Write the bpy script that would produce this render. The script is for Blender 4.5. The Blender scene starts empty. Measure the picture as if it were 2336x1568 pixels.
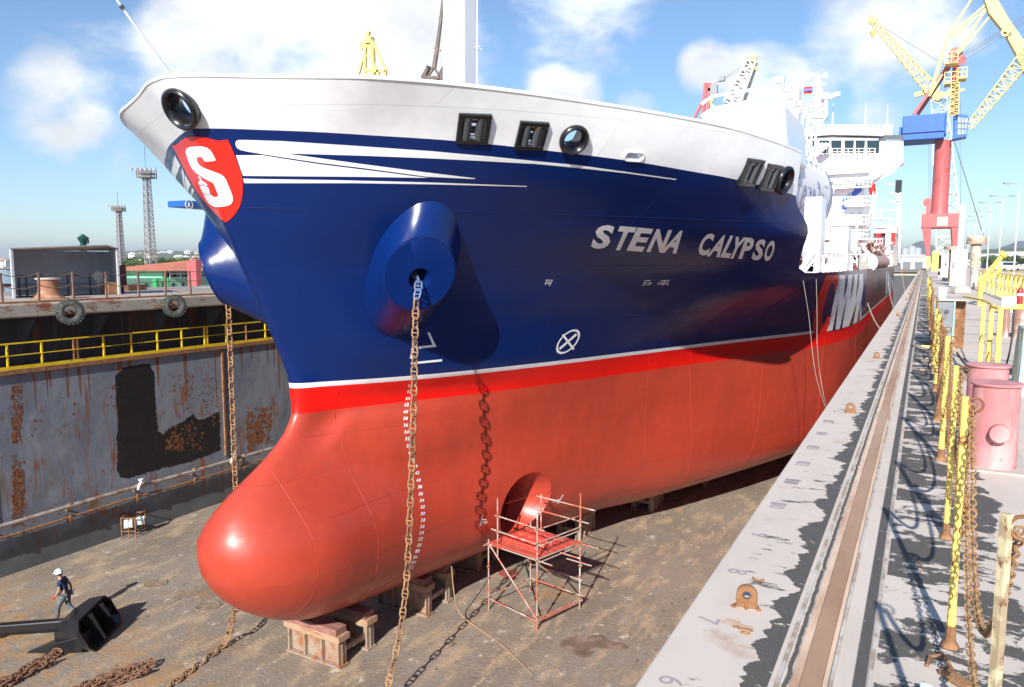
import bpy, bmesh, math, random
from math import *
from mathutils import Vector, Matrix, noise
from mathutils.bvhtree import BVHTree
from mathutils.geometry import tessellate_polygon
random.seed(7)
S=bpy.context.scene
COL=S.collection
V=Vector
# ---------------------------------------------------------------- camera measurements (photo units 2336 x 1568)
FX=1752.;PX,PY=1168.,784.;CAM=V((0,0,11.8))
PIT=atan(184/1752.);YAW=atan(941*cos(PIT)/1752.)
_fh=V((-sin(YAW),cos(YAW),0));_R=V((cos(YAW),sin(YAW),0));_Z=V((0,0,1))
_F=_fh*cos(PIT)-_Z*sin(PIT);_U=_fh*sin(PIT)+_Z*cos(PIT)
def ray(x,y): return _F+_R*((x-PX)/FX)-_U*((y-PY)/FX)
def AZ(x,y,z):
    d=ray(x,y);return CAM+d*((z-CAM.z)/d.z)
def AX(x,y,X):
    d=ray(x,y);return CAM+d*(X/d.x)
def AY(x,y,Y):
    d=ray(x,y);return CAM+d*(Y/d.y)
def PRJ(p):
    v=V(p)-CAM;z=v.dot(_F);return (PX+FX*v.dot(_R)/z,PY-FX*v.dot(_U)/z)
def inpoly(x,y,P):
    c=False
    for i in range(len(P)):
        (x0,y0),(x1,y1)=P[i-1],P[i]
        if (y0>y)!=(y1>y) and x<(x1-x0)*(y-y0)/(y1-y0)+x0: c=not c
    return c
DECK=10.1;FARDECK=10.3;KZ=1.3;XC=-15.36
# ---------------------------------------------------------------- materials
def sm(x): return x
def N(nt,t,loc=None,**k):
    n=nt.nodes.new(t)
    for a,b in k.items(): setattr(n,a,b)
    return n
def rgba(c): return (c[0],c[1],c[2],1)
MATS={}
def M(name,c,rough=.55,metal=0.,c2=None,s=1.5,thr=(.5,.6),st=(1,1,1),bump=0.,bs=30.,coat=0.,var=.12,c3=None,s3=8.,thr3=(.6,.66),st3=(1,1,1),emis=None,spec=.5,alpha=1):
    if name in MATS: return MATS[name]
    m=bpy.data.materials.new(name);m.use_nodes=True;nt=m.node_tree;L=nt.links.new
    b=nt.nodes['Principled BSDF'];b.inputs['Roughness'].default_value=rough;b.inputs['Metallic'].default_value=metal
    b.inputs['Coat Weight'].default_value=coat;b.inputs['Coat Roughness'].default_value=.08
    b.inputs['Specular IOR Level'].default_value=spec
    tc=N(nt,'ShaderNodeTexCoord')
    def noi(sc,stt,det=6,ro=.6):
        mp=N(nt,'ShaderNodeMapping');mp.inputs['Scale'].default_value=stt;L(tc.outputs['Object'],mp.inputs['Vector'])
        n=N(nt,'ShaderNodeTexNoise');n.inputs['Scale'].default_value=sc;n.inputs['Detail'].default_value=det;n.inputs['Roughness'].default_value=ro
        L(mp.outputs[0],n.inputs['Vector']);return n
    # base value variation
    n0=noi(2.3,(1,1,1));mr=N(nt,'ShaderNodeMapRange');mr.inputs['From Min'].default_value=.3;mr.inputs['From Max'].default_value=.7
    mr.inputs['To Min'].default_value=1-var;mr.inputs['To Max'].default_value=1+var;L(n0.outputs['Fac'],mr.inputs['Value'])
    mul=N(nt,'ShaderNodeVectorMath',operation='SCALE');mul.inputs[0].default_value=c[:3];L(mr.outputs[0],mul.inputs['Scale'])
    out=mul.outputs[0]
    for cc,ss,tt,stt in ((c2,s,thr,st),(c3,s3,thr3,st3)):
        if cc is None: continue
        n=noi(ss,stt,8,.65);r=N(nt,'ShaderNodeMapRange');r.inputs['From Min'].default_value=tt[0];r.inputs['From Max'].default_value=tt[1]
        L(n.outputs['Fac'],r.inputs['Value'])
        mx=N(nt,'ShaderNodeMix',data_type='RGBA');L(r.outputs[0],mx.inputs['Factor']);L(out,mx.inputs['A']);mx.inputs['B'].default_value=rgba(cc);out=mx.outputs['Result']
    L(out,b.inputs['Base Color'])
    if bump>0:
        n=noi(bs,(1,1,1),5);bp=N(nt,'ShaderNodeBump');bp.inputs['Strength'].default_value=bump;bp.inputs['Distance'].default_value=.02
        L(n.outputs['Fac'],bp.inputs['Height']);L(bp.outputs[0],b.inputs['Normal'])
    if emis: b.inputs['Emission Color'].default_value=rgba(emis);b.inputs['Emission Strength'].default_value=1
    MATS[name]=m;return m
# ---------------------------------------------------------------- mesh builder
class MB:
    def __init__(s): s.v=[];s.f=[];s.m=[];s.mi=0
    def add(s,vs,fs):
        o=len(s.v);s.v+= [tuple(p) for p in vs];s.f+=[tuple(i+o for i in f) for f in fs];s.m+=[s.mi]*len(fs);return s
    def box(s,c,d,rz=0,mat=None,tp=1.0):
        hx,hy,hz=d[0]/2,d[1]/2,d[2]/2
        vs=[V((x*hx*(tp if z>0 else 1),y*hy*(tp if z>0 else 1),z*hz)) for z in(-1,1) for y in(-1,1) for x in(-1,1)]
        R=Matrix.Rotation(rz,3,'Z') if mat is None else mat
        vs=[R@p+V(c) for p in vs]
        return s.add(vs,[(0,2,3,1),(4,5,7,6),(0,1,5,4),(2,6,7,3),(0,4,6,2),(1,3,7,5)])
    def bx(s,x0,x1,y0,y1,z0,z1): return s.box(((x0+x1)/2,(y0+y1)/2,(z0+z1)/2),(x1-x0,y1-y0,z1-z0))
    def bar(s,p,q,w,h=None,up=(0,0,1)):
        p,q=V(p),V(q);h=h or w;d=(q-p);L=d.length
        if L<1e-6:return s
        d/=L;u=V(up)
        if abs(d.dot(u))>.97:u=V((1,0,0))
        a=d.cross(u).normalized();b=a.cross(d)
        vs=[]
        for e in (p,q):
            for i,j in((-1,-1),(1,-1),(1,1),(-1,1)): vs.append(e+a*i*w/2+b*j*h/2)
        return s.add(vs,[(3,2,1,0),(4,5,6,7),(0,1,5,4),(1,2,6,5),(2,3,7,6),(3,0,4,7)])
    def tube(s,pts,r,n=8,cap=True,closed=False):
        pts=[V(p) for p in pts];k=len(pts);rr=r if isinstance(r,(list,tuple)) else [r]*k
        rings=[];prev=None
        for i,p in enumerate(pts):
            if closed: d=pts[(i+1)%k]-pts[i-1]
            else: d=pts[min(i+1,k-1)]-pts[max(i-1,0)]
            if d.length<1e-9:d=V((0,0,1))
            d.normalize()
            if prev is None:
                u=V((0,0,1)) if abs(d.z)<.9 else V((1,0,0));a=d.cross(u).normalized()
            else: a=(prev-d*prev.dot(d));a=a.normalized() if a.length>1e-6 else d.orthogonal().normalized()
            prev=a;b=d.cross(a)
            rings.append([p+(a*cos(2*pi*j/n)+b*sin(2*pi*j/n))*rr[i] for j in range(n)])
        vs=[q for R in rings for q in R];fs=[]
        for i in range(k if closed else k-1):
            i2=(i+1)%k
            for j in range(n): fs.append((i*n+j,i*n+(j+1)%n,i2*n+(j+1)%n,i2*n+j))
        if cap and not closed: fs.append(tuple(range(n-1,-1,-1)));fs.append(tuple((k-1)*n+j for j in range(n)))
        return s.add(vs,fs)
    def lathe(s,prof,c=(0,0,0),n=24,mat=None,a0=0,a1=2*pi,cap=True):
        # prof list (r,z)
        R=mat or Matrix.Identity(3);vs=[];full=abs(a1-a0-2*pi)<1e-6;m=n if full else n+1
        for r,z in prof:
            for j in range(m):
                a=a0+(a1-a0)*j/n;vs.append(R@V((r*cos(a),r*sin(a),z))+V(c))
        fs=[]
        for i in range(len(prof)-1):
            for j in range(n): 
                j2=(j+1)%m;fs.append((i*m+j,i*m+j2,(i+1)*m+j2,(i+1)*m+j))
        if cap and full:
            fs.append(tuple(range(m-1,-1,-1)));fs.append(tuple((len(prof)-1)*m+j for j in range(m)))
        return s.add(vs,fs)
    def prism(s,poly,e):
        # poly list of 3D points, extrude by vector e
        n=len(poly);e=V(e);vs=[V(p) for p in poly]+[V(p)+e for p in poly]
        return s.add(vs,[tuple(range(n-1,-1,-1)),tuple(range(n,2*n))]+[(i,(i+1)%n,(i+1)%n+n,i+n) for i in range(n)])
    def grid(s,rows):
        n=len(rows[0]);vs=[p for r in rows for p in r];fs=[]
        for i in range(len(rows)-1):
            for j in range(n-1): fs.append((i*n+j,i*n+j+1,(i+1)*n+j+1,(i+1)*n+j))
        return s.add(vs,fs)
ORG={}
def smooth_by(me,ang):
    me.shade_smooth()
    try: me.set_sharp_from_angle(angle=ang)
    except Exception: pass
def obj(name,mb,mat,parent=None,smooth=None,bevel=0.,fixn=True,doubles=0.,label=None,loc=None):
    org=ORG.get(parent.name,V((0,0,0))) if parent else V((0,0,0))
    if parent is None and loc is not None: org=V(loc)
    me=bpy.data.meshes.new(name)
    me.from_pydata([tuple(V(p)-org) for p in mb.v],[],mb.f)
    ms=mat if isinstance(mat,(list,tuple)) else [mat]
    for m in ms: me.materials.append(m)
    if len(ms)>1: me.polygons.foreach_set('material_index',mb.m)
    if fixn or doubles:
        bm=bmesh.new();bm.from_mesh(me)
        if doubles: bmesh.ops.remove_doubles(bm,verts=bm.verts,dist=doubles)
        if fixn: bmesh.ops.recalc_face_normals(bm,faces=bm.faces)
        bm.to_mesh(me);bm.free()
    o=bpy.data.objects.new(name,me);COL.objects.link(o)
    if smooth is not None: smooth_by(me,radians(smooth))
    if bevel:
        b=o.modifiers.new('bevel','BEVEL');b.width=bevel;b.segments=2;b.limit_method='ANGLE'
    if parent: o.parent=parent;ORG[o.name]=org
    else: o.location=org;ORG[o.name]=org
    if label:o['label']=label
    return o
def tag(o,label,cat,group=None,kind=None):
    if kind: o['kind']=kind
    if label:o['label']=label
    if cat:o['category']=cat
    if group:o['group']=group
    return o
def thing(name,label,cat,loc=(0,0,0),group=None):
    o=bpy.data.objects.new(name,None);COL.objects.link(o);o.location=loc;o.empty_display_size=.3
    ORG[o.name]=V(loc);return tag(o,label,cat,group)
def struct(name,mb,m,**k):
    o=obj(name,mb,m,**k);o['kind']='structure';return o
def dup(root,loc,rz=0,label=None,group=None,scale=None):
    r=root.copy();COL.objects.link(r);r.location=loc;r.rotation_euler=(0,0,rz)
    if scale: r.scale=(scale,)*3
    if label:r['label']=label
    if group:r['group']=group
    for ch in list(root.children):
        c=ch.copy();COL.objects.link(c);c.parent=r
        for g in list(ch.children):
            d=g.copy();COL.objects.link(d);d.parent=c
    return r
def lerp(a,b,t): return a+(b-a)*t
def catmull(pts,k=6):
    pts=[V(p) for p in pts];out=[]
    for i in range(len(pts)-1):
        p0=pts[max(i-1,0)];p1=pts[i];p2=pts[i+1];p3=pts[min(i+2,len(pts)-1)]
        for j in range(k):
            t=j/k;out.append(.5*((2*p1)+(p2-p0)*t+(2*p0-5*p1+4*p2-p3)*t*t+(3*p1-p0-3*p2+p3)*t**3))
    out.append(pts[-1]);return out
def lattice(mb,p,q,w0,w1,n,r,up=(0,0,1),rb=None,tri=False):
    """lattice boom / tower between p and q: corner chords, rungs and diagonals"""
    p,q=V(p),V(q);d=(q-p).normalized();u=V(up)
    if abs(d.dot(u))>.97:u=V((1,0,0))
    a=d.cross(u).normalized();b=a.cross(d);rb=rb or r*.6
    cs=[(-1,-1),(1,-1),(1,1),(-1,1)] if not tri else [(-1,-.7),(1,-.7),(0,1)]
    def P(i,c):
        t=i/n;w=lerp(w0,w1,t)/2;return p.lerp(q,t)+a*c[0]*w+b*c[1]*w
    for c in cs: mb.bar(P(0,c),P(n,c),r*2)
    for i in range(n+1):
        for k in range(len(cs)): mb.bar(P(i,cs[k]),P(i,cs[(k+1)%len(cs)]),rb*2)
    for i in range(n):
        for k in range(len(cs)):
            c0,c1=cs[k],cs[(k+1)%len(cs)]
            if i%2: c0,c1=c1,c0
            mb.bar(P(i,c0),P(i+1,c1),rb*2)
    return mb
# ---------------------------------------------------------------- palette
WHITE=M('white_paint',(.80,.81,.82),.35,coat=.2,var=.03,c2=(.55,.5,.42),s=1.2,thr=(.68,.8),st=(1,1,.3))
SHIPW=M('ship_white',(.84,.84,.85),.25,coat=.5,var=.02)
RUST=M('rust',(.20,.085,.035),.85,c2=(.33,.17,.08),s=6,thr=(.4,.6),bump=.5,bs=60,var=.3)
DARKRUST=M('dark_rust',(.10,.045,.025),.85,c2=(.2,.1,.05),s=5,thr=(.45,.6),bump=.5,bs=60,var=.3)
YEL=M('yellow_paint',(.84,.60,.13),.45,c2=(.3,.13,.04),s=9,thr=(.6,.66),var=.1,bump=.1)
YEL2=M('rusty_yellow_paint',(.82,.58,.14),.55,c2=(.28,.12,.04),s=9,thr=(.54,.60),var=.15,bump=.3)
BLACK=M('black_paint',(.012,.012,.014),.28,coat=.4,var=.2)
GREY=M('grey_steel',(.27,.29,.31),.5,c2=(.22,.11,.06),s=4,thr=(.6,.68))
DGREY=M('dark_steel',(.07,.075,.085),.5,c2=(.14,.07,.04),s=3,thr=(.6,.7))
GLASS=M('dark_glass',(.015,.03,.035),.08,spec=.8,var=.05)
REDP=M('crane_red',(.50,.11,.11),.5,c2=(.3,.06,.04),s=.8,thr=(.55,.7),var=.12)
BLUEP=M('crane_blue',(.018,.11,.40),.45,c2=(.05,.06,.09),s=.9,thr=(.62,.72),var=.1)
CRY=M('crane_yellow',(.78,.62,.20),.5,c2=(.5,.3,.06),s=1.5,thr=(.58,.7),var=.1)
CONC=M('concrete',(.52,.47,.42),.85,c2=(.36,.31,.26),s=1.2,thr=(.45,.7),bump=.2,bs=40)
RUBBER=M('rubber',(.055,.06,.055),.8,var=.3,bump=.3,bs=40,c2=(.14,.15,.13),s=5,thr=(.5,.7))
WOOD=M('timber',(.26,.11,.09),.8,c2=(.34,.2,.15),s=4,thr=(.45,.65),st=(1,8,8),bump=.3,bs=30)
SUN_AZ=100;SUN_EL=29;SUN_E=5.0;SKY_S=.10;SKY_DUST=.05;CLOUD=.85;EXPO=.66

def pchip(xs,ys):
    n=len(xs);h=[xs[i+1]-xs[i] for i in range(n-1)];d=[(ys[i+1]-ys[i])/h[i] for i in range(n-1)]
    m=[0]*n
    for i in range(1,n-1):
        if d[i-1]*d[i]>0:
            w1=2*h[i]+h[i-1];w2=h[i]+2*h[i-1];m[i]=(w1+w2)/(w1/d[i-1]+w2/d[i])
    m[0]=d[0];m[-1]=d[-1]
    def f(x):
        if x<=xs[0]:return ys[0]
        if x>=xs[-1]:return ys[-1]
        i=0
        while x>xs[i+1]:i+=1
        t=(x-xs[i])/h[i];t2=t*t;t3=t2*t
        return (2*t3-3*t2+1)*ys[i]+(t3-2*t2+t)*h[i]*m[i]+(-2*t3+3*t2)*ys[i+1]+(t3-t2)*h[i]*m[i+1]
    return f
# stem profile Y0(z)
stemY=pchip([1.30,1.42,1.75,2.3,3.1,3.9,4.6,5.2,5.7,6.2,6.7,7.15,7.7,8.4,9.5,10.6,11.7,12.8,13.9,14.7,15.36,16.0],
            [17.4,16.5,15.4,14.3,13.3,12.85,12.75,13.05,13.5,14.25,15.0,15.5,15.8,15.76,15.35,14.8,14.25,13.69,13.25,12.97,12.51,12.03])
noseW=pchip([1.30,1.42,1.75,2.3,3.1,3.9,4.6,5.2,5.7,6.2,6.7,7.15,7.7,8.4,11,13,14.7,16],
            [.25,.5,1.0,1.6,2.0,2.1,1.9,1.5,1.1,.75,.5,.4,.35,.35,.4,.4,.4,.5])
noseL=pchip([1.3,4,5.5,6.7,7.7,8.4,13,14.7,16],[3.2,3.1,3,2,.7,.5,.5,.5,.45])
TAB={ # z: (tau offset base Y, [(Y,b)])
1.30:(15.5,[(15.5,0),(20.5,.9),(23.2,1.6),(28.8,3.1),(32.2,4.8),(38.4,7.3),(44.1,9.2),(48,10.0),(54,10.4),(62,10.5)]),
1.75:(15.3,[(15.3,0),(20.5,1.5),(23.2,2.2),(28.8,3.9),(32.2,5.7),(38.4,8.3),(44.1,10.3),(48,11.2),(54,11.6),(62,11.75)]),
2.6:(15.0,[(15,0),(20.5,1.9),(23.2,2.75),(28.8,4.7),(32.2,6.4),(38.4,9.2),(44.1,11.1),(48,11.8),(54,12.0),(62,12.1)]),
4.5:(14.8,[(14.8,0),(18.6,1.1),(20.5,1.9),(23.2,3.1),(28.8,5.2),(32.2,6.9),(38.4,9.6),(44.1,11.4),(48,11.95),(54,12.1),(62,12.1)]),
6.5:(15.0,[(15,0),(16.6,.7),(18.6,1.7),(23.2,3.5),(28.8,5.75),(32.9,7.5),(40.6,10.5),(45,11.7),(50,12.05),(54,12.1),(62,12.1)]),
7.9:(15.78,[(15.78,0),(16.6,.5),(18.6,1.65),(23.7,4.15),(27.7,5.65),(32.9,7.6),(40.6,10.6),(43.5,11.4),(50,12.05),(54,12.1),(62,12.1)]),
8.4:(15.76,[(15.76,0),(16.43,.57),(17.5,1.41),(19.3,2.52),(23.7,4.43),(27.7,5.88),(32.9,7.8),(40.6,10.75),(43.5,11.5),(50,12.1),(62,12.1)]),
9.8:(15.2,[(15.2,0),(15.8,.75),(17,1.9),(19,3.0),(22.5,4.7),(26.5,6.5),(31,8.4),(38,11.0),(43,11.8),(50,12.1),(60,12.1)]),
11.35:(14.42,[(14.42,0),(15,.75),(16,1.75),(18,3.3),(21,5.2),(24,6.9),(27,8.5),(31,11.0),(36,11.85),(45,12.1),(60,12.1)]),
13.0:(13.6,[(13.6,0),(14.1,.75),(15,2.1),(17,4.1),(19.5,6.2),(22,8.1),(25,10.0),(28.5,11.75),(33,12.0),(45,12.1),(60,12.1)]),
14.7:(12.97,[(12.97,0),(13.2,.6),(13.6,1.4),(14.05,2.25),(14.95,3.6),(16.0,5.1),(18.1,7.2),(19.8,8.6),(21.4,9.6),(23,10.5),(26.8,11.65),(30,12),(36,12.1),(60,12.1)]),
16.0:(12.03,[(12.03,0),(12.2,.7),(12.55,1.45),(12.95,2.25),(13.35,3.15),(13.9,4.4),(15.6,6.35),(18.4,8.5),(19.8,9.4),(21.5,10.4),(23.7,11.1),(26.6,11.75),(30,12.0),(60,12.1)]),
}
ZK=sorted(TAB)
FN={z:(TAB[z][0],pchip([a for a,_ in TAB[z][1]],[b for _,b in TAB[z][1]])) for z in ZK}
_c={}
def bmain(Y,z):
    # tau relative to the stem line; taper shift away as Y grows
    y0=stemY(z) if z>7.5 else None
    vals=[]
    for zk in ZK:
        o,f=FN[zk]
        base=y0 if y0 is not None else o
        # shift so curves share their start
        if z>7.5:
            sh=(o-y0)*max(0,1-(Y-y0)/14.)
            vals.append(f(Y+sh))
        else: vals.append(f(Y))
    return pchip(ZK,vals)(z)
def hb(Y,z):
    y0=stemY(z)
    if Y<=y0:return 0.
    W=noseW(z);L=noseL(z);s=min(1,(Y-y0)/L)
    b1=W*sqrt(max(0,1-(1-s)**2))
    b2=max(0,bmain(Y,z))
    if z<7.5: 
        b2*=min(1,(Y-y0)/1.5)
    n=3.0
    return (b1**n+b2**n)**(1/n) if z<7.5 else max((b1**n+b2**n)**(1/n)*1.0,0)

# ================================================================ SHIP
ship=thing('tanker_ship','large tanker in dry dock with blue and red hull, white superstructure and bulbous bow','ship',(XC,70,KZ))
def zsheer(Y): return 15.98-.045*(Y-12.05)
def zbound(Y): return 14.95-.068*(Y-12.8)
YB=pchip([11.4,11.6,12,13,14,15.5],[32.0,30.9,30.2,28.5,26.9,26.6])
MD=11.4
ZL=[1.30,1.33,1.38,1.46,1.58,1.75,2.0,2.3,2.65,3.0,3.4,3.8,4.2,4.6,5.0,5.3,5.6,5.9,6.2,6.5,6.8,7.1,7.4,7.6,7.85,8.1,8.33,8.47,8.75,9.1,9.5,9.9,10.3,10.7,11.05,MD]
NJ=64
def rowcurve(zf,yb):
    y0=stemY(zf(13.0))
    for _ in range(6): y0=stemY(zf(y0))
    pts=[]
    for j in range(NJ+1):
        t=(j/NJ);Y=y0+(yb-y0)*(t**1.9 if True else t)
        z=zf(Y)
        # stay on the same function near the stem
        b=hb(Y,z) if j else 0.
        pts.append((Y,b,z))
    return pts
AFT=[33,34,35,36,37,38,39,40,41,42,43,44,45,46,47,48,49,50,51.5,53,54.5,56,58,60,63,66,74,84,96,108,116,122,126,129,131]
def aftb(Y,z):
    b=hb(min(Y,61),z)
    if Y>104:
        t=(Y-104)/27.;k=1-.16*t*t
        zk=KZ+max(0,(Y-112))*.22     # stern rise
        if z<zk+2.5: k*=max(.05,min(1,(z-zk)/2.5)) if z>zk else .05
        b*=k
    return b
rows=[]
for z in ZL:
    r=rowcurve(lambda Y,z=z:z,32.0)
    r+=[(Y,aftb(Y,z),z) for Y in AFT];rows.append(r)
nlow=len(ZL)
NU=12
up=[]
for k in range(1,NU+1):
    f=k/NU
    zf=lambda Y,f=f: lerp(MD,zbound(Y),f)
    yb=32.0
    for _ in range(8): yb=YB(zf(yb))
    up.append(rowcurve(zf,yb))
mb=MB();vid={}
def vx(side,i,j,p):
    key=(0 if (j==0) else side,i,j)
    if key in vid:return vid[key]
    mb.v.append((XC+side*p[1],p[0],p[2]));vid[key]=len(mb.v)-1;return vid[key]
allrows=rows+up
def mid_of(i):
    if i>=nlow: return 0
    z=ZL[i]
    return 3 if z<7.6-1e-6 else 2 if z<8.33-1e-6 else 1 if z<8.47-1e-6 else 0
mb.m=[]
def addf(f,m): mb.f.append(f);mb.m.append(m)
for side in (1,-1):
    for i in range(len(allrows)-1):
        ra,rb=allrows[i],allrows[i+1]
        n=min(len(ra),len(rb))
        for j in range(n-1):
            q=(vx(side,i,j,ra[j]),vx(side,i,j+1,ra[j+1]),vx(side,i+1,j+1,rb[j+1]),vx(side,i+1,j,rb[j]))
            if side<0:q=q[::-1]
            q2=[]
            for a in q:
                if a not in q2:q2.append(a)
            mi=mid_of(i)
            if mi==0 and i<nlow and ra[j][0]>53: mi=6
            if len(q2)>2: addf(tuple(q2),mi)
def capstrip(i,j0,j1,m,flip):
    r=allrows[i]
    for j in range(j0,j1):
        q=[vx(1,i,j,r[j]),vx(1,i,j+1,r[j+1]),vx(-1,i,j+1,r[j+1]),vx(-1,i,j,r[j])]
        q2=[]
        for a in q:
            if a not in q2:q2.append(a)
        addf(tuple(q2),m)
capstrip(0,0,len(rows[0])-1,3,0)              # flat bottom
capstrip(nlow-1,NJ,len(rows[0])-1,4,0)        # main deck
capstrip(len(allrows)-1,0,NJ,4,0)             # forecastle deck
jl=len(rows[0])-1
for i in range(nlow-1):                         # transom
    addf((vx(1,i,jl,rows[i][jl]),vx(1,i+1,jl,rows[i+1][jl]),vx(-1,i+1,jl,rows[i+1][jl]),vx(-1,i,jl,rows[i][jl])),mid_of(i))
for i in range(nlow-1,len(allrows)-1):          # break bulkhead
    a,b=allrows[i],allrows[i+1]
    addf((vx(1,i,NJ,a[NJ]),vx(-1,i,NJ,a[NJ]),vx(-1,i+1,NJ,b[NJ]),vx(1,i+1,NJ,b[NJ])),5)
def hullmat(name,c,rough,coat,w=.35,c2=None,thr=(.5,.7),st=(1,1,1),s=.5,sp=.35):
    m=M(name,c,rough,coat=coat,var=.05,c2=c2,thr=thr,st=st,s=s);nt=m.node_tree;L=nt.links.new
    b=nt.nodes['Principled BSDF'];tc=N(nt,'ShaderNodeTexCoord')
    n=N(nt,'ShaderNodeTexNoise');n.inputs['Scale'].default_value=.55;n.inputs['Detail'].default_value=3;L(tc.outputs['Object'],n.inputs['Vector'])
    n2=N(nt,'ShaderNodeTexNoise');n2.inputs['Scale'].default_value=26;n2.inputs['Detail'].default_value=2;L(tc.outputs['Object'],n2.inputs['Vector'])
    # plate to plate tone differences and fine joints
    sx=N(nt,'ShaderNodeSeparateXYZ');L(tc.outputs['Object'],sx.inputs[0]);cb=N(nt,'ShaderNodeCombineXYZ');L(sx.outputs['Y'],cb.inputs[0]);L(sx.outputs['Z'],cb.inputs[1])
    bk=N(nt,'ShaderNodeTexBrick');bk.inputs['Scale'].default_value=1;bk.inputs['Brick Width'].default_value=7.3;bk.inputs['Row Height'].default_value=2.35;bk.inputs['Mortar Size'].default_value=.008;bk.inputs['Color1'].default_value=(.93,.93,.93,1);bk.inputs['Color2'].default_value=(1.04,1.04,1.04,1);bk.inputs['Mortar'].default_value=(.80,.80,.80,1);L(cb.outputs[0],bk.inputs['Vector'])
    src=b.inputs['Base Color'].links[0].from_socket;mm=N(nt,'ShaderNodeMix',data_type='RGBA');mm.blend_type='MULTIPLY';mm.inputs['Factor'].default_value=1;L(src,mm.inputs['A']);L(bk.outputs['Color'],mm.inputs['B']);L(mm.outputs['Result'],b.inputs['Base Color'])
    b.inputs['Specular IOR Level'].default_value=sp
    bp=N(nt,'ShaderNodeBump');bp.inputs['Strength'].default_value=w;bp.inputs['Distance'].default_value=.25;L(n.outputs['Fac'],bp.inputs['Height'])
    b2=N(nt,'ShaderNodeBump');b2.inputs['Strength'].default_value=.10;b2.inputs['Distance'].default_value=.004;L(n2.outputs['Fac'],b2.inputs['Height']);L(bp.outputs[0],b2.inputs['Normal'])
    L(b2.outputs[0],b.inputs['Normal']);L(bp.outputs[0],b.inputs['Coat Normal'])
    return m
BLUE=hullmat('hull_blue',(.002,.018,.118),.24,.0,.15)
LINEW=hullmat('waterline_white',(.82,.82,.82),.35,.2,.2)
BOOT=hullmat('boot_top_red',(.80,.008,.004),.42,.05,.15)
ANTI=hullmat('antifouling_red',(.48,.055,.028),.37,.0,.26,c2=(.41,.05,.03),thr=(.42,.75),st=(1,1,.35),s=.8,sp=.6)
DECKM=M('deck_red',(.35,.07,.045),.6)
BULKW=hullmat('bulwark_white',(.93,.93,.94),.35,.1,.10)
TOPR=hullmat('topside_old_red',(.17,.045,.036),.38,.0,.3,c2=(.12,.09,.085),thr=(.42,.62),st=(1,.5,.25),s=.5)
hull=obj('hull',mb,[BLUE,LINEW,BOOT,ANTI,DECKM,SHIPW,TOPR],ship,doubles=1e-5)
# thruster opening cut into the hull
def booldiff(o,cutters,mats=()):
    for cm in cutters:
        co=bpy.data.objects.new('cut',cm);COL.objects.link(co)
        md=o.modifiers.new('b','BOOLEAN');md.operation='DIFFERENCE';md.solver='EXACT';md.object=co
    bpy.context.view_layer.update()
    dg=bpy.context.evaluated_depsgraph_get()
    me=bpy.data.meshes.new_from_object(o.evaluated_get(dg))
    for md in list(o.modifiers):
        co=md.object;o.modifiers.remove(md);bpy.data.objects.remove(co)
    o.data=me;return me
def cutmesh(mbx,org,mat=None):
    me=bpy.data.meshes.new('c');me.from_pydata([tuple(V(p)) for p in mbx.v],[],mbx.f)
    bm=bmesh.new();bm.from_mesh(me);bmesh.ops.recalc_face_normals(bm,faces=bm.faces);bm.to_mesh(me);bm.free()
    if mat:
        for _ in range(4): me.materials.append(mat)
    return me
def bvh_of(o):
    org=ORG[o.name]
    vs=[v.co+org for v in o.data.vertices];return BVHTree.FromPolygons(vs,[tuple(p.vertices) for p in o.data.polygons])
BV0=bvh_of(hull)
def cast(bv,x,y):
    d=ray(x,y).normalized();p,n,i,t=bv.ray_cast(CAM,d)
    if p is None:return None
    if n.dot(d)>0:n=-n
    return p,n
pt,nt_=cast(BV0,1193,1158)
THY,THZ=pt.y,pt.z
print('thruster at',tuple(pt),tuple(nt_))
axis=V((1,0,0));Mx=Matrix.Rotation(pi/2,3,'Y')
c1=MB();c1.lathe([(.98,-4.0),(.98,-.55),(1.18,.0),(1.5,.9)],(pt.x+.0,THY,THZ),48,mat=Mx)
booldiff(hull,[cutmesh(c1,ORG[hull.name],None)])
hull.data.update()
bmx=bmesh.new();bmx.from_mesh(hull.data);bmesh.ops.recalc_face_normals(bmx,faces=bmx.faces);bmx.to_mesh(hull.data);bmx.free()
# faces made by the cut are inside the recess: antifouling red
for p in hull.data.polygons:
    c=p.center+ORG[hull.name]
    if (V((0,c.y,c.z))-V((0,THY,THZ))).length<1.6 and c.x<pt.x+1.5: p.material_index=3
smooth_by(hull.data,radians(38))
tt=MB()
tt.lathe([(.97,-1.0),(.97,-.96),(.78,-.96),(.78,-1.0)],(pt.x,THY,THZ),40,mat=Mx,cap=False)
for k in range(8):
    a=2*pi*k/8;d=V((0,cos(a),sin(a)));tt.box(V((pt.x-.9,THY,THZ))+d*.86,(.1,.08,.08))
obj('thruster_tunnel_ring',tt,ANTI,ship,smooth=40)
tt=MB();tt.lathe([(.2,-1.9),(.24,-1.6),(.16,-1.3),(.02,-1.2)],(pt.x,THY,THZ),20,mat=Mx)
for k in range(4):
    a=2*pi*k/4+.4;d=V((0,cos(a),sin(a)));tt.bar(V((pt.x-1.6,THY,THZ))+d*.15,V((pt.x-1.55,THY,THZ))+d*.85,.34,.04,up=(1,.7,.2))
obj('thruster_propeller',tt,DARKRUST,ship,smooth=30)
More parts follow.
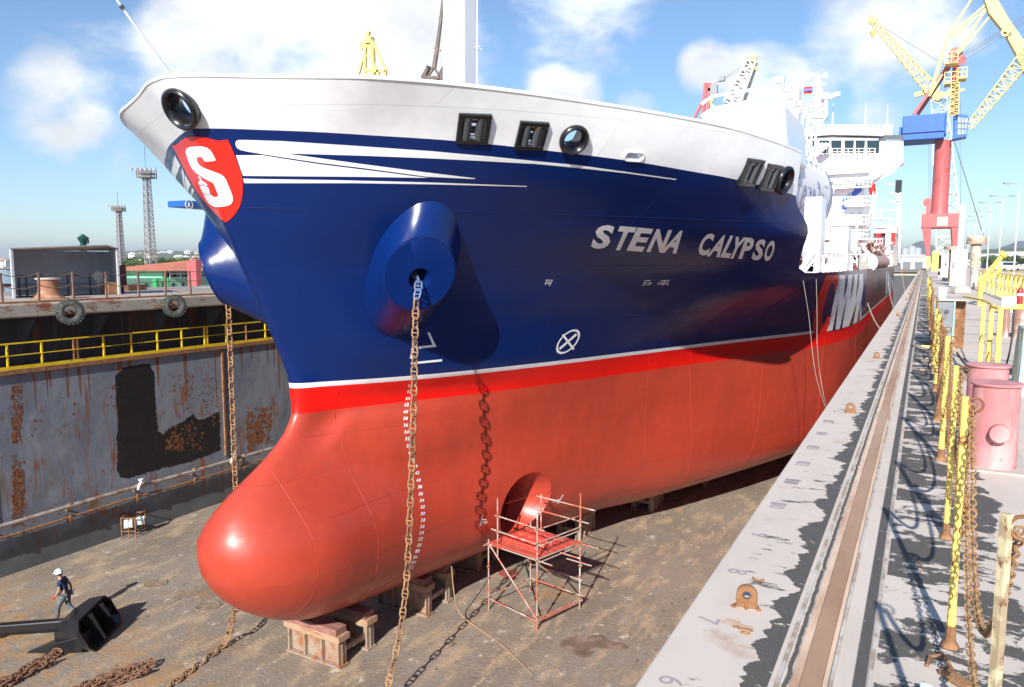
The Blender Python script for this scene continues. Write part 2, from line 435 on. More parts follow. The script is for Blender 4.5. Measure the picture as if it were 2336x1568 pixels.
# bulwark: closed plate from paint boundary to the rail
def bulrows(off):
    out=[]
    for k in range(0,7):
        f=k/6
        zf=lambda Y,f=f: lerp(zbound(Y),zsheer(Y),f)
        yb=26.6
        for _ in range(8): yb=YB(zf(yb))
        r=rowcurve(zf,yb);out.append(r)
    return out
B=bulrows(0)
def bulk_solid():
    m=MB();NB=NJ
    full=[]
    for r in B:
        full.append([V((XC-p[1],p[0],p[2])) for p in r[::-1]]+[V((XC+p[1],p[0],p[2])) for p in r[1:]])
    nr,nc=len(full),len(full[0]);inner=[]
    for i in range(nr):
        ri=[]
        for j in range(nc):
            a=full[i][max(j-1,0)];b=full[i][min(j+1,nc-1)];t=(b-a);t.z=0;t.normalize()
            n=V((-t.y,t.x,0)) # points inward? path goes port->stem->starboard
            ri.append(full[i][j]+n*.1)
        inner.append(ri)
    # test side
    c=full[0][nc//2];
    if inner[0][nc//2].y<c.y: inner=[[full[i][j]*2-inner[i][j] for j in range(nc)] for i in range(nr)]
    vs=[p for r in full for p in r]+[p for r in inner for p in r];o=nr*nc;fs=[]
    for i in range(nr-1):
        for j in range(nc-1):
            a=(i*nc+j,i*nc+j+1,(i+1)*nc+j+1,(i+1)*nc+j);fs.append(a);fs.append(tuple(o+q for q in a[::-1]))
    for j in range(nc-1):
        fs.append((j+1,j,o+j,o+j+1));k=(nr-1)*nc;fs.append((k+j,k+j+1,o+k+j+1,o+k+j))
    for i in range(nr-1):
        fs.append((i*nc,(i+1)*nc,o+(i+1)*nc,o+i*nc));q=nc-1;fs.append(((i+1)*nc+q,i*nc+q,o+i*nc+q,o+(i+1)*nc+q))
    m.add(vs,fs);return m,full[-1]
bm_,rim=bulk_solid()
bul=obj('bulwark',bm_,BULKW,ship)
BVB=bvh_of(bul)
def hit(x,y):
    best=None
    for bv in (BV0,BVB):
        h=cast(bv,x,y)
        if h and (best is None or (h[0]-CAM).length<(best[0]-CAM).length): best=h
    return best
def snorm(p,n):
    return n
def frame(n):
    n=n.normalized();u=V((0,0,1));a=u.cross(n).normalized();b=n.cross(a);return Matrix((a,b,n)).transposed()
FL=[('round',415,248,.50,.30),('square',1080,293,.40,0),('square',1212,309,.38,0),('round',1308,317,.40,.23),('slot',1446,357,.3,0),('square',1712,394,.42,0),('square',1757,406,.42,0),('round',1787,411,.46,.26)]
cuts=[];fr=[]
for kind,x,y,r,ri in FL:
    h=hit(x,y)
    if not h: print('miss',x,y);continue
    p,n=h
    sides=[(p,n)]
    if x>500: pass
    else:
        p=V((XC,p.y,p.z));n=V((0,n.y,n.z)).normalized();n=V((0,-.86,-.5)).normalized()
        d=BVB.ray_cast(V((XC,5,p.z)),V((0,1,0)));p=d[0] if d[0] else p;sides=[(p,n)]
    for p,n in sides:
        F_=frame(V((n.x,n.y,n.z)));cm=MB()
        if kind=='round': cm.lathe([(ri*1.25,-1.),(ri*1.25,1.)],p,28,mat=F_)
        elif kind=='square': cm.box(p,(r*1.1,r*1.1,2.),mat=F_)
        else:
            for q in (-.33,0,.33): pass
            cm.box(p,(.40,.16,2.),mat=F_)
        cuts.append(cutmesh(cm,ORG[bul.name]));fr.append((kind,p,F_,r,ri))
booldiff(bul,cuts)
smooth_by(bul.data,radians(35))
for kind,p,F_,r,ri in fr:
    m=MB()
    if kind=='round':
        prof=[]
        R0,R1=ri,r
        prof=[(R1*.93,-.02),(R1,.05),(R1*.97,.12),(R1*.86,.15),(R1*.7,.10),(R0*1.12,-.08),(R0,-.22),(R0*1.05,-.34),(R0*1.2,-.40),(R0*1.35,-.36),(R1*.93,-.02)]
        m.lathe(prof,p,40,mat=F_,cap=False)
        obj('round_fairlead',m,BLACK,ship,smooth=60)
    elif kind=='square':
        w=r
        for a,b,cx_,cy_ in ((2*w,.12,0,w-.06),(2*w,.12,0,-w+.06),(.12,2*w-.24,w-.06,0),(.12,2*w-.24,-w+.06,0)):
            m.box(p+F_@V((cx_,cy_,-.02)),(a,b,.20),mat=F_)
        fo=obj('roller_fairlead',m,BLACK,ship,bevel=.02)
        rl=MB()
        for sx in (-1,1): rl.tube([p+F_@V((sx*(w-.24),-w+.1,-.02)),p+F_@V((sx*(w-.24),w-.1,-.02))],.11,12)
        for sy in (-1,1): rl.tube([p+F_@V((-w+.1,sy*(w-.26),-.17)),p+F_@V((w-.1,sy*(w-.26),-.17))],.09,12)
        obj('roller',rl,DGREY,fo,smooth=40)
    else:
        pts=[p+F_@V((cos(t)*.13+(.17 if cos(t)>0 else -.17),sin(t)*.13,.015)) for t in [2*pi*i/24 for i in range(24)]]
        m.tube(pts,.03,8,closed=True);obj('mooring_slot_frame',m,SHIPW,ship,smooth=60)
m=MB();m.tube([p+V((XC-p.x,19-p.y,0)).normalized()*.05 for p in rim],.052,8);obj('bulwark_cap_rail',m,BULKW,ship,smooth=60)
# bulwark stays inside
m=MB()
for side in (1,-1):
    for j in range(10,NJ,5):
        r0,r1=B[0][j],B[-1][j]
        m.add([(XC+side*(r1[1]-.1),r1[0],r1[2]-.05),(XC+side*(r0[1]-.12),r0[0],r0[2]),(XC+side*(r0[1]-.55),r0[0]+.02,r0[2])],[(0,1,2)])
obj('bulwark_stays',m,SHIPW,ship)
# ---------------------------------------------------------------- painted marks on the hull
def K(ox,oy,s):
    return lambda x,y:((ox+x/s)*.9344,(oy+y/s)*.9344)
def decal_faces(m,polys,off,maxpx=14,mirror=False,gap=None):
    """polys: list of (verts2d, faces) ; refine, drop onto the hull"""
    for vs,fs in polys:
        bm=bmesh.new();bv=[bm.verts.new((x,y,0)) for x,y in vs]
        for f in fs:
            for t in ([f] if len(f)<4 else tessellate_polygon([[V((vs[i][0],vs[i][1],0)) for i in f]])):
                ids=t if len(f)<4 else [f[i] for i in t]
                try: bm.faces.new([bv[i] for i in ids])
                except Exception: pass
        for _ in range(5):
            le=[e for e in bm.edges if e.calc_length()>maxpx]
            if not le: break
            bmesh.ops.subdivide_edges(bm,edges=le,cuts=1);bmesh.ops.triangulate(bm,faces=bm.faces)
        idx={};
        out={}
        for v in bm.verts:
            h=hit(v.co.x,v.co.y)
            if h: out[v]=h[0]+(V((1,-.2,0)) if v.co.x>1790 and v.co.y>560 else h[1])*off
        for sd in ((1,-1) if mirror else (1,)):
            base={}
            bad=set()
            if sd<0:
                for v,p in out.items():
                    x_,y_=PRJ(V((2*XC-p.x,p.y,p.z)))
                    if inpoly(x_,y_,mirror): bad.add(v)
            for v,p in out.items():
                base[v]=len(m.v);q=p if sd>0 else V((2*XC-p.x,p.y,p.z));m.v.append(tuple(q))
            for f in bm.faces:
                if all(v in out and v not in bad for v in f.verts):
                    ps=[out[v] for v in f.verts]
                    if max((ps[i]-ps[i-1]).length for i in range(3))<(9 if list(f.verts)[0].co.x>1790 else 1.6):
                        m.f.append(tuple(base[v] for v in f.verts)[::sd]);m.m.append(0)
        bm.free()
def poly(pts): return (pts,[tuple(range(len(pts)))])
def decal(name,polys,mat,off=.008,maxpx=14,mirror=False):
    m=MB();decal_faces(m,polys,off,maxpx,mirror)
    return obj(name,m,mat,ship,fixn=False)
PW=M('marking_white',(.90,.91,.92),.35,coat=.3,var=.02);PR=M('marking_red',(.85,.022,.012),.35,coat=.3,var=.02)
_fc={}
def glyph(ch,off=.02):
    if (ch,off) in _fc:return _fc[(ch,off)]
    cu=bpy.data.curves.new('t','FONT');cu.body=ch;cu.offset=off;cu.resolution_u=3;cu.fill_mode='FRONT'
    o=bpy.data.objects.new('t',cu);COL.objects.link(o);bpy.context.view_layer.update()
    me=bpy.data.meshes.new_from_object(o.evaluated_get(bpy.context.evaluated_depsgraph_get()))
    vs=[(v.co.x,v.co.y) for v in me.vertices];fs=[tuple(p.vertices) for p in me.polygons]
    bpy.data.objects.remove(o);bpy.data.meshes.remove(me)
    x0=min(v[0] for v in vs);x1=max(v[0] for v in vs);y0=min(v[1] for v in vs);y1=max(v[1] for v in vs)
    r=([((a-x0)/(x1-x0),(b-y0)/(y1-y0)) for a,b in vs],fs);_fc[(ch,off)]=r;return r
def quadmap(g,BL,BR,TR,TL):
    vs,fs=g
    return ([tuple((BL[k]*(1-u)+BR[k]*u)*(1-v)+(TL[k]*(1-u)+TR[k]*u)*v for k in (0,1)) for u,v in vs],fs)
kl=K(350,300,6.03);k2=K(600,0,3.336);k3=K(1200,0,3.336);k6=K(600,400,3.336);k7=K(1200,400,3.336)
def pl(f,*a): return [f(*q) for q in a]
shield=pl(kl,(425,325),(470,328),(510,310),(560,262),(620,222),(700,200),(800,200),(900,210),(1000,235),(1080,255),(1140,260),(1200,248),(1245,243),(1300,360),(1345,470),(1390,600),(1430,700),(1455,800),(1467,900),(1465,1020),(1450,1130),(1420,1230),(1370,1320),(1300,1400),(1225,1465),(1130,1400),(1040,1310),(960,1220),(880,1120),(780,990),(700,850),(640,740),(560,580),(490,440))
decal('bow_emblem_shield',[poly(shield)],PR,.018,7)
Sx=pl(kl,(637,420),(650,375),(690,352),(780,345),(870,345),(940,365),(990,400),(1025,450),(1060,520),(1072,548),(1055,558),(935,572),(910,560),(895,530),(875,505),(845,498),(815,505),(805,530),(815,570),(835,610),(870,640),(950,680),(1060,725),(1140,755),(1190,790),(1225,840),(1250,910),(1290,1000),(1318,1080),(1320,1140),(1300,1190),(1250,1215),(1170,1232),(1080,1237),(1030,1222),(985,1190),(950,1145),(920,1090),(900,1048),(1000,1050),(1020,1060),(1040,1082),(1070,1090),(1100,1085),(1112,1070),(1105,1045),(1070,950),(1045,890),(1030,878),(960,840),(900,810),(840,770),(780,725),(730,670),(695,600),(660,510))
h1=pl(kl,(822,785),(840,780),(862,800),(885,850),(930,875),(965,915),(940,925),(900,905),(850,910),(838,915),(825,880),(830,858),(850,850),(840,820))
h2=pl(kl,(845,930),(880,912),(930,925),(975,950),(990,990),(1003,1045),(960,1045),(900,1038),(870,990))
decal('bow_emblem_letter',[poly(Sx),poly(h1),poly(h2)],PW,.030,6)
A_=pl(kl,(1355,310),(1365,270),(1400,252),(1500,252))+pl(k2,(0,1140),(300,1150),(900,1188),(1500,1230),(2000,1275),(2335,1310))+pl(k3,(700,1345),(1100,1400),(1505,1458),(1500,1466),(1100,1412),(700,1368),(300,1330))+pl(k2,(2335,1335),(1900,1310),(1500,1290),(1000,1270),(600,1258),(310,1250),(500,1275),(900,1330),(1400,1395),(1870,1452),(1860,1458),(1480,1440),(1000,1375),(600,1326),(300,1281),(150,1258),(0,1230))+pl(kl,(1700,458),(1550,428),(1430,400),(1380,370))
B_=pl(kl,(1365,480),(1500,478),(1700,478))+pl(k2,(0,1265),(130,1264),(300,1292),(600,1338),(1000,1387),(1400,1438),(1490,1446),(1400,1448),(900,1440),(0,1433))+pl(kl,(1470,778),(1455,750),(1420,640),(1385,540))
C_=pl(kl,(1470,822),(1809,830))+pl(k2,(700,1467),(1500,1485),(2290,1515),(2290,1521),(1500,1501),(900,1492),(0,1492))+pl(kl,(1485,886))
decal('bow_stripes',[poly(A_),poly(B_),poly(C_)],PW,.008,9,mirror=[(x+(x-475)*.06-3,y+(y-410)*.03) for x,y in shield])
# ship's name
NM=[('S',(800,690),(945,692),(1015,500),(865,497)),('T',(965,700),(1090,706),(1182,517),(1045,506)),('E',(1097,706),(1228,716),(1320,530),(1190,517)),('N',(1258,716),(1395,724),(1470,540),(1345,530)),('A',(1378,722),(1502,732),(1610,548),(1485,540)),
('C',(1660,742),(1760,748),(1822,570),(1735,562)),('A',(1750,752),(1855,762),(1942,585),(1850,577)),('L',(1860,760),(1935,768),(2012,590),(1945,582)),('Y',(1905,770),(2005,775),(2078,600),(1988,592)),('P',(2008,772),(2095,780),(2150,605),(2070,600)),('S',(2110,783),(2195,788),(2240,618),(2165,612)),('O',(2205,790),(2275,795),(2322,628),(2255,622))]
for ch,a,b,c,d in NM:
    decal('name_letter',[quadmap(glyph(ch,.04),k7(*a),k7(*b),k7(*c),k7(*d))],PW,.01,8)
def word(t,x0,y0,x1,y1,hh,f,slx=0,off=.02):
    n=len(t);ps=[]
    for i,ch in enumerate(t):
        if ch==' ':continue
        a=i/n;b=(i+.82)/n
        BL=(lerp(x0,x1,a),lerp(y0,y1,a));BR=(lerp(x0,x1,b),lerp(y0,y1,b))
        if ch=='/': BL=(BL[0]-hh*.15,BL[1]+hh*.15)
        ps.append(quadmap(glyph(ch,off),f(*BL),f(*BR),f(BR[0]+slx,BR[1]-hh),f(BL[0]+slx,BL[1]-hh)))
    return ps
def seg(f,p,q,w):
    x0,y0=f(*p);x1,y1=f(*q);d=hypot(x1-x0,y1-y0);nx,ny=-(y1-y0)/d*w/2,(x1-x0)/d*w/2
    return poly([(x0+nx,y0+ny),(x1+nx,y1+ny),(x1-nx,y1-ny),(x0-nx,y0-ny)])
decal('thruster_mark',word('FP',433,985,475,985,26,k7,5)+[seg(k7,(440,947),(495,947),1.6),seg(k7,(495,947),(470,993),1.8)],PW,.01,12)
decal('thruster_mark',word('COF',1250,988,1302,988,26,k7,6)+[seg(k7,(1252,950),(1295,950),1.6),seg(k7,(1252,950),(1230,997),1.8)],PW,.01,12)
decal('thruster_mark',word('COF',1350,986,1395,988,26,k7,6)+word('WS',1402,986,1442,988,26,k7,6)+[seg(k7,(1378,950),(1450,950),1.6),seg(k7,(1412,950),(1392,990),1.8)],PW,.01,12)
k4=K(1100,1150,3.92)
decal('thruster_mark',word('COF',292,512,350,508,28,k4,6)+[seg(k4,(305,425),(280,525),2.2),seg(k4,(296,465),(340,465),1.8)],PW,.01,12)
decal('thruster_mark',word('COF',975,305,1030,300,26,k4,6)+[seg(k4,(1075,225),(1025,315),2.2),seg(k4,(1000,280),(1050,272),1.8)],PW,.01,12)
ring=[];n=32
c0=(622,1448)
def el(a,k): return k7(c0[0]+k*(92*cos(a)+33*sin(a)),c0[1]+k*(-28*cos(a)-97*sin(a)))
vs=[el(2*pi*i/n,1) for i in range(n)]+[el(2*pi*i/n,.83) for i in range(n)]
ring=(vs,[(i,(i+1)%n,n+(i+1)%n,n+i) for i in range(n)])
decal('bulbous_bow_symbol',[ring,seg(k7,(578,1390),(668,1512),5),seg(k7,(690,1388),(552,1508),5)],PW,.01,10)
decal('load_mark',[poly(pl(k6,(1478,1375),(1495,1372),(1552,1490),(1410,1505),(1405,1487),(1520,1475)))],PW,.01,12)
decal('load_mark',[seg(lambda x,y:(x,y),(937,829),(1008,822),5),seg(lambda x,y:(x,y),(946,776),(937,818),5)],PW,.01,12)
kd=K(950,900,3.136)
DM=[(68,160,128),(66,153,176),(64,141,229),(62,132,278),(60,126,331),(58,124,383),(56,126,434),(54,131,487),(52,138,538),(50,148,592),(48,160,645),(46,180,698),(44,198,748),(42,212,800),(40,222,856),(38,233,907),(36,240,960),(34,248,1011),(32,254,1060),(30,255,1112),(28,254,1162),(26,250,1210),(24,243,1258),(22,236,1305),(20,226,1352),(18,212,1398),(16,197,1443),(14,183,1484),(12,165,1522)]
ps=[]
for v_,x,y in DM:
    decal('draft_mark_numeral',word(str(v_),x-17,y+13,x+19,y+11,26,kd,4 if y<1150 else 9,.03),PW,.01,12)

# side lettering
kc=K(1950,600,6.273)
decal('side_letter_red',[poly(pl(kc,(415,455),(615,448),(612,520),(590,685),(525,695),(545,620),(530,580),(510,570),(480,600),(440,720),(400,860),(365,1000),(345,1130),(350,1190),(375,1205),(400,1180),(430,1080),(510,1078),(480,1180),(430,1300),(410,1318),(215,1350),(218,1180),(240,990),(300,740),(370,560)))],PR,.012,5)
bars=[[(620,450),(715,447),(690,640),(600,930),(552,1100),(508,1292),(432,1308),(490,1100),(560,760)],
[(640,700),(700,560),(745,560),(735,640),(660,1000),(630,1268),(556,1280),(585,1060)],
[(752,449),(826,446),(800,640),(735,860),(765,1000),(760,1220),(655,1262),(680,1010),(700,850)],
[(846,445),(905,440),(905,600),(860,820),(880,850),(830,1000),(826,1195),(775,1215),(800,1000),(800,820)],
[(925,520),(960,640),(915,860),(890,1000),(885,1165),(840,1190),(845,1000),(890,850)],[(965,650),(985,640),(955,860),(955,1110),(920,1140),(925,900)]]
decal('side_lettering_white',[poly(pl(kc,(618,450),(700,447),(800,443),(985,432),(985,640),(955,860),(955,1118),(885,1172),(765,1232),(640,1272),(430,1310),(490,1060),(560,700),(612,520)))],PW,.012,4)
for b in ([(604,830),(552,1288),(508,1296)],[(717,447),(752,449),(738,600),(682,840)],[(738,740),(655,1268),(620,1274)],[(827,446),(846,445),(835,600),(780,850)],[(884,850),(826,1206),(762,1230)],[(905,440),(925,440),(915,600),(868,820)],[(945,840),(920,1148),(886,1166)]): decal('side_lettering_gap',[poly(pl(kc,*b))],TOPR if b[0][0]>800 else BLUE,.03,4)
far_=[[(1335,400),(1352,398),(1350,740),(1330,752)],[(1358,470),(1385,400),(1390,600),(1370,720),(1356,735)],[(1394,500),(1415,470),(1412,690),(1396,705)],[(1420,560),(1445,480),(1445,655),(1424,680)],[(1450,420),(1468,410),(1466,640),(1450,650)]]
for b in far_: decal('side_lettering_white',[poly(pl(kc,*b))],PW,.012,10)
# weld seams: slightly raised beads on the plating
def hullpt(Y,z,off=.0):
    b=hb(Y,z) if Y<60 else aftb(Y,z);return V((XC+b+off,Y,z))
def onhull(Y,z):
    d=BV0.ray_cast(V((5,Y,z)),V((-1,0,0)))
    return d[0]+d[1]*.002*(1 if d[1].x>0 else -1) if d[0] else None
seams=[]
for z,y1 in ((13.15,60),(11.75,100),(10.0,34),(6.95,60),(5.0,80),(3.6,90),(2.3,60)):
    Y=stemY(z)+.25;pts=[]
    while Y<min(y1,31 if z>11.4 else y1):
        if not((Y-THY)**2+(z-THZ)**2<1.7): 
            q=onhull(Y,z-(Y-14)*.004)
            if q: pts.append(q)
        Y+=.45 if Y<40 else 2
    seams.append(pts)
for Y,za,zb_ in ((14.6,1.9,6.4),(16.8,1.6,8.2),(21.5,8.5,13.6),(27.5,3.,13.),(30.5,2,11.),(33.5,8.5,11.3),(36.5,2.,8.),(42,2,8),(48,2,11)):
    pts=[]
    for k in range(30):
        z=lerp(za,zb_,k/29);sl=.25*(zb_-z) if zb_>10 else 0
        q=onhull(Y+sl,z)
        if q: pts.append(q)
    seams.append(pts)
for pts in seams:
    if len(pts)<3:continue
    mz=sum(p.z for p in pts)/len(pts)
    groups={}
    cls=[2 if p.z>8.45 else 1 if p.z>7.6 else 0 for p in pts];i=0
    while i<len(pts)-1:
        j=i
        while j+1<len(pts) and cls[j+1]==cls[i]: j+=1
        if j>i: m=MB();m.tube(pts[i:j+1],.007,5);obj('weld_seam',m,(ANTI,BOOT,BLUE)[cls[i]],ship,smooth=80)
        i=j+1
# ---------------------------------------------------------------- anchor bolsters
def bolster(side):
    fn=V((.775,-.553,-.305)).normalized();fc=AY(958,627,16.5)
    R=.97;F_=frame(fn);n=36
    base=[]
    for i in range(n):
        a=2*pi*i/n
        x=942+106*cos(a)+34*sin(a);y=614+158*sin(a)*-1-14*cos(a)
        h=hit(x,y);base.append(h[0]-h[1]*.05 if h else None)
    base=[b for b in base if b]
    n=len(base)
    # order by angle around the axis to pair with the face circle
    bc=sum(base,V())/n
    inv=F_.transposed()
    base.sort(key=lambda p:atan2((inv@(p-bc)).y,(inv@(p-bc)).x))
    face=[]
    for p in base:
        q=inv@(p-bc);a=atan2(q.y,q.x);face.append(fc+F_@V((R*cos(a),R*sin(a),0)))
    rowsv=[[b.lerp(f,t) for b,f in zip(base,face)] for t in (0,.25,.5,.75,.97)]
    rowsv.append([fc+(f-fc)*.985+fn*.0 for f in face])
    hole=fc+F_@V((0,-.12,0))
    rowsv.append([hole+(f-fc)*(.30/R)-fn*.0 for f in face])
    rowsv.append([hole+(f-fc)*(.24/R)-fn*.12 for f in face])
    rowsv.append([hole+(f-fc)*(.22/R)-fn*.9 for f in face])
    m=MB()
    if side<0: rowsv=[[V((2*XC-p.x,p.y,p.z)) for p in r] for r in rowsv]
    k=len(rowsv);vs=[p for r in rowsv for p in r]
    fs=[(i*n+j,i*n+(j+1)%n,(i+1)*n+(j+1)%n,(i+1)*n+j) for i in range(k-1) for j in range(n)]+[tuple((k-1)*n+j for j in range(n))]
    m.add(vs,fs)
    o=obj('anchor_bolster',m,BLUE,ship,smooth=35)
    rim_=MB();rim_.tube([V((p.x,p.y,p.z)) for p in rowsv[4]],.022,6,closed=True);obj('bolster_rim',rim_,BLUE,o,smooth=60)
    return hole,fc,fn
HOLE,FC,FN_=bolster(1);bolster(-1)
# ---------------------------------------------------------------- forecastle gear
m=MB();fm=V((XC+2.2,17.5,14.6))
# tapered foremast: box section
def boxmast(m,c0,w0,c1,w1,rz=0):
    R=Matrix.Rotation(rz,3,'Z');vs=[]
    for c,w in ((c0,w0),(c1,w1)):
        for i,j in((-1,-1),(1,-1),(1,1),(-1,1)): vs.append(V(c)+R@V((i*w[0]/2,j*w[1]/2,0)))
    m.add(vs,[(3,2,1,0),(4,5,6,7),(0,1,5,4),(1,2,6,5),(2,3,7,6),(3,0,4,7)])
g0=AY(1048,200,17.5);g1=AY(1048,-160,17.5)
boxmast(m,(g0.x,g0.y,14.3),(.72,.62),(g1.x,g1.y,g1.z+2),(.60,.5),-.05)
fmast=obj('foremast',m,SHIPW,ship,bevel=.03)
m=MB();m.tube([(g0.x+.62,17.3,14.4),(g0.x+.74,17.3,24)],.02,6)
for z in (17.2,18.8): m.tube([V((g0.x+.68+.12*cos(a)*1.,17.3+.12*sin(a),z)) for a in [2*pi*i/10 for i in range(10)]],.012,4,closed=True)
obj('aerial_wire',m,SHIPW,ship)
# jack staff at the stem
m=MB();b0=V((XC,12.35,15.95));b1=AY(262,-6,11.2)
b1=AX(262,-6,XC-.25)
m.tube([b0,b0.lerp(b1,.5),b1,b1+(b1-b0)*.3],[.045,.035,.028,.02],8);js=obj('jack_staff',m,SHIPW,ship,smooth=60)
m=MB();q=b0.lerp(b1,.87);m.tube([q,q+(b1-b0)*.04],.05,8);obj('staff_band',m,DGREY,js)
for x in (385,400):
    q=AZ(x+2,180,16.02);m=MB();m.lathe([(.16,0),(.18,.03),(.1,.06),(.02,.07)],(XC+.5+(x-385)*.02,12.7,16.0),12);obj('vent_cap',m,SHIPW,ship,smooth=40)
# ---------------------------------------------------------------- main deck railing and structures
m=MB()
def sidept(Y,z,ins=.0): return V((XC+aftb(Y,MD)-ins if Y>33 else XC+hb(Y,MD)-ins,Y,z))
Y=31.;ys=[]
while Y<46: ys.append(Y);Y+=1.25
for Y in ys:
    for s in (1,-1):
        p=sidept(Y,MD,.15)
        if s<0:p.x=2*XC-p.x
        post=MB();post.box(p+V((0,0,.4)),(.10,.05,.8));post.add([p+V((-.05,0,0)),p+V((-.35,0,0)),p+V((-.05,0,.45))],[(0,1,2)])
        if s>0: obj('rail_stanchion',post,SHIPW,ship)
for s in (1,-1):
    r=MB()
    for h in (.28,.54,.8):
        pts=[sidept(Y,MD+h,.12) for Y in ys+[48]]
        if s<0: pts=[V((2*XC-p.x,p.y,p.z)) for p in pts]
        r.tube(pts,.03 if h==.8 else .016,6)
    obj('deck_railing',r,SHIPW,ship)
# closed bulwark panel further aft then rails
m=MB()
for a,b in ((48,60),):
    rws=[[sidept(lerp(a,b,t/6),MD+h,.02) for t in range(7)] for h in (0,.85)]
    rwi=[[p-V((.06,0,0)) for p in r] for r in rws[::-1]]
    m.grid(rws+rwi)
obj('side_bulwark',m,SHIPW,ship)
r=MB()
for h in (.3,.6,.85):
    r.tube([sidept(Y,MD+h,.12) for Y in range(60,106,3)],.03,5)
for Y in range(60,106,2): r.tube([sidept(Y,MD,.12),sidept(Y,MD+.85,.12)],.03,5)
obj('deck_railing',r,SHIPW,ship)
# reddish deck edge plating inboard of the rail (deck houses' coaming)
m=MB()
m.bx(XC-9.5,XC+10.2,32.5,100,MD+.01,MD+.72)
obj('cargo_coaming',m,M('coaming_red',(.55,.17,.11),.5,c2=(.4,.12,.08),s=1,thr=(.5,.7)),ship,bevel=.05)
m=MB()
for k in range(14):
    m.tube([(XC+10.27,35+k*.5,MD+.70),(XC+10.3,36+k*.5,MD+.1)],.03,6)
obj('cargo_pipes',m,M('pipe_red',(.45,.12,.08),.5),ship)
# white structures abaft the forecastle
def px_box(name,x0,x1,ytop,Y,depth,zb,mat=SHIPW,parent=ship,tp=1.,bevel=.04,label=None):
    a=AY(x0,ytop,Y);b=AY(x1,ytop,Y);m=MB()
    m.bx(a.x,b.x,Y,Y+depth,zb,a.z)
    return obj(name,m,mat,parent,bevel=bevel,label=label)
px_box('deck_locker',1836,1876,450,33.5,1.6,MD)
px_box('deck_locker',1897,1936,518,40.5,1.8,MD)
# tarpaulin covered hose handling housing with rounded belly
def banner():
    m=MB();rws=[]
    for k in range(15):
        Y=lerp(34.5,50,k/14.)
        X0=XC+10.2-.2*sin(k/14.*pi)
        sh=sin(min(1,k/10.)*pi/2)
        row=[]
        for i in range(13):
            a=lerp(-.62*pi,.5*pi,i/12)
            row.append(V((X0-1.6+1.75*cos(a)*(.6+.4*sh),Y,MD+4.3+2.7*sin(a)*(1.05-.18*sh))))
        rws.append(row)
    m.grid(rws);return m
bm2=banner()
o=obj('lifeboat_canopy',bm2,M('canopy_white',(.84,.84,.85),.75,var=.02,spec=.2),ship,smooth=50)
md=o.modifiers.new('s','SOLIDIFY');md.thickness=.08
cano=M('banner_blue',(.08,.1,.25),.5)
# lettering on the canopy side
BVC=BVHTree.FromPolygons([V(p) for p in bm2.v],bm2.f)
def proj_text(t,Y0,Y1,z0,z1,mat,name='canopy_lettering',off=.03):
    n=len(t);m=MB()
    for i,ch in enumerate(t):
        if ch==' ':continue
        vs,fs=glyph(ch,.01);pts=[];ok=True
        for u,v in vs:
            Y=lerp(Y0,Y1,(i+u*.82)/n);z=lerp(z0,z1,v*(1 if ch.isupper() or ch in 'lkt' else .72));d=BVC.ray_cast(V((5,Y,z)),V((-1,0,0)))
            if d[0] is None: ok=False;break
            pts.append(d[0]+V((off,0,0)))
        if ok:m.add(pts,fs)
    if m.v: obj(name,m,mat,ship,fixn=False)
proj_text('StenaBulk',37.5,49.5,MD+3.0,MD+4.7,M('lettering_grey_blue',(.35,.37,.55),.5))
proj_text('S',39.5,42,MD+5.2,MD+6.3,PR)
m=MB()   # white deckhouse mass seen above the bulwark
m.box((XC+2.0,33.5,MD+2.5),(13,8,5.0));obj('deck_house',m,SHIPW,ship,bevel=.15)
m=MB();m.box((XC+1.5,50,MD+1.8),(14,22,3.6));obj('deck_house',m,SHIPW,ship,bevel=.15)
# raised cargo deck catwalk with row of posts
def catw(z0,Y0,Y1,X,zt):
    m=MB();m.bar((X,Y0,z0),(X,Y1,z0),1.4,.25);o=obj('catwalk',m,SHIPW,ship)
    Y=Y0
    while Y<Y1:
        p=MB();p.tube([(X+.6,Y,z0-2.6),(X+.6,Y,zt)],.07,8);p.box((X+.6,Y,zt-.05),(.5,.3,.25));obj('catwalk_post',p,SHIPW,ship)
        l=MB();l.lathe([(.05,0),(.28,-.12),(.3,-.4),(.1,-.45)],(X+.95,Y,zt-2.3),10);obj('flood_light',l,M('lamp_grey',(.55,.58,.56),.4),ship,smooth=40)
        Y+=1.9
    r=MB()
    for h in (.5,1.0,2.4): r.tube([(X+.6,Y0,z0+h),(X+.6,Y1,z0+h)],.035,6)
    obj('catwalk_rail',r,SHIPW,ship)
p0=AY(1735,245,38.)
catw(p0.z-1.6,36,50.5,AY(1760,245,38).x,AY(1760,205,38).z)
# curved platform rail at the left of the catwalk
m=MB()
c=AY(1690,232,34)
for dz in (0,.5,1.0):
    m.tube(catmull([AY(1600,238,34)+V((0,0,dz-1)),AY(1625,222,34)+V((0,0,dz-1)),AY(1670,212,34)+V((0,0,dz-1)),AY(1735,205,34)+V((0,0,dz-1)),AY(1790,215,34)+V((0,0,dz-1))],5),.07 if dz==1 else .045,6)
obj('platform_rail',m,SHIPW,ship)
m=MB();a=AY(1602,262,34);b=AY(1800,262,34);m.prism([AY(1600,258,34),AY(1625,243,34),AY(1700,228,34),AY(1790,235,34),V((b.x,34,MD+4.9)),V((a.x,34,MD+4.9))],(0,6,0))
obj('winch_platform',m,SHIPW,ship,bevel=.1)
m=MB();m.tube(catmull([AY(1644,308,29.0),AY(1646,300,29.),AY(1652,297,29.),AY(1740,320,29.5),AY(1756,326,29.5),AY(1760,342,29.5)],5),.03,6)
obj('hand_rail',m,GREY,ship,smooth=60)
px_box('vent_tower',1806,1823,200,50,1.2,MD+3)
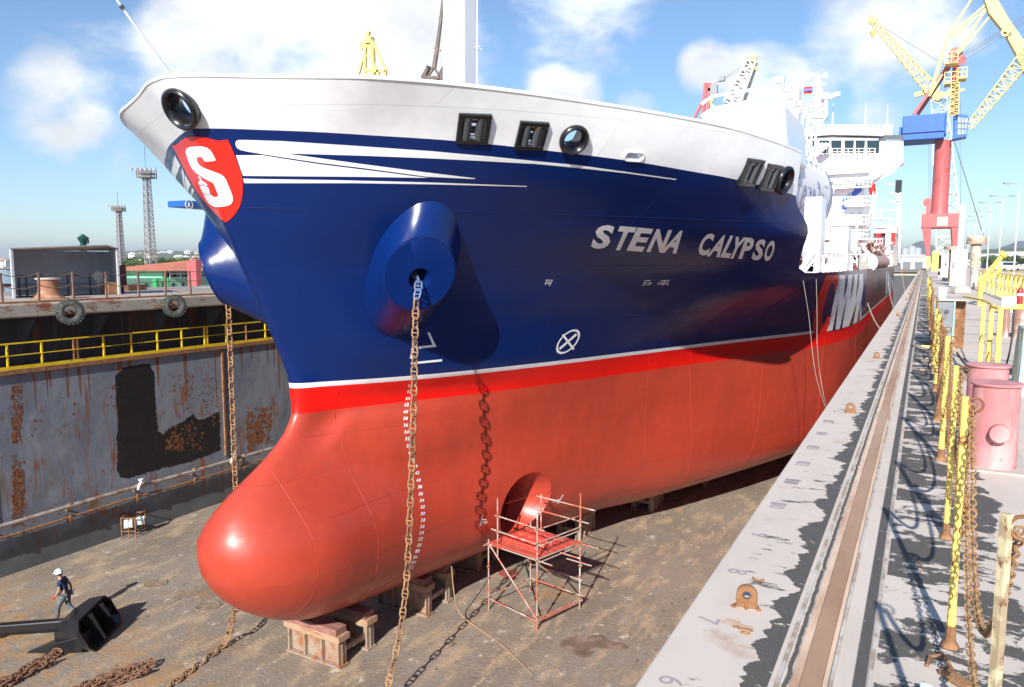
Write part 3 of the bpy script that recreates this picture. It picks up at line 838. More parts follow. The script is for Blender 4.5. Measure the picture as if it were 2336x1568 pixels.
# ---------------------------------------------------------------- aft accommodation and bridge
YBR=108.
def q(x,y,Y=YBR): return AY(x,y,Y)
br=MB();a=q(1838,600);
xl=XC-9.;xr=q(1968,500).x
br.bx(xl,xr,YBR,YBR+14,MD,q(0,300).z if False else q(1950,362).z)
acc=obj('accommodation_block',br,SHIPW,ship,bevel=.1)
def wnd(x0,y0,x1,y1,Y=YBR,mat=GLASS,par=None,nm='window',d=.06):
    p,r=q(x0,y0,Y),q(x1,y1,Y);m=MB();m.bx(p.x,r.x,Y-d,Y+.05,r.z,p.z);return obj(nm,m,mat,par or acc)
TEALG=M('pale_window',(.35,.55,.52),.2)
for x0,y0,x1,y1 in ((1929,405,1938,416),(1952,404,1962,416),(1979,453,1987,465)): wnd(x0,y0,x1,y1,mat=TEALG)
for k in range(5):
    for j in range(2): 
        x=1870-k*14; wnd(x,405+j*26,x+7,415+j*26,mat=TEALG)
# blue funnel-style curve painted on the front
m=MB()
cv=[(1883,500),(1900,492),(1920,482),(1950,470),(1958,458),(1966,445),(1966,432),(1950,432),(1950,444),(1938,458),(1915,472),(1885,486)]
kb=K(1950,420,6.273)
def flat(name,pts,mat,Y,d=.04,par=None):
    m=MB();m.prism([AY(x,y,Y)+V((0,-d,0)) for x,y in pts],(0,d*.8,0));return obj(name,m,mat,par or acc)
PB=M('marking_blue',(.05,.13,.62),.4)
flat('painted_blue_band',pl(kb,(650,470),(690,390),(760,355),(830,300),(875,240),(975,236),(970,290),(900,350),(820,400),(740,435)),PB,YBR)
flat('painted_blue_band',pl(kb,(870,196),(972,196),(972,218),(872,220)),PB,YBR)
flat('painted_blue_band',pl(kb,(650,515),(710,488),(735,575),(652,575)),PB,YBR)
# bridge deck with flared wing
wz1=q(1900,305).z;wt=q(1900,298).z
m=MB()
pts=[q(2061,322),q(2061,372),q(2052,378),q(2028,388),q(2010,402),q(1996,412),V((XC-9,YBR,q(1996,412).z)),V((XC-9,YBR,q(1996,322).z))]
m.prism([p+V((0,-.8,0)) for p in pts],(0,3.,0));wing=obj('bridge_wing',m,SHIPW,ship,bevel=.08)
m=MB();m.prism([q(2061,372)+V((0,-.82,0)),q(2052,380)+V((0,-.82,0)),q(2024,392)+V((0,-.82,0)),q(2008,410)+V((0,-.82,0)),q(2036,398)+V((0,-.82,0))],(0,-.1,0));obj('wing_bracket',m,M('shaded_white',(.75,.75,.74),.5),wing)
m=MB();r0,r1=q(1812,312),q(2020,360)
# wheelhouse
prof=[(1836,360),(1830,330),(1850,318),(1900,314),(2005,318),(2005,358)]
m.prism([q(*p)+V((0,-1.,0)) for p in prof],(0,8,0));wh=obj('wheelhouse',m,SHIPW,ship,bevel=.06)
for x0,x1 in ((1850,1868),(1871,1894),(1898,1922),(1928,1950),(1953,1975),(1979,2008)):
    p=[q(x0,323)+V((0,-1.06,0)),q(x1,323)+V((0,-1.06,0)),q(x1-2,352)+V((0,-1.06,0)),q(x0+1,352)+V((0,-1.06,0))]
    mm=MB();mm.prism(p,(0,.04,0));obj('bridge_window',mm,GLASS,wh)
m=MB()
m.prism([q(1800,318)+V((0,-1.6,0)),q(1830,300)+V((0,-1.6,0)),q(1860,296)+V((0,-1.6,0)),q(1990,298)+V((0,-1.6,0)),q(2018,306)+V((0,-1.6,0)),q(2018,314)+V((0,-1.6,0)),q(1900,312)+V((0,-1.6,0))],(0,8,0));obj('bridge_roof',m,SHIPW,ship,bevel=.05)
m=MB()
for y in (290,294,284): m.tube([q(1838,y),q(2020,y+3)],.05,5)
for x in range(1838,2024,14): m.tube([q(x,284),q(x,298)],.05,5)
obj('monkey_island_rail',m,SHIPW,ship)
m=MB()
for y in (344,351): m.tube([q(1890,y)+V((0,-2.,0)),q(2000,y)+V((0,-2.,0))],.05,5)
for x in range(1890,2002,12): m.tube([q(x,343)+V((0,-2.,0)),q(x,356)+V((0,-2.,0))],.05,5)
obj('bridge_front_rail',m,SHIPW,ship)
m=MB()   # diagonal white stripes = hose crane boom in front of windows
for k in range(4): m.bar(q(1842+k*9,362)+V((0,-3,0)),q(1876+k*8,334)+V((0,-3,0)),.28)
obj('stair_rail',m,SHIPW,ship)
m=MB();m.bar(q(2016,316)+V((0,-1,0)),q(2062,316)+V((0,-1,0)),.25,.5);obj('wing_awning',m,DGREY,wing)
m=MB();m.box(q(2022,300),(1.2,.8,1.6),rz=.3);obj('search_light',m,M('lamp_grey',(.55,.58,.56),.4),ship)
# radar mast
rm=MB();boxmast(rm,(q(1857,300).x,YBR+3,q(1859,310).z),(1.9,1.4),(q(1859,255,).x,YBR+3,q(1859,255).z),(1.2,1.0))
rm.prism([q(1832,256)+V((0,2,0)),q(1882,256)+V((0,2,0)),q(1872,262)+V((0,2,0)),q(1842,262)+V((0,2,0))],(0,3,0))
rm.tube([q(1860,256)+V((0,3,0)),q(1860,170)+V((0,3,0)),q(1860,160)+V((0,3,0))],[.75,.5,.12],10)
rmo=obj('radar_mast',rm,SHIPW,ship,smooth=30)
m=MB()
for (xa,ya,xb,yb,w_) in ((1838,164,1882,166,.25),(1846,186,1878,184,.2),(1846,206,1872,204,.2),(1842,222,1870,222,.25),(1862,224,1905,206,.55),(1905,206,1912,206,.5)):
    m.bar(q(xa,ya)+V((0,2.6,0)),q(xb,yb)+V((0,2.6,0)),w_)
for x in (1839,1880,1848,1876): m.tube([q(x,168)+V((0,2.6,0)),q(x,156)+V((0,2.6,0))],.12,6)
obj('mast_yards',m,SHIPW,rmo)
m=MB()
for y in (232,238,246): m.tube([q(1832,y)+V((0,1.8,0)),q(1884,y)+V((0,1.8,0))],.06,5)
for x in (1832,1844,1856,1870,1884): m.tube([q(x,230)+V((0,1.8,0)),q(x,256)+V((0,1.8,0))],.06,5)
m.bar(q(1881,256)+V((0,1.8,0)),q(1881,218)+V((0,1.8,0)),.4);m.box(q(1880,214)+V((0,1.8,0)),(.9,.9,.7))
m.bar(q(1832,256)+V((0,1.8,0)),q(1850,280)+V((0,1.8,0)),.15);m.bar(q(1884,256)+V((0,1.8,0)),q(1868,280)+V((0,1.8,0)),.15)
obj('mast_platform_rail',m,SHIPW,rmo)
fl=MB();p=q(1838,190)+V((0,2.4,0))
rws=[[p+V((-.0+x*.25,.15*sin(x*1.7),-z*.22)) for x in range(-2,3)] for z in range(5)]
fl.grid(rws);o=obj('signal_flag',fl,M('flag_red',(.6,.03,.04),.7),rmo)
m=MB();m.box(p+V((0,-.2,-.42)),(1.2,.04,.26),rz=.1);obj('flag_blue_band',m,PB,o)
for x,w_ in ((1882,.5),(1912,.9),(1944,.8),(1961,.55),(1919,.35)):
    m=MB();m.tube([q(x,300)+V((0,6,0)),q(x,268 if w_<.5 else 270)+V((0,6,0))],w_,12);eo=obj('exhaust_pipe',m,M('pipe_steel',(.7,.7,.7),.3,metal=.5),ship,smooth=40)
for x,y in ((1890,220),(1968,218),(2020,225)):
    m=MB();m.tube([q(x,300)+V((0,5,0)),q(x,268)+V((0,5,0)),q(x+1,y)+V((0,5,0))],[.12,.1,.03],6);obj('whip_antenna',m,SHIPW,ship)
# starboard lower decks: side house, stairs, recess
m=MB();m.bx(q(1990,600).x,q(2018,600).x,YBR+1,YBR+12,MD,q(2000,538).z);obj('stair_tower',m,SHIPW,ship)
YS=104.
m=MB();m.bx(AY(1996,520,YS).x,AY(2046,520,YS).x,YS,YS+20,AY(2030,532,YS).z,AY(2030,515,YS).z)
m.bx(AY(2030,520,YS).x,AY(2040,520,YS).x,YS,YS+20,MD,AY(2030,532,YS).z)
sd=obj('poop_side_structure',m,SHIPW,ship,bevel=.05)
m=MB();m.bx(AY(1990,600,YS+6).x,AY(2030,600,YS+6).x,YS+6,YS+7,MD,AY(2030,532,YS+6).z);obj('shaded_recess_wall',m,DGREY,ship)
m=MB()
for (xa,ya,xb,yb) in ((1992,470,1992,516),(2008,470,2008,516),(2048,420,2048,516),(2052,420,2052,600),(2030,440,2052,440),(2030,460,2052,460),(2030,480,2052,480),(2030,500,2052,500),(2022,420,2052,420)):
    m.bar(AY(xa,ya,YS),AY(xb,yb,YS),.15)
for y in (480,498,545,560): m.bar(AY(1986,y,YS-2),AY(2030,y,YS-2),.12)
for x in range(1986,2032,7): m.bar(AY(x,545,YS-2),AY(x,565,YS-2),.1)
obj('poop_rail_frames',m,SHIPW,ship)
m=MB();m.bx(XC+11.2,XC+11.75,100,124,MD,AY(2044,512,104).z);obj('poop_side_shell',m,SHIPW,ship,bevel=.05)
m=MB();m.box(AY(2050,425,YS),(.7,.5,1.4));obj('navigation_light_screen',m,BLACK,ship)
m=MB();m.lathe([(.05,-.8),(.3,-.6),(.42,-.1),(.3,.35),(.38,.5),(.05,.9)],AY(1990,432,YBR-1),12);obj('hanging_life_suit',m,PR,ship,smooth=60)
for x,y in ((2036,545),(2004,548)):
    m=MB();m.tube([AY(x,y+14,YS-1),AY(x,y-14,YS-1)],.28,10);obj('fire_extinguisher_cabinet',m,PR,ship)
m=MB();random.seed(3)
for k in range(26):
    x=random.uniform(1946,2028);y=random.uniform(560,598)
    p=AY(x,y,random.uniform(70,98));m.tube([p,p+V((random.uniform(-.8,.8),random.uniform(-3,3),random.uniform(-.6,.9)))],random.uniform(.06,.18),6)
obj('cargo_manifold_pipes',m,M('manifold_brown',(.35,.13,.08),.5,c2=(.5,.45,.4),s=.8,thr=(.5,.55)),ship)
m=MB();m.tube([AY(2015,598,70),AY(1976,598,62)],.5,14);obj('hose_roller',m,M('hose_tan',(.42,.25,.2),.5),ship,smooth=40)
m=MB();m.lathe([(.01,-.25),(.7,-.2),(.75,0),(.7,.2),(.01,.25)],AY(1978,600,61.5),18,mat=Matrix.Rotation(pi/2,3,'X'));obj('hose_roller_flange',m,SHIPW,ship,smooth=40)
m=MB()
for (a,b) in (((1916,520),(1945,600)),((1936,575),(1960,600)),((1968,560),(1990,597)),((1925,560),(1925,600)),((1950,556),(1950,600))):
    m.bar(AY(*a,55),AY(*b,55),.16)
obj('derrick_posts',m,SHIPW,ship)
m=MB();m.lathe([(0.01,-.1),(.12,-.08),(.13,0)],AY(1886,548,36.2),12);0 and m.lathe([(0,-.4),(.35,-.25),(.4,0),(.35,.25),(0,.4)],AY(1895,545,36),12);obj('round_vent_hole',m,M('vent_brown',(.12,.05,.04),.6),ship,smooth=60)

# railings and platforms stacked on the accommodation front, deck gear between
for k,(y,xa,xb) in enumerate(((395,1895,1985),(428,1905,1990),(470,1930,1992),(512,1900,2000),(545,1925,1985))):
    m=MB();z=q(1950,y).z;a,b=q(xa,y).x,q(xb,y).x
    m.bx(a,b,YBR-1.6,YBR-.02,z-.18,z);po=obj('front_platform',m,SHIPW,ship)
    m=MB()
    for h in (.5,1.05): m.bar((a,YBR-1.5,z+h),(b,YBR-1.5,z+h),.09)
    n=9
    for i in range(n+1): m.bar((lerp(a,b,i/n),YBR-1.5,z),(lerp(a,b,i/n),YBR-1.5,z+1.05),.08)
    obj('platform_rail',m,SHIPW,po)
for (x,y) in ((1915,412),(1936,440),(1958,486),(1940,486),(1918,530),(1965,530),(1975,412)): wnd(x,y,x+7,y+9,mat=TEALG)
m=MB();
for k in range(9): m.bar(q(1984+k*1.2,512-k*8)+V((0,-2,0)),q(1992+k*1.2,512-k*8)+V((0,-2,0)),.12)
m.bar(q(1983,516)+V((0,-2,0)),q(1995,440)+V((0,-2,0)),.14);m.bar(q(1991,516)+V((0,-2,0)),q(2003,440)+V((0,-2,0)),.14);obj('outside_stairs',m,SHIPW,ship)
LG=M('deck_gear_grey',(.5,.5,.5),.5,c2=(.3,.2,.15),s=1,thr=(.55,.6))
rnd_=random.Random(44)
for k in range(14):
    Y=52+k*3.2;X=XC+rnd_.uniform(5,10.5);m=MB();h=rnd_.uniform(.9,2.6)
    if k%3==0: m.lathe([(.22,0),(.22,h*.8),(.42,h*.85),(.42,h),(.01,h+.05)],(X,Y,MD+.72),12);obj('tank_vent',m,SHIPW,ship,smooth=40)
    elif k%3==1: m.bx(X-.4,X+.4,Y-.5,Y+.5,MD+.72,MD+.72+h*.6);obj('deck_box',m,SHIPW if k%2 else LG,ship,bevel=.04)
    else:
        m.bar((X,Y,MD+.7),(X,Y,MD+.72+h*1.5),.16);m.bar((X-.9,Y,MD+.72+h*1.5),(X+.9,Y,MD+.72+h*1.5),.12);obj('lamp_post_frame',m,SHIPW,ship)
for k in range(5):
    m=MB();x=XC+6.2+k*.55;m.tube([(x,50,MD+1.05),(x,100,MD+1.05)],.12,8);obj('deck_pipeline',m,M('pipeline_red',(.45,.16,.11),.5,c2=(.6,.5,.45),s=.6,thr=(.52,.56)) if k%2 else LG,ship,smooth=60)
# ================================================================ DOCK FLOOR, WALLS, QUAY
def gmat(name,layers,rough=.85,bump=.25,base=(.2,.17,.14),local=False):
    """ground material: base + list of (colour, scale, lo, hi, stretch, extra (axis,centre,width))"""
    m=bpy.data.materials.new(name);m.use_nodes=True;nt=m.node_tree;L=nt.links.new
    b=nt.nodes['Principled BSDF'];b.inputs['Roughness'].default_value=rough;tc=N(nt,'ShaderNodeTexCoord')
    col=N(nt,'ShaderNodeRGB');col.outputs[0].default_value=rgba(base);out=col.outputs[0]
    for i,(c,s,lo,hi,st,det,rot) in enumerate(layers):
        mp=N(nt,'ShaderNodeMapping');mp.inputs['Scale'].default_value=st;mp.inputs['Rotation'].default_value=(0,0,rot);mp.inputs['Location'].default_value=(i*3.7,i*1.3,0);L(tc.outputs['Object'],mp.inputs[0])
        n=N(nt,'ShaderNodeTexNoise');n.inputs['Scale'].default_value=s;n.inputs['Detail'].default_value=det;n.inputs['Roughness'].default_value=.68;L(mp.outputs[0],n.inputs['Vector'])
        r=N(nt,'ShaderNodeMapRange');r.inputs['From Min'].default_value=lo;r.inputs['From Max'].default_value=hi;L(n.outputs['Fac'],r.inputs['Value'])
        mx=N(nt,'ShaderNodeMix',data_type='RGBA');L(r.outputs[0],mx.inputs['Factor']);L(out,mx.inputs['A']);mx.inputs['B'].default_value=rgba(c);out=mx.outputs['Result']
    if local:
        sx=N(nt,'ShaderNodeSeparateXYZ');L(tc.outputs['Object'],sx.inputs[0])
        def rng(o,a,b_):
            r=N(nt,'ShaderNodeMapRange');r.inputs['From Min'].default_value=a;r.inputs['From Max'].default_value=b_;L(o,r.inputs['Value']);return r.outputs[0]
        n=N(nt,'ShaderNodeTexNoise');n.inputs['Scale'].default_value=1.1;n.inputs['Detail'].default_value=10;n.inputs['Roughness'].default_value=.7;L(tc.outputs['Object'],n.inputs['Vector'])
        a1=N(nt,'ShaderNodeMath',operation='MULTIPLY');L(rng(sx.outputs['X'],-15.5,-19),a1.inputs[0]);L(rng(sx.outputs['Y'],17,13.5),a1.inputs[1])
        a2=N(nt,'ShaderNodeMath',operation='MULTIPLY');L(a1.outputs[0],a2.inputs[0]);L(rng(n.outputs['Fac'],.47,.60),a2.inputs[1])
        mx=N(nt,'ShaderNodeMix',data_type='RGBA');L(a2.outputs[0],mx.inputs['Factor']);L(out,mx.inputs['A']);mx.inputs['B'].default_value=(.38,.22,.10,1);out=mx.outputs['Result']
    L(out,b.inputs['Base Color'])
    n=N(nt,'ShaderNodeTexNoise');n.inputs['Scale'].default_value=9;n.inputs['Detail'].default_value=8;L(tc.outputs['Object'],n.inputs['Vector'])
    bp=N(nt,'ShaderNodeBump');bp.inputs['Strength'].default_value=bump;bp.inputs['Distance'].default_value=.05;L(n.outputs['Fac'],bp.inputs['Height']);L(bp.outputs[0],b.inputs['Normal'])
    return m
FLOORM=gmat('dock_floor_concrete',[((.21,.17,.13),.35,.42,.62,(1,.5,1),6,.2),((.42,.31,.20),1.4,.50,.62,(1,.35,1),10,.25),((.40,.20,.06),.25,.60,.74,(1,.6,1),8,.2),((.52,.45,.36),2.2,.59,.65,(1,.6,1),12,.3),((.10,.09,.08),3.5,.60,.66,(1,1,1),10,0),((.50,.45,.38),14,.60,.66,(1,.7,1),8,.3),((.13,.11,.09),17,.60,.67,(1,1,1),8,0)],base=(.27,.225,.18),bump=.5,local=True)
m=MB();m.bx(-30.4,-.9,-25,260,-.5,0);struct('dock_floor',m,FLOORM)
# painted/wet patch, drain covers
PATCH=M('dark_stain',(.17,.115,.085),.85,var=.3,c2=(.27,.2,.15),s=2.5,thr=(.5,.6))
def blob(name,c,rx,ry,z,mat,seed,n=40,rough=.35):
    pts=[];rnd=random.Random(seed);ph=[rnd.uniform(0,6.28) for _ in range(6)]
    for i in range(n):
        a=2*pi*i/n;k=1+sum(rough/(j+1.5)*sin((j+2)*a+ph[j]) for j in range(6));pts.append(V((c[0]+rx*k*cos(a),c[1]+ry*k*sin(a),z)))
    m=MB();m.add(pts+[V((c[0],c[1],z))],[(i,(i+1)%n,n) for i in range(n)]);return struct(name,m,mat)
p=AZ(1340,1470,0);blob('floor_stain',p,.8,.62,.004,PATCH,2,40,.5)
p=AZ(1160,1310,0);blob('floor_stain',p,.5,.35,.004,M('red_overspray',(.33,.09,.07),.8),5)
for x,y in ((355,1332),(475,1384)):
    p=AZ(x,y,0);dm=MB();dm.lathe([(.42,.0),(.42,.012),(.36,.018),(.34,.008),(.05,.008),(.01,.008)],(p.x,p.y,.002),24)
    for k in range(14): dm.tube([V((p.x+.39*cos(a),p.y+.39*sin(a),.01)) for a in (k*.449,k*.449+.3)],.025,5)
    tag(obj('drain_cover',dm,M('floor_iron',(.2,.15,.11),.8,c2=(.33,.25,.17),s=6,thr=(.45,.6))),'round perforated drain cover '+('out in the open dock floor near the worker' if x<400 else 'close under the tip of the bulbous bow'),'drain cover','round drain covers in the dock floor')
# near (right) dock wall face below the coping
WALLN=M('near_wall',(.30,.28,.25),.85,c2=(.2,.11,.06),s=.8,thr=(.5,.7),st=(1,1,.25))
# far wall material: blue grey steel with vertical rust
def wallmat(name,base,rust=1.):
    m=bpy.data.materials.new(name);m.use_nodes=True;nt=m.node_tree;L=nt.links.new
    b=nt.nodes['Principled BSDF'];b.inputs['Roughness'].default_value=.55;tc=N(nt,'ShaderNodeTexCoord')
    col=N(nt,'ShaderNodeRGB');col.outputs[0].default_value=rgba(base);out=col.outputs[0]
    L_=[((base[0]*.62,base[1]*.66,base[2]*.72),.5,.45,.65,(1,1,.5),5),((.17,.12,.06),.9,.55,.72,(1,1,.28),8),((.24,.085,.03),1.1,.57,.63,(1,1.6,.22),12),((.22,.07,.025),5.5,.60,.64,(1,1,.6),10),((base[0]*1.4,base[1]*1.35,base[2]*1.3),.8,.62,.75,(1,1,.3),6),((.035,.03,.03),.45,.66,.74,(1,1,.5),9)]
    for i,(c,s,lo,hi,st,det) in enumerate(L_):
        mp=N(nt,'ShaderNodeMapping');mp.inputs['Scale'].default_value=st;mp.inputs['Location'].default_value=(i*5.1,i*2.3,i);L(tc.outputs['Object'],mp.inputs[0])
        n=N(nt,'ShaderNodeTexNoise');n.inputs['Scale'].default_value=s;n.inputs['Detail'].default_value=det;n.inputs['Roughness'].default_value=.7;L(mp.outputs[0],n.inputs['Vector'])
        r=N(nt,'ShaderNodeMapRange');r.inputs['From Min'].default_value=lo;r.inputs['From Max'].default_value=hi;r.inputs['To Max'].default_value=.9*rust;L(n.outputs['Fac'],r.inputs['Value'])
        mx=N(nt,'ShaderNodeMix',data_type='RGBA');L(r.outputs[0],mx.inputs['Factor']);L(out,mx.inputs['A']);mx.inputs['B'].default_value=rgba(c);out=mx.outputs['Result']
    sx=N(nt,'ShaderNodeSeparateXYZ');L(tc.outputs['Object'],sx.inputs[0]);nn=N(nt,'ShaderNodeTexNoise');nn.inputs['Scale'].default_value=.6;nn.inputs['Detail'].default_value=8;L(tc.outputs['Object'],nn.inputs['Vector'])
    ad=N(nt,'ShaderNodeMath',operation='MULTIPLY_ADD');L(nn.outputs['Fac'],ad.inputs[0]);ad.inputs[1].default_value=2.6;L(sx.outputs['Z'],ad.inputs[2])
    r=N(nt,'ShaderNodeMapRange');r.inputs['From Min'].default_value=2.9;r.inputs['From Max'].default_value=2.2;r.inputs['To Max'].default_value=.7;L(ad.outputs[0],r.inputs['Value'])
    mx=N(nt,'ShaderNodeMix',data_type='RGBA');L(r.outputs[0],mx.inputs['Factor']);L(out,mx.inputs['A']);mx.inputs['B'].default_value=(.075,.08,.075,1);out=mx.outputs['Result']
    L(out,b.inputs['Base Color'])
    n=N(nt,'ShaderNodeTexNoise');n.inputs['Scale'].default_value=.9;n.inputs['Detail'].default_value=4;L(tc.outputs['Object'],n.inputs['Vector'])
    bp=N(nt,'ShaderNodeBump');bp.inputs['Strength'].default_value=.3;bp.inputs['Distance'].default_value=.12;L(n.outputs['Fac'],bp.inputs['Height']);L(bp.outputs[0],b.inputs['Normal'])
    return m
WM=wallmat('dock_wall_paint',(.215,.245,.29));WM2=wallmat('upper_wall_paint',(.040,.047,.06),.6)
XW=-30.1
fw=thing('dock_wall','tall rust streaked grey steel dock wall with dark upper band beyond the bow','dock wall',(XW,40,0))
m=MB();m.bx(XW-1.6,XW,-25,260,0,7.62);obj('lower_wall_plate',m,WM,fw)
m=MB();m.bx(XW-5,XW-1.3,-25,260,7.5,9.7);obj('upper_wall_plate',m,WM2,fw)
m=MB();m.bx(XW-1.6,XW+.12,-25,260,7.625,7.78);obj('walkway_ledge',m,RUST,fw)
m=MB();m.bx(XW-5.2,XW-.1,-25,260,9.72,10.25);obj('wall_coping',m,M('coping_grey',(.42,.38,.33),.7,c2=(.27,.1,.05),s=1.6,thr=(.52,.6),st=(1,.5,1),c3=(.16,.07,.04),s3=5,thr3=(.62,.66)),fw,bevel=.06)
m=MB();m.bx(XW-.55,XW-.4,-25,260,10.252,10.33);obj('coping_rail',m,RUST,fw)
TAR=M('black_tar',(.010,.010,.011),.6,c2=(.10,.035,.015),s=.6,thr=(.60,.74),st=(1,1,.9),c3=(.022,.02,.02),s3=4,thr3=(.5,.7),var=.3)
def wpatch(pts,mat,name='tar_patch',d=.006):
    rr=random.Random(12);q=[]
    for i in range(len(pts)):
        (xa,ya),(xb,yb)=pts[i-1],pts[i];n=max(1,int(hypot(xb-xa,yb-ya)/4))
        for k in range(n): q.append((lerp(xa,xb,k/n)+rr.uniform(-1.6,1.6),lerp(ya,yb,k/n)+rr.uniform(-1.6,1.6)))
    P=[AX(x,y,XW+d) for x,y in q];m=MB();m.v=[tuple(q) for q in P];t=tessellate_polygon([P]);m.f=[tuple(i) for i in t];m.m=[0]*len(t)
    return obj(name,m,mat,fw)
wpatch([(283,838),(322,832),(342,830),(345,843),(352,850),(354,900),(356,940),(361,985),(372,992),(385,977),(405,968),(420,960),(440,945),(452,958),(470,955),(501,938),(502,1029),(470,1040),(440,1052),(400,1062),(330,1080),(290,1092),(275,1090),(266,1070),(268,1040),(266,1000),(269,960),(264,900),(262,860)],TAR)
m=MB()
for y in (26.2,31.5,37,43,15.2,10): m.bx(XW+.002,XW+.08,y-.05,y+.05,2.3,7.6)
obj('wall_stiffener',m,RUST,fw)
m=MB()
for k,y in enumerate((17.5,20.5,23.5,26.5,29.5,32.5,14.5,35.5,38.5)):
    m.add([(XW-1.2,y-.04,9.6),(XW-.15,y-.04,9.6),(XW-1.2,y-.04,8.3)],[(0,1,2)]);m.add([(XW-1.2,y+.04,9.6),(XW-.15,y+.04,9.6),(XW-1.2,y+.04,8.3)],[(0,1,2)])
    m.bx(XW-1.3,XW-1.22,y+1.3,y+1.42,7.8,9.6)
obj('wall_brackets',m,DGREY,fw)
# wall pipes: long horizontal pipes with clamps
for z,r,x,nm,lb in ((2.08,.085,XW+.3,'wall_pipe','thick pale grey pipe running along the foot of the rusty dock wall, the upper one'),(1.62,.05,XW+.26,'wall_pipe','thin rusty pipe under the thick grey pipe on the dock wall')):
    t=thing(nm,lb,'pipe',(x,30,z),'pipes along the dock wall')
    m=MB();m.tube([(x,y,z+.02*sin(y*.7)) for y in range(-20,120,4)],r,10);obj('pipe_run',m,M('pipe_grey',(.34,.30,.27),.6,c2=(.25,.13,.07),s=2,thr=(.5,.6)) if r>.06 else RUST,t,smooth=60)
    m=MB()
    for y in range(5,60,3): m.bar((x,y+1.1,z-.2),(XW,y+1.1,z-.2),.06);m.box((x,y+1.1,z),(.14,.09,.26))
    obj('pipe_clamps',m,RUST,t)
    if r>.06:
        for yy in (21.1,26.2): 
            m=MB();m.tube([(x+.05,yy,z-.1),(x+.16,yy,z+.12),(x+.12,yy+.2,z+.3),(x,yy+.3,z+.15)],.06,8);m.lathe([(.1,-.02),(.11,.02)],(x+.12,yy+.1,z+.32),12);obj('pipe_valve',m,M('valve_white',(.75,.77,.76),.5),t,smooth=50)
# yellow walkway railing: bays
yr=thing('walkway_railing','yellow steel railing with rusty spots along the ledge of the far dock wall','railing',(XW,30,7.78))
y=6.;ym=M('walkway_yellow',(.80,.55,.02),.5,c2=(.25,.10,.03),s=5,thr=(.60,.65),var=.1)
ry=[]
while y<62: ry.append(y);y+=1.28
for i,y in enumerate(ry):
    m=MB();m.box((XW+.04,y,8.29),(.06,.06,1.0))
    if i%5==0: m.box((XW+.04,y+.16,8.29),(.05,.07,1.0))
    obj('post',m,RUST if i%7 in (3,) else ym,yr)
for z,w_ in ((8.78,.05),(8.33,.028)):
    m=MB();m.bx(XW+.005,XW+.075,6,62,z-w_/2,z+w_/2);obj('rail',m,ym,yr)
m=MB();m.bx(XW+.085,XW+.105,6,62,7.80,7.93);obj('toe_board',m,ym,yr)
# flaking rust scale in clusters
rr=random.Random(9)
def scale_patch(cl,n,smax,nm='rust_scale',dd=.004):
    m=MB()
    for _ in range(n):
        x0,y0,x1,y1=rr.choice(cl);x=rr.uniform(x0,x1);y=rr.uniform(y0,y1);s=smax*rr.random()**2.2+.7;k=rr.randint(5,8);P=[]
        for i in range(k):
            a=2*pi*i/k;q=s*rr.uniform(.5,1.2);P.append(AX(x+q*cos(a)*.8,y+q*sin(a)*1.25,XW+dd+.002*(_%3)))
        m.add(P,[tuple(range(k))])
    o=obj(nm,m,M('rust_flake',(.20,.065,.025),.85,c2=(.28,.12,.04),s=5,thr=(.4,.6)),fw);o['kind']='stuff';return o
scale_patch([(26,880,50,960),(28,960,48,1010),(28,1040,56,1200),(30,1070,54,1200),(30,1080,54,1190)],900,4)
scale_patch([(380,850,440,900),(390,900,470,950),(430,940,500,975),(460,860,500,930)],260,2.4)
scale_patch([(560,960,600,1010),(585,930,620,1010),(565,930,590,1040)],520,4.2)
scale_patch([(240,1155,300,1180),(225,1160,270,1180),(240,880,275,930),(140,900,170,1000),(70,860,100,1000)],120,3.5)
scale_patch([(375,985,470,1030),(390,970,450,1010),(380,1000,420,1030)],260,2.6,'rust_scale',.009)
# rust drips below the ledge: slim runs
m=MB();rn=random.Random(4)
for k in range(30):
    y=rn.uniform(13,40);w_=rn.uniform(.03,.12);l=rn.uniform(.6,2.9)
    m.add([(XW+.004,y-w_,7.6),(XW+.004,y+w_,7.6),(XW+.004,y+w_*.3,7.6-l),(XW+.004,y-w_*.2,7.6-l*.9)],[(0,1,2,3)])
obj('rust_runs',m,M('rust_run',(.21,.085,.035),.8,c2=(.14,.13,.14),s=6,thr=(.5,.6),st=(1,1,.3)),fw)
# tyres
def tyre():
    t=thing('tyre_fender','','tyre fender',(0,0,0),'tyre fenders hung on the far dock wall')
    m=MB();Rm=Matrix.Rotation(pi/2,3,'Y')
    prof=[(.36,-.16),(.42,-.2),(.58,-.21),(.66,-.17),(.70,-.08),(.71,0),(.70,.08),(.66,.17),(.58,.21),(.42,.2),(.36,.16),(.38,0),(.36,-.16)]
    m.lathe(prof,(0,0,0),40,mat=Rm,cap=False);obj('tyre_body',m,RUBBER,t,smooth=50)
    m=MB()
    for k in range(22):
        a=2*pi*k/22
        for s in (-1,1):
            R=Matrix.Rotation(a+(.14 if s>0 else 0),3,'X');m.box(R@V((s*.115,0,.70)),(.17,.12,.07),mat=R)
    obj('tread_lugs',m,RUBBER,t)
    m=MB();m.tube([(0,0,.38),(-.1,.1,.75),(-.35,.15,.92)],.02,6);obj('hanging_rope',m,M('rope',(.45,.4,.3),.8),t)
    return t
ty=tyre();tp=[AX(160,712,XW+.25),AX(398,698,XW+.25)]
ty.location=tp[0];ty.scale=(.7,.7,.7);ty.rotation_euler=(0,0,-.35);ty['label']='muddy grey tractor tyre hung on the far dock wall in front of the rusty bollard'
dup(ty,tp[1],-.35,'grey tractor tyre hung on the far dock wall nearest the ship bow',None,.7)
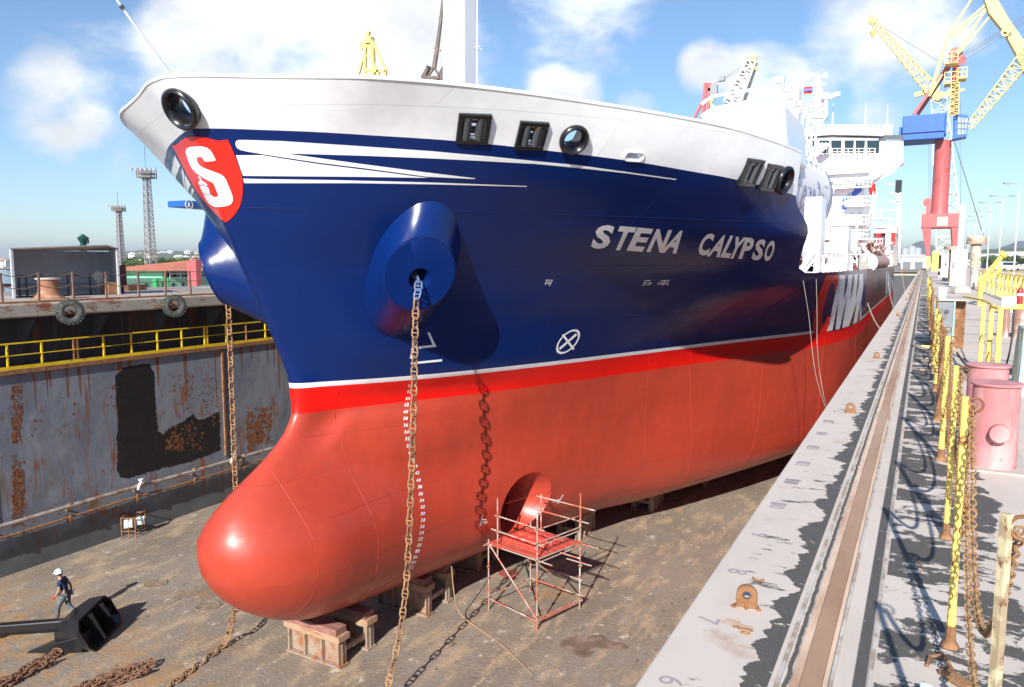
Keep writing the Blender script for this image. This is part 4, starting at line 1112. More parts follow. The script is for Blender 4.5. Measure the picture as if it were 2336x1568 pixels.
# floodlight frame on the dock floor
t=thing('work_light_stand','rusty tube frame with two white floodlights at the foot of the far dock wall','work light',(AZ(305,1222,0)))
o=ORG[t.name];m=MB();pts=[o+V((dx,dy,0)) for dx,dy in ((-.15,-.45),(.35,-.15),(.0,.6),(-.4,.3))]
m.tube([pts[0],pts[0]+V((0,0,.9)),pts[3]+V((0,0,.95)),pts[3]],.03,6);m.tube([pts[1],pts[1]+V((0,0,.9)),pts[2]+V((0,0,.95)),pts[2]],.03,6)
for h in (.3,.88):
    for i in range(4): m.tube([pts[i]+V((0,0,h)),pts[(i+1)%4]+V((0,0,h))],.025,6)
m.tube([pts[0].lerp(pts[1],.5)+V((0,0,0)),pts[0].lerp(pts[1],.5)+V((0,0,.9))],.025,6)
obj('tube_frame',m,RUST,t)
for k in (0,1):
    c=o+V((.05+.1*k,-.25+.5*k,.62));m=MB();m.box(c,(.14,.36,.36),rz=-.6,tp=.95);lo=obj('floodlight',m,M('lamp_white',(.8,.8,.8),.4),t,bevel=.02)
    m=MB();m.box(c+V((.06,-.05,0)),(.03,.30,.28),rz=-.6);obj('lens',m,M('lens',(.55,.62,.62),.1),lo)
# ---------------------------------------------------------------- keel blocks
def keel_block():
    t=thing('keel_block','','keel block',(0,0,0),'keel blocks under the tanker')
    SB=M('block_steel',(.34,.27,.21),.6,c2=(.30,.13,.06),s=2.5,thr=(.45,.62),bump=.2)
    for s in (-1,1):
        y=s*.62;m=MB();m.bx(-1.05,1.05,y-.03,y+.03,.06,.72)
        for x in (-1.0,-.35,.35,1.0): m.bx(x-.03,x+.03,y-.17,y-.031,.06,.74);m.bx(x-.03,x+.03,y+.031,y+.17,.06,.74)
        m.bx(-1.05,1.05,y-.18,y+.18,.742,.80);m.bx(-1.1,1.1,y-.2,y+.2,0,.058)
        obj('steel_trestle',m,SB,t,bevel=.008)
        m=MB();m.bx(-1.12,1.12,y-.24,y+.24,.802,.99);obj('timber_cap',m,M('timber_tan',(.42,.27,.17),.75,c2=(.3,.14,.08),s=3,thr=(.5,.65),st=(1,6,6)),t,bevel=.012)
        m=MB()
        for k in (-1,1): m.bx(-1.0,1.0,y+k*.115-.11,y+k*.115+.11,.992,1.19)
        obj('wooden_wedge',m,WOOD,t,bevel=.012)
    m=MB()
    for x in (-.9,.9):
        m.bx(x-.05,x+.05,-.58,.58,.35,.5)
    obj('cross_beam',m,SB,t);return t
kb0=keel_block();kb0.location=(XC-.15,17.25,0);kb0.rotation_euler=(0,0,-.04)
kb0['label']='keel block of rusty trestles and red timber, nearest, right under the bulb'
for k in range(1,26):
    y=17.25+3.9*k
    if y>122: break
    lab='keel block in the hull shadow just behind the nearest sunlit one' if k==1 else 'keel block half hidden in the dark under the ship keel, far back'
    d=dup(kb0,(XC-.1+(.3 if k==1 else 0),y,0),0.,lab)
    d.scale=(1,1,1.09)
for k in range(0,16):
    y=30+5.2*k;b=max(1.5,hb(y,1.5)*.62)
    if y>110:break
    d=dup(kb0,(XC+b,y,0),pi/2,'side block under the starboard bilge in shadow');d.scale=(.8,.7,1.08)
# ---------------------------------------------------------------- near quay deck (right)
def deckmat():
    m=bpy.data.materials.new('quay_surface');m.use_nodes=True;nt=m.node_tree;L=nt.links.new
    b=nt.nodes['Principled BSDF'];b.inputs['Roughness'].default_value=.75;tc=N(nt,'ShaderNodeTexCoord')
    sx=N(nt,'ShaderNodeSeparateXYZ');L(tc.outputs['Object'],sx.inputs[0]);X=sx.outputs['X']
    def mt(op,a,b_=None,c=None,cl=False):
        n=N(nt,'ShaderNodeMath',operation=op);n.use_clamp=cl
        for i,q in enumerate((a,b_,c)):
            if q is None:continue
            if isinstance(q,(int,float)):n.inputs[i].default_value=q
            else:L(q,n.inputs[i])
        return n.outputs[0]
    def noi(sc,st,det=8,ro=.65,loc=(0,0,0)):
        mp=N(nt,'ShaderNodeMapping');mp.inputs['Scale'].default_value=st;mp.inputs['Location'].default_value=loc;L(tc.outputs['Object'],mp.inputs[0])
        n=N(nt,'ShaderNodeTexNoise');n.inputs['Scale'].default_value=sc;n.inputs['Detail'].default_value=det;n.inputs['Roughness'].default_value=ro;L(mp.outputs[0],n.inputs['Vector']);return n.outputs['Fac']
    def band(a,bb,soft=.006,amp=0.,nz=None,amp2=None,nz2=None):
        xs=X
        if nz is not None: xs=mt('ADD',X,mt('MULTIPLY',mt('SUBTRACT',nz,.5),amp))
        lo=N(nt,'ShaderNodeMapRange');lo.inputs['From Min'].default_value=a-soft;lo.inputs['From Max'].default_value=a+soft;L(xs,lo.inputs['Value'])
        xh=X if nz2 is None else mt('ADD',X,mt('MULTIPLY',mt('SUBTRACT',nz2,.5),amp2))
        hi=N(nt,'ShaderNodeMapRange');hi.inputs['From Min'].default_value=bb-soft;hi.inputs['From Max'].default_value=bb+soft;hi.inputs['To Min'].default_value=1;hi.inputs['To Max'].default_value=0;L(xh,hi.inputs['Value'])
        return mt('MULTIPLY',lo.outputs[0],hi.outputs[0])
    def rgbm(a,bcol,f):
        mx=N(nt,'ShaderNodeMix',data_type='RGBA');L(f,mx.inputs['Factor']);L(a,mx.inputs['A'])
        if isinstance(bcol,tuple): mx.inputs['B'].default_value=rgba(bcol)
        else: L(bcol,mx.inputs['B'])
        return mx.outputs['Result']
    def mask(v,lo,hi):
        r=N(nt,'ShaderNodeMapRange');r.inputs['From Min'].default_value=lo;r.inputs['From Max'].default_value=hi;L(v,r.inputs['Value']);return r.outputs[0]
    c=N(nt,'ShaderNodeRGB');c.outputs[0].default_value=(.60,.525,.46,1)
    out=rgbm(c.outputs[0],(.52,.45,.385),mask(noi(1.6,(1,.5,1)),.45,.7))
    out=rgbm(out,(.40,.20,.10),mt('MULTIPLY',mask(noi(2.2,(1,1,1),8,.6,(3,1,0)),.62,.75),.6))
    # grit colour
    gs=noi(160,(1,1,1),3,.7)
    grit=rgbm(N(nt,'ShaderNodeRGB').outputs[0],(.085,.078,.070),mask(gs,.0,.01))
    grit=rgbm(grit,(.45,.47,.5),mask(gs,.62,.68))
    jag=noi(2.1,(.45,1.1,1),9,.60,(5,0,0));jag2=noi(4.,(.5,2.2,1),12,.72,(1,9,0))
    b1=band(-.56,-.475,.002,.62,jag)                     # ragged black zone beside the rail recess
    fing=mt('MULTIPLY',mask(jag2,.60,.61),band(-.80,-.55,.02,.35,jag))
    black=mt('MAXIMUM',b1,fing)
    black=mt('MAXIMUM',black,band(-.425,-.405,.003,.03,jag2,.03,jag2))
    black=mt('MAXIMUM',black,band(-.175,-.125,.003))
    z4=mt('MULTIPLY',band(-.098,.5,.004,.0,None,.5,jag),mask(noi(2.2,(.6,1.1,1),12,.72,(2,4,0)),.475,.485))
    black=mt('MAXIMUM',black,z4)
    far=mt('MULTIPLY',band(.5,9,.1),mask(noi(.9,(.25,1.8,1),12,.7,(7,3,0)),.60,.61))
    black=mt('MAXIMUM',black,far)
    chips=mask(noi(11,(.8,1.4,1),8,.7,(4,2,0)),.635,.65)
    black=mt('MULTIPLY',black,mt('SUBTRACT',1.0,chips))
    out=rgbm(out,grit,black)
    out=rgbm(out,(.34,.24,.17),mt('MULTIPLY',mask(noi(5,(1,.6,1),10,.7,(8,3,0)),.63,.72),.55))
    L(out,b.inputs['Base Color'])
    bp=N(nt,'ShaderNodeBump');bp.inputs['Strength'].default_value=.35;bp.inputs['Distance'].default_value=.004;L(gs,bp.inputs['Height']);L(bp.outputs[0],b.inputs['Normal'])
    return m
QM=deckmat()
m=MB()
xs=[-.94,-.47];
m.bx(-.95,-.40,-3,300,DECK-.6,DECK)
m.bx(-.401,-.255,-3,300,DECK-.6,DECK-.035)
m.bx(-.2545,16,-3,300,DECK-.6,DECK)
q_=struct('quay_deck',m,QM,bevel=.012)
m=MB();m.bx(-.95,-.90,-3,300,0,DECK-.61)
tag(obj('dock_wall',m,WALLN,loc=(-.95,60,0)),'near wall of the dry dock dropping from the pale coping to the floor','dock wall')
# recessed crane rail
cr=thing('crane_rail','long rusty brown crane rail sunk between pale flanges along the quay','rail',(-.33,60,DECK))
RAILM=M('rail_brown',(.40,.225,.13),.5,c2=(.50,.32,.21),s=1.5,thr=(.4,.6),st=(1,.2,1),metal=.2)
m=MB();m.bx(-.366,-.284,-3,300,DECK-.034,DECK+.002);obj('rail_head',m,RAILM,cr,bevel=.006)
PALE=M('flange_pale',(.66,.50,.38),.7,c2=(.44,.26,.17),s=3,thr=(.5,.62),st=(1,.15,1))
m=MB();m.bx(-.452,-.434,-3,300,DECK+.001,DECK+.012);m.bx(-.258,-.244,-3,300,DECK+.001,DECK+.010);m.bx(-.120,-.104,-3,300,DECK+.001,DECK+.006);obj('flange_strip',m,M('worn_white_strip',(.52,.49,.45),.8,c2=(.34,.26,.2),s=5,thr=(.46,.58)),cr)
m=MB();m.bx(-.3995,-.367,-3,300,DECK-.034,DECK-.008);m.bx(-.283,-.2545,-3,300,DECK-.034,DECK-.010);obj('rail_base_flange',m,PALE,cr)
# bits of tar and weld scars, coping numbers
NUMM=M('faded_number',(.33,.29,.30),.8)
def flattext(t,c,h,rz,mat,z,name,w=.75):
    m=MB();R=Matrix.Rotation(rz,3,'Z');n=len(t)
    for i,ch in enumerate(t):
        vs,fs=glyph(ch,.0);m.add([V((c[0],c[1],z))+R@V(((i-n/2+u*.8)*h*w,(v-.5)*h,0)) for u,v in vs],fs)
    return obj(name,m,mat,fixn=False)
nx={6:1667,7:1517,8:1398,9:1308,10:1236,11:1177,12:1133,13:1094,14:1060,15:1030}
for k,yo in nx.items():
    y=yo*.9344;p=None
    for xx in range(1400,2100,2):
        p=AZ(xx,y,DECK)
        if p.x>-.83:break
    c=(p.x,p.y);o=flattext(str(k),c,.105,-pi/2+.0,NUMM,DECK+.003,'painted_number');o['kind']='structure'
# padeyes on the coping
def padeye(p,s,lab):
    t=thing('lifting_eye',lab,'padeye',p,'rusty lifting eyes welded along the coping')
    n=20;ou=[];inn=[]
    w=.5*s
    prof=[V((-w,0,0)),V((-w,0,w*1.3))]+[V((-w*cos(a),0,w*1.3+w*sin(a))) for a in [pi*i/12 for i in range(1,12)]]+[V((w,0,w*1.3)),V((w,0,0))]
    m=MB();N_=len(prof);hc=V((0,0,w*1.25));hole=[]
    for q in prof:
        d=(q-hc).normalized();hole.append(hc+d*w*.42)
    Rz=Matrix.Rotation(.12,3,'Z')
    for y in (-.012,.012): pass
    vs=[Rz@(q+V((0,-.014,0)))+p for q in prof]+[Rz@(q+V((0,-.014,0)))+p for q in hole]+[Rz@(q+V((0,.014,0)))+p for q in prof]+[Rz@(q+V((0,.014,0)))+p for q in hole]
    fs=[]
    for i in range(N_):
        j=(i+1)%N_
        fs+= [(i,j,N_+j,N_+i),(2*N_+i,3*N_+i,3*N_+j,2*N_+j),(i,2*N_+i,2*N_+j,j),(N_+i,N_+j,3*N_+j,3*N_+i)]
    m.add(vs,fs);obj('eye_plate',m,RUST,t,bevel=.003)
    m=MB();m.tube([Rz@V((x,-.03+.06*(k%2),.004))+p for k,x in enumerate([-w*1.3,-w*.6,0,w*.7,w*1.25])],.012,6);obj('weld_bead',m,RUST,t,smooth=60)
    return t
pe=[(1703,1385,.1,'large rusty lifting eye nearest the camera on the pale coping')]
for x,y,l in ((1940,942,'second'),(2000,818,'third'),(2048,722,'fourth'),(2068,685,'fifth')): pe.append((x,y,.1,l+' rusty lifting eye from the camera along the dock coping'))
for x,y,s,l in pe: padeye(AZ(x,y,DECK),s,l)
for k in range(5): padeye(V((-.62,46+k*7,DECK)),.12,('sixth','seventh','eighth','ninth','farthest')[k]+' small rusty lifting eye from the camera along the dock coping')
m=MB();c=AZ(1730,1322,DECK);m.tube([c+V((.028*cos(a),.028*sin(a)*.9,.006+.0*a)) for a in [pi+.2+i*.27 for i in range(11)]],.006,6);tag(obj('weld_ring',m,RUST,loc=c),'broken half ring of rusty weld on the pale coping near number 8','weld remnant')
m=MB();c=AZ(1694,1436,DECK);m.tube([c+V((-.045+.018*i,.006*sin(i*2.1),.002)) for i in range(6)],.007,6);m.tube([c+V((.02+.02*cos(a),-.035+.012*sin(a),.002)) for a in [i*.8 for i in range(8)]],.005,5);tag(obj('weld_scar',m,RUST,loc=c),'rusty weld scar on the coping beside the number 7','weld remnant')
blob('rust_stain',AZ(1680,1425,DECK),.07,.035,DECK+.0022,M('rust_stain',(.50,.32,.20),.8,c2=(.56,.46,.40),s=20,thr=(.45,.6)),9)

gt=thing('dock_gate','dark steel dock gate with railing on top closing the far end beyond the stern','dock gate',(-15,152,0))
m=MB();m.bx(XW+.01,-1.0,150,153,0,9.6);obj('gate_plate',m,DGREY,gt)
m=MB()
for x in range(-29,0,2): m.bx(x-.06,x+.06,150.2,150.32,9.601,10.7)
for z in (10.2,10.7): m.bx(XW+.1,-1.1,150.2,150.3,z-.04,z+.04)
obj('gate_railing',m,RUST,gt)
rn=random.Random(19)
for i in range(9):
    c=V((-1.3-rn.random()*.01,62+i*7,DECK+.001));m=MB();s_=rn.uniform(.12,.22);c.x=-.62
    for k in range(3): m.tube([c+V((rn.uniform(-.15,.1),rn.uniform(-.5,.5),.03+.03*k)),c+V((rn.uniform(-.15,.1),rn.uniform(-.5,.5),.03+.03*k))],.03,6)
    tag(obj('rope_coil',m,M('coil_mixed',(.35,.3,.2),.8,c2=(.1,.1,.1),s=2,thr=(.5,.55)),loc=c),'small tangle of rope and pipe ends left far along the coping','rope','rope tangles far along the coping')
# ================================================================ THINGS ON THE NEAR QUAY
def G(x,y,z=DECK): return AZ(x,y,z)
def link_mesh(m,c,d,side,L,W,r,stud=True,n1=5,nr=6):
    """one stud link: centre c, long axis d, width axis side"""
    d=d.normalized();side=(side-d*side.dot(d)).normalized();h=L/2-W/2;pts=[]
    for k in range(n1): 
        a=pi*k/(n1-1);pts.append(c+d*(h+W/2*sin(a))+side*(W/2*cos(a)))
    for k in range(n1):
        a=pi+pi*k/(n1-1);pts.append(c+d*(-h+W/2*sin(a))+side*(W/2*cos(a)))
    m.tube(pts,r,nr,closed=True)
    if stud:m.tube([c-side*W/2,c+side*W/2],r*.75,nr,cap=False)
def chain(m,pts,L,W,r,stud=True,tw=0.,n1=5,nr=6,rnd=None,lay=None):
    """links strung along a polyline"""
    pts=[V(p) for p in pts];seg_=[0]
    for i in range(1,len(pts)): seg_.append(seg_[-1]+(pts[i]-pts[i-1]).length)
    def at(s):
        s=max(0,min(s,seg_[-1]));i=1
        while i<len(seg_)-1 and seg_[i]<s:i+=1
        t=(s-seg_[i-1])/max(1e-6,seg_[i]-seg_[i-1]);return pts[i-1].lerp(pts[i],t)
    pitch=L-2*r*1.15;s=pitch/2;k=0
    while s<seg_[-1]:
        a,b=at(s-pitch/2),at(s+pitch/2);d=(b-a).normalized();c=(a+b)/2
        u=V((0,0,1)) if abs(d.z)<.9 else V((1,0,0));e1=d.cross(u).normalized();e2=e1.cross(d)
        ang=(k%2)*pi/2+tw+(lay or 0)*(.5)
        if rnd: ang+=rnd.uniform(-.35,.35)
        link_mesh(m,c,d,e1*cos(ang)+e2*sin(ang),L,W,r,stud,n1,nr);s+=pitch;k+=1
    return m
SC=M('small_chain_rust',(.24,.12,.05),.8,c2=(.36,.22,.10),s=30,thr=(.4,.6))
# stanchions : posts and hanging chains
def stanchion(top,foot,w,mat,lab,base=True):
    t=thing('chain_stanchion',lab,'stanchion',foot,'chain stanchions along the quay rail')
    m=MB();m.tube([foot,foot.lerp(top,.25),top],[w*.5]*3 if not base else [w*.62,w*.5,w*.5],4 if not base else 8);obj('post',m,mat,t,smooth=40 if base else None)
    if base:
        m=MB();m.lathe([(w*1.2,0),(w*1.1,.012),(w*.7,.03),(w*.6,.10)],foot,8);obj('rusty_socket',m,RUST,t,smooth=40)
    m=MB()
    for f in (.97,.55):
        c=foot.lerp(top,f)+V((w*.5+.022,0,0));m.tube([c+V((.03*cos(a),0,.03*sin(a))) for a in [2*pi*i/12 for i in range(12)]],.0055,5,closed=True)
    obj('chain_eye',m,RUST,t,smooth=50);return t
SP=[((2236,1146),(2236,2113-400)),((2205,905),(2172,1478)),((2162,829),(2156,1262)),((2146,764),(2150,1066))]
tops=[]
H=1.08
def foot_from(x,ytop,h=H):
    k=(ytop-600)/(1.7-h);yy=600+k*1.7;return G(x,yy)
f1=foot_from(2234,1140);stanchion(f1+V((0,0,H)),f1,.030,M('post_tan',(.36,.28,.17),.6,c2=(.60,.52,.32),s=9,thr=(.48,.55),c3=(.2,.09,.04),s3=14,thr3=(.56,.6)),'nearest stanchion, square rusty tan post with iron eyes at the right edge',False)
tops.append(f1+V((0,0,H)))
f2=G(2167,1475);t2=AY(2203,905,f2.y+.02);stanchion(t2,f2,.032,YEL2,'leaning yellow stanchion with rusty base, second from the camera');tops.append(t2)
f3=foot_from(2158,829);t3=f3+V((0,.0,H));stanchion(t3,f3,.034,YEL2,'yellow chain stanchion third from the camera beside the hanging chains');tops.append(t3)
f4=foot_from(2146,764);t4=f4+V((0,0,H));stanchion(t4,f4,.045,YEL2,'fourth stanchion, yellow flat post before the grey cabinet');tops.append(t4)
y=f4.y+1.9;x=f4.x;k=0
LABS=('fifth','sixth','seventh','eighth','ninth','tenth','eleventh','twelfth','thirteenth','fourteenth','fifteenth','sixteenth','seventeenth','eighteenth','nineteenth','twentieth')
rn=random.Random(11)
while k<16:
    f=V((x+.0,y,DECK));h=rn.uniform(.95,1.1);stanchion(f+V((rn.uniform(-.05,.05),rn.uniform(-.05,.05),h)),f,.05,YEL2 if k%3 else RUST,LABS[k]+' stanchion from the camera in the yellow and rusty quay row');tops.append(f+V((0,0,h)));y+=2.2;k+=1
# chains between stanchions, hanging slack
for i in range(len(tops)-1):
    a,b=tops[i],tops[i+1];L_=(b-a).length
    for fr,sg in ((.97,.5),(.55,.3)):
        za,zb=a.z-H*(1-fr),b.z-H*(1-fr);sag=min(.85*fr,sg+.1*rn.random())
        pts=[V((lerp(a.x,b.x,t)+.028,lerp(a.y,b.y,t),lerp(za,zb,t)-sag*(1-(2*t-1)**2))) for t in [j/14 for j in range(15)]]
        m=MB();chain(m,pts,.034 if i<4 else .06,.024 if i<4 else .042,.0042 if i<4 else .007,False,n1=4,nr=4)
        t=tag(obj('guard_chain',m,SC,loc=pts[7]),('upper' if fr>.9 else 'lower')+' rusty guard chain sagging between '+(('the first and second','the second and third','the third and fourth','the fourth and fifth')[i] if i<4 else LABS[i-4]+' and '+LABS[min(15,i-3)])+' stanchions','chain','guard chains between the stanchions')
# heaped chain hanging on second stanchion
m=MB();rn=random.Random(5)
for k in range(3):
    a=tops[2]+V((.05+.014*k,-.25,-.25));pts=[a+V((.01*sin(j*1.3+k),0.05*j/12,-.62*j/12)) for j in range(13)];chain(m,pts,.034,.024,.0045,False,n1=4,nr=4,rnd=rn)
tag(obj('hanging_chain_bunch',m,SC,loc=tops[2]),'bunch of rusty chain hanging straight down beside the third stanchion','chain')
# pink mooring bollards
PK=M('bollard_pink',(.50,.19,.19),.6,c2=(.60,.32,.31),s=3,thr=(.45,.6),c3=(.35,.12,.11),s3=9,thr3=(.62,.68),st=(1,1,.5))
bx_=thing('twin_bollard','pink steel twin mooring bollard with round flanged tops and side pins','bollard',G(2262,1068))
b0=G(2262,1066);b1=b0+V((.03,1.22,0));bz=.70;BR=.172
k1=AY(2251,852,b1.y);b1.x=AY(2251,900,b1.y).x
for c,h in ((b0,.71),(b1,.72)):
    m=MB();m.lathe([(BR+.005,0),(BR,.02),(BR,h-.012)],c,36);bo=obj('bollard_post',m,PK,bx_,smooth=40)
    m=MB();m.lathe([(BR+.018,h-.012),(BR+.022,h),(BR+.018,h+.008),(.001,h+.010)],c,36);obj('flange_cap',m,PK,bo,smooth=30)
    m=MB();Rm=Matrix.Rotation(pi/2,3,'X');pc=c+V((0.02,-BR+.02,.33));m.lathe([(.072,0),(.072,.10),(.066,.106),(.001,.106)],pc,24,mat=Rm);obj('horn_pin',m,PK,bo,smooth=40)
m=MB();m.bx(b0.x-.25,b0.x+.25,b0.y-.24,b1.y+.24,DECK+.001,DECK+.02);obj('base_plate',m,CONC,bx_)
# grey machinery cabinet with pail on top
def deckbox(name,lab,cat,x0,x1,yt,yf,dep,mat,sub=None,bev=.01,grp=None):
    f=G((x0+x1)/2,yf);Y=f.y;a=AY(x0,yt,Y);b=AY(x1,yt,Y);t=thing(name,lab,cat,(f.x,Y,DECK),grp)
    m=MB();m.bx(a.x,b.x,Y,Y+dep,DECK,a.z);o=obj('body',m,mat,t,bevel=bev);return t,a.x,b.x,Y,a.z,o
GC=M('cabinet_grey',(.20,.215,.23),.5,c2=(.30,.30,.30),s=2,thr=(.5,.65),c3=(.27,.12,.06),s3=6,thr3=(.6,.66))
t,xa,xb,Y,zt,o=deckbox('steel_cabinet','grey steel cabinet with teal edges, round plugs and rust on the quay','cabinet',2132,2179,686,797,1.4,GC)
m=MB();m.bx(xa-.03,xb+.22,Y-.05,Y+1.5,zt,zt+.03);obj('top_plate',m,CONC,t,bevel=.005)
TE=M('edge_teal',(.25,.48,.45),.5)
m=MB();m.bx(xa-.012,xa+.02,Y-.03,Y,DECK,zt);m.bx(xb-.02,xb+.012,Y-.03,Y,DECK,zt);obj('frame_edge',m,TE,t)
m=MB();m.bx(xb+.015,xb+.2,Y+.25,Y+1.35,DECK,zt-.02);obj('side_panel',m,RUST,t)
for (x,z,r) in ((.62,.78,.045),(.62,.33,.03)):
    m=MB();m.lathe([(r,0),(r,.02),(.001,.022)],(lerp(xa,xb,x),Y-.002,DECK+(zt-DECK)*z),16,mat=Matrix.Rotation(pi/2,3,'X'));obj('round_plug',m,DGREY,t)
m=MB();m.tube([(xa+.14,Y-.35,DECK+.75),(xa+.10,Y-.35,DECK+.35)],.012,6)
yb=MB();yb.tube([(xa-.18,Y-.25,DECK+.06),(xb+.03,Y-.25,DECK+.05)],.025,8);tag(obj('yellow_bar',yb,YEL,loc=(xa,Y-.25,DECK)),'short yellow bar lying at the foot of the grey cabinet','bar')
p=AY(2149,678,Y+.6);m=MB();m.lathe([(.075,0),(.09,.2),(.095,.2),(.095,.215),(.085,.215),(.085,.2),(.07,.02),(.001,.02)],(p.x,Y+.6,zt+.03),20)
tag(obj('white_pail',m,M('pail_white',(.72,.78,.82),.4),loc=(p.x,Y+.6,zt)),'pale blue white pail standing on top of the grey cabinet','pail')
# white cabinets further along
t,xa,xb,Y,zt,o=deckbox('switch_cabinet','tall white switch cabinet with rust run below its handle, left of the mushroom vent','cabinet',2171,2206,569,652,1.0,M('cab_white',(.80,.82,.83),.4,c2=(.62,.45,.3),s=1.6,thr=(.66,.72),st=(3,3,.3)))
m=MB();m.bx(lerp(xa,xb,.08),lerp(xa,xb,.28),Y-.12,Y-.002,DECK+1.35,DECK+1.75);obj('handle_box',m,GREY,t,bevel=.02)
m=MB();m.bx(lerp(xa,xb,.2),lerp(xa,xb,.27),Y-.006,Y-.001,DECK+.5,DECK+1.33);obj('rust_run',m,M('rust_soft',(.5,.25,.12),.7),t)
t,xa,xb,Y,zt,o=deckbox('small_cabinet','white rounded cabinet with dark side windows beyond the tall white one','cabinet',2143,2166,578,634,1.2,WHITE)
m=MB();m.bx(xa-.03,xa+.25,Y-.02,Y+.4,DECK+1.0,zt-.2);m.bx(xa-.03,xa+.2,Y-.02,Y+.4,DECK+.25,DECK+.75);obj('dark_window',m,BLACK,t)
m=MB();m.lathe([(.13,0),(.13,.04),(.001,.05)],(lerp(xa,xb,.7),Y-.01,DECK+1.55),14,mat=Matrix.Rotation(pi/2,3,'X'));obj('gauge',m,DGREY,t)
t,xa,xb,Y,zt,o=deckbox('yellow_winch','yellow winch housing far along the quay below the crane leg','winch',2127,2144,574,620,2.,YEL)
m=MB();m.tube([(xa-.3,Y+.8,DECK+1.2),(xb+.3,Y+.8,DECK+1.2)],.5,14);obj('drum',m,CRY,t,smooth=40)
# concrete block heap behind the cabinet
rn=random.Random(8)
for i,(x,y) in enumerate(((2160,640),(2190,670),(2178,632))):
    p=G(x,y);m=MB();m.box(p+V((0,0,.2)),(.9,.8,.4),rz=.4*i,tp=.8);tag(obj('concrete_lump',m,CONC,bevel=.08,loc=p),('pale rough concrete lump left behind the stanchions','pale concrete lump nearest the foot of the white cabinet','farthest low concrete lump on the quay')[i],'rubble','concrete lumps on the quay')
# mushroom vent
f=G(2221,660);t=thing('mushroom_vent','rust stained concrete mushroom ventilator with wide cap','ventilator',f)
Y=f.y;s_=(AY(2232,600,Y).x-AY(2208,600,Y).x)/2;zc0,zc1=AY(2221,557,Y).z,AY(2221,539,Y).z;zn=AY(2221,612,Y).z
VM=M('vent_tan',(.45,.32,.23),.7,c2=(.62,.5,.4),s=1.4,thr=(.45,.6),c3=(.3,.15,.08),s3=3,thr3=(.58,.64))
m=MB();m.lathe([(s_,zn-DECK),(s_,zc0-DECK),(s_*.9,zc0-DECK+.05)],f,24);obj('upper_stem',m,VM,t,smooth=40)
m=MB();m.lathe([(s_*.85,0),(s_*.85,zn-DECK)],f,24);obj('lower_stem',m,M('stem_grey',(.5,.5,.48),.6,c2=(.3,.2,.13),s=2,thr=(.5,.6)),t,smooth=40)
m=MB();m.lathe([(s_*1.85,zc0-DECK),(s_*1.9,zc0-DECK+.03),(s_*1.88,zc1-DECK-.08),(s_*1.7,zc1-DECK),(.001,zc1-DECK+.02)],f,28);obj('cap',m,VM,t,smooth=35)
f=G(2165,640);m=MB();t=thing('pipe_vent','small rusty capped pipe vent behind the white cabinet','ventilator',(AY(2164,600,80).x,80,DECK))
Y=80;x_=AY(2174,600,Y).x;m.lathe([(.35,0),(.35,AY(2174,566,Y).z-DECK)],(x_,Y,DECK),12)
m2=MB();m2.lathe([(.85,AY(2174,570,Y).z-DECK),(.9,AY(2174,563,Y).z-DECK),(.1,AY(2174,561,Y).z-DECK)],(x_+.1,Y,DECK),14);obj('stem',m,RUST,t,smooth=40);obj('cap',m2,VM,t,smooth=40)
# white post
Y=70;a=AY(2189,470,Y);b=AY(2203,470,Y);m=MB();m.lathe([(abs(b.x-a.x)/2,0),(abs(b.x-a.x)/2,a.z-DECK),(.1,a.z-DECK+.1)],((a.x+b.x)/2,Y,DECK),16);tag(obj('white_column',m,WHITE,smooth=40,loc=((a.x+b.x)/2,Y,DECK)),'tall plain white column standing beside the mushroom vent','column')
# yellow guard rails
def railing(name,lab,posts,top,mids,mat,r,pw,grp='yellow guard rails on the quay'):
    t=thing(name,lab,'railing',posts[0],grp)
    for p in posts: 
        m=MB();m.box(p+V((0,0,(top[0].z-p.z)/2)),(pw,pw*.35,top[0].z-p.z),rz=.2);obj('post',m,mat,t,bevel=.003)
    m=MB();m.tube(catmull(top,3),r,8);obj('top_rail',m,mat,t,smooth=50)
    for q in mids: m=MB();m.tube(q,r*.6,6);obj('mid_rail',m,mat,t)
    return t
H2=1.1
pp=[foot_from(2235,684,H2),foot_from(2252,694,H2),foot_from(2271,702,H2)]
pc=foot_from(2440,702,H2)
tp=[foot_from(2190,676,H2),pp[0]+V((-.03,0,0)),pp[1],pp[2],pc]
top=[q+V((0,0,H2)) for q in tp]
railing('guard_rail','near yellow guard rail with three broad flat posts behind the pink bollards',pp,top,[[pp[0]+V((0,0,.55)),pp[1]+V((0,0,.42)),pp[2]+V((0,0,.32)),pc+V((0,0,.32))]],YEL,.02,.062)
# farther railing enclosure
fp=[(2262,620),(2268,621),(2285,624),(2300,627),(2312,630),(2330,634)]
pts=[]
for i,x in enumerate((2233,2245,2255,2264,2276,2284,2294,2302,2312,2322,2332,2345)):
    pts.append(foot_from(x,620+i*1.1,1.15))
railing('guard_rail','far yellow guard rail enclosure with many close posts near the fire extinguisher',pts,[p+V((0,0,1.15)) for p in pts],[[p+V((0,0,.6)) for p in pts]],YEL,.035,.13)
pts=[foot_from(x,616+i*.8,1.15) for i,x in enumerate((2230,2246,2262,2280,2300,2322,2345))]
railing('guard_rail','rear run of yellow guard rail beyond the enclosure posts',pts,[p+V((0,0,1.15)) for p in pts],[[p+V((0,0,.6)) for p in pts]],YEL,.035,.12)
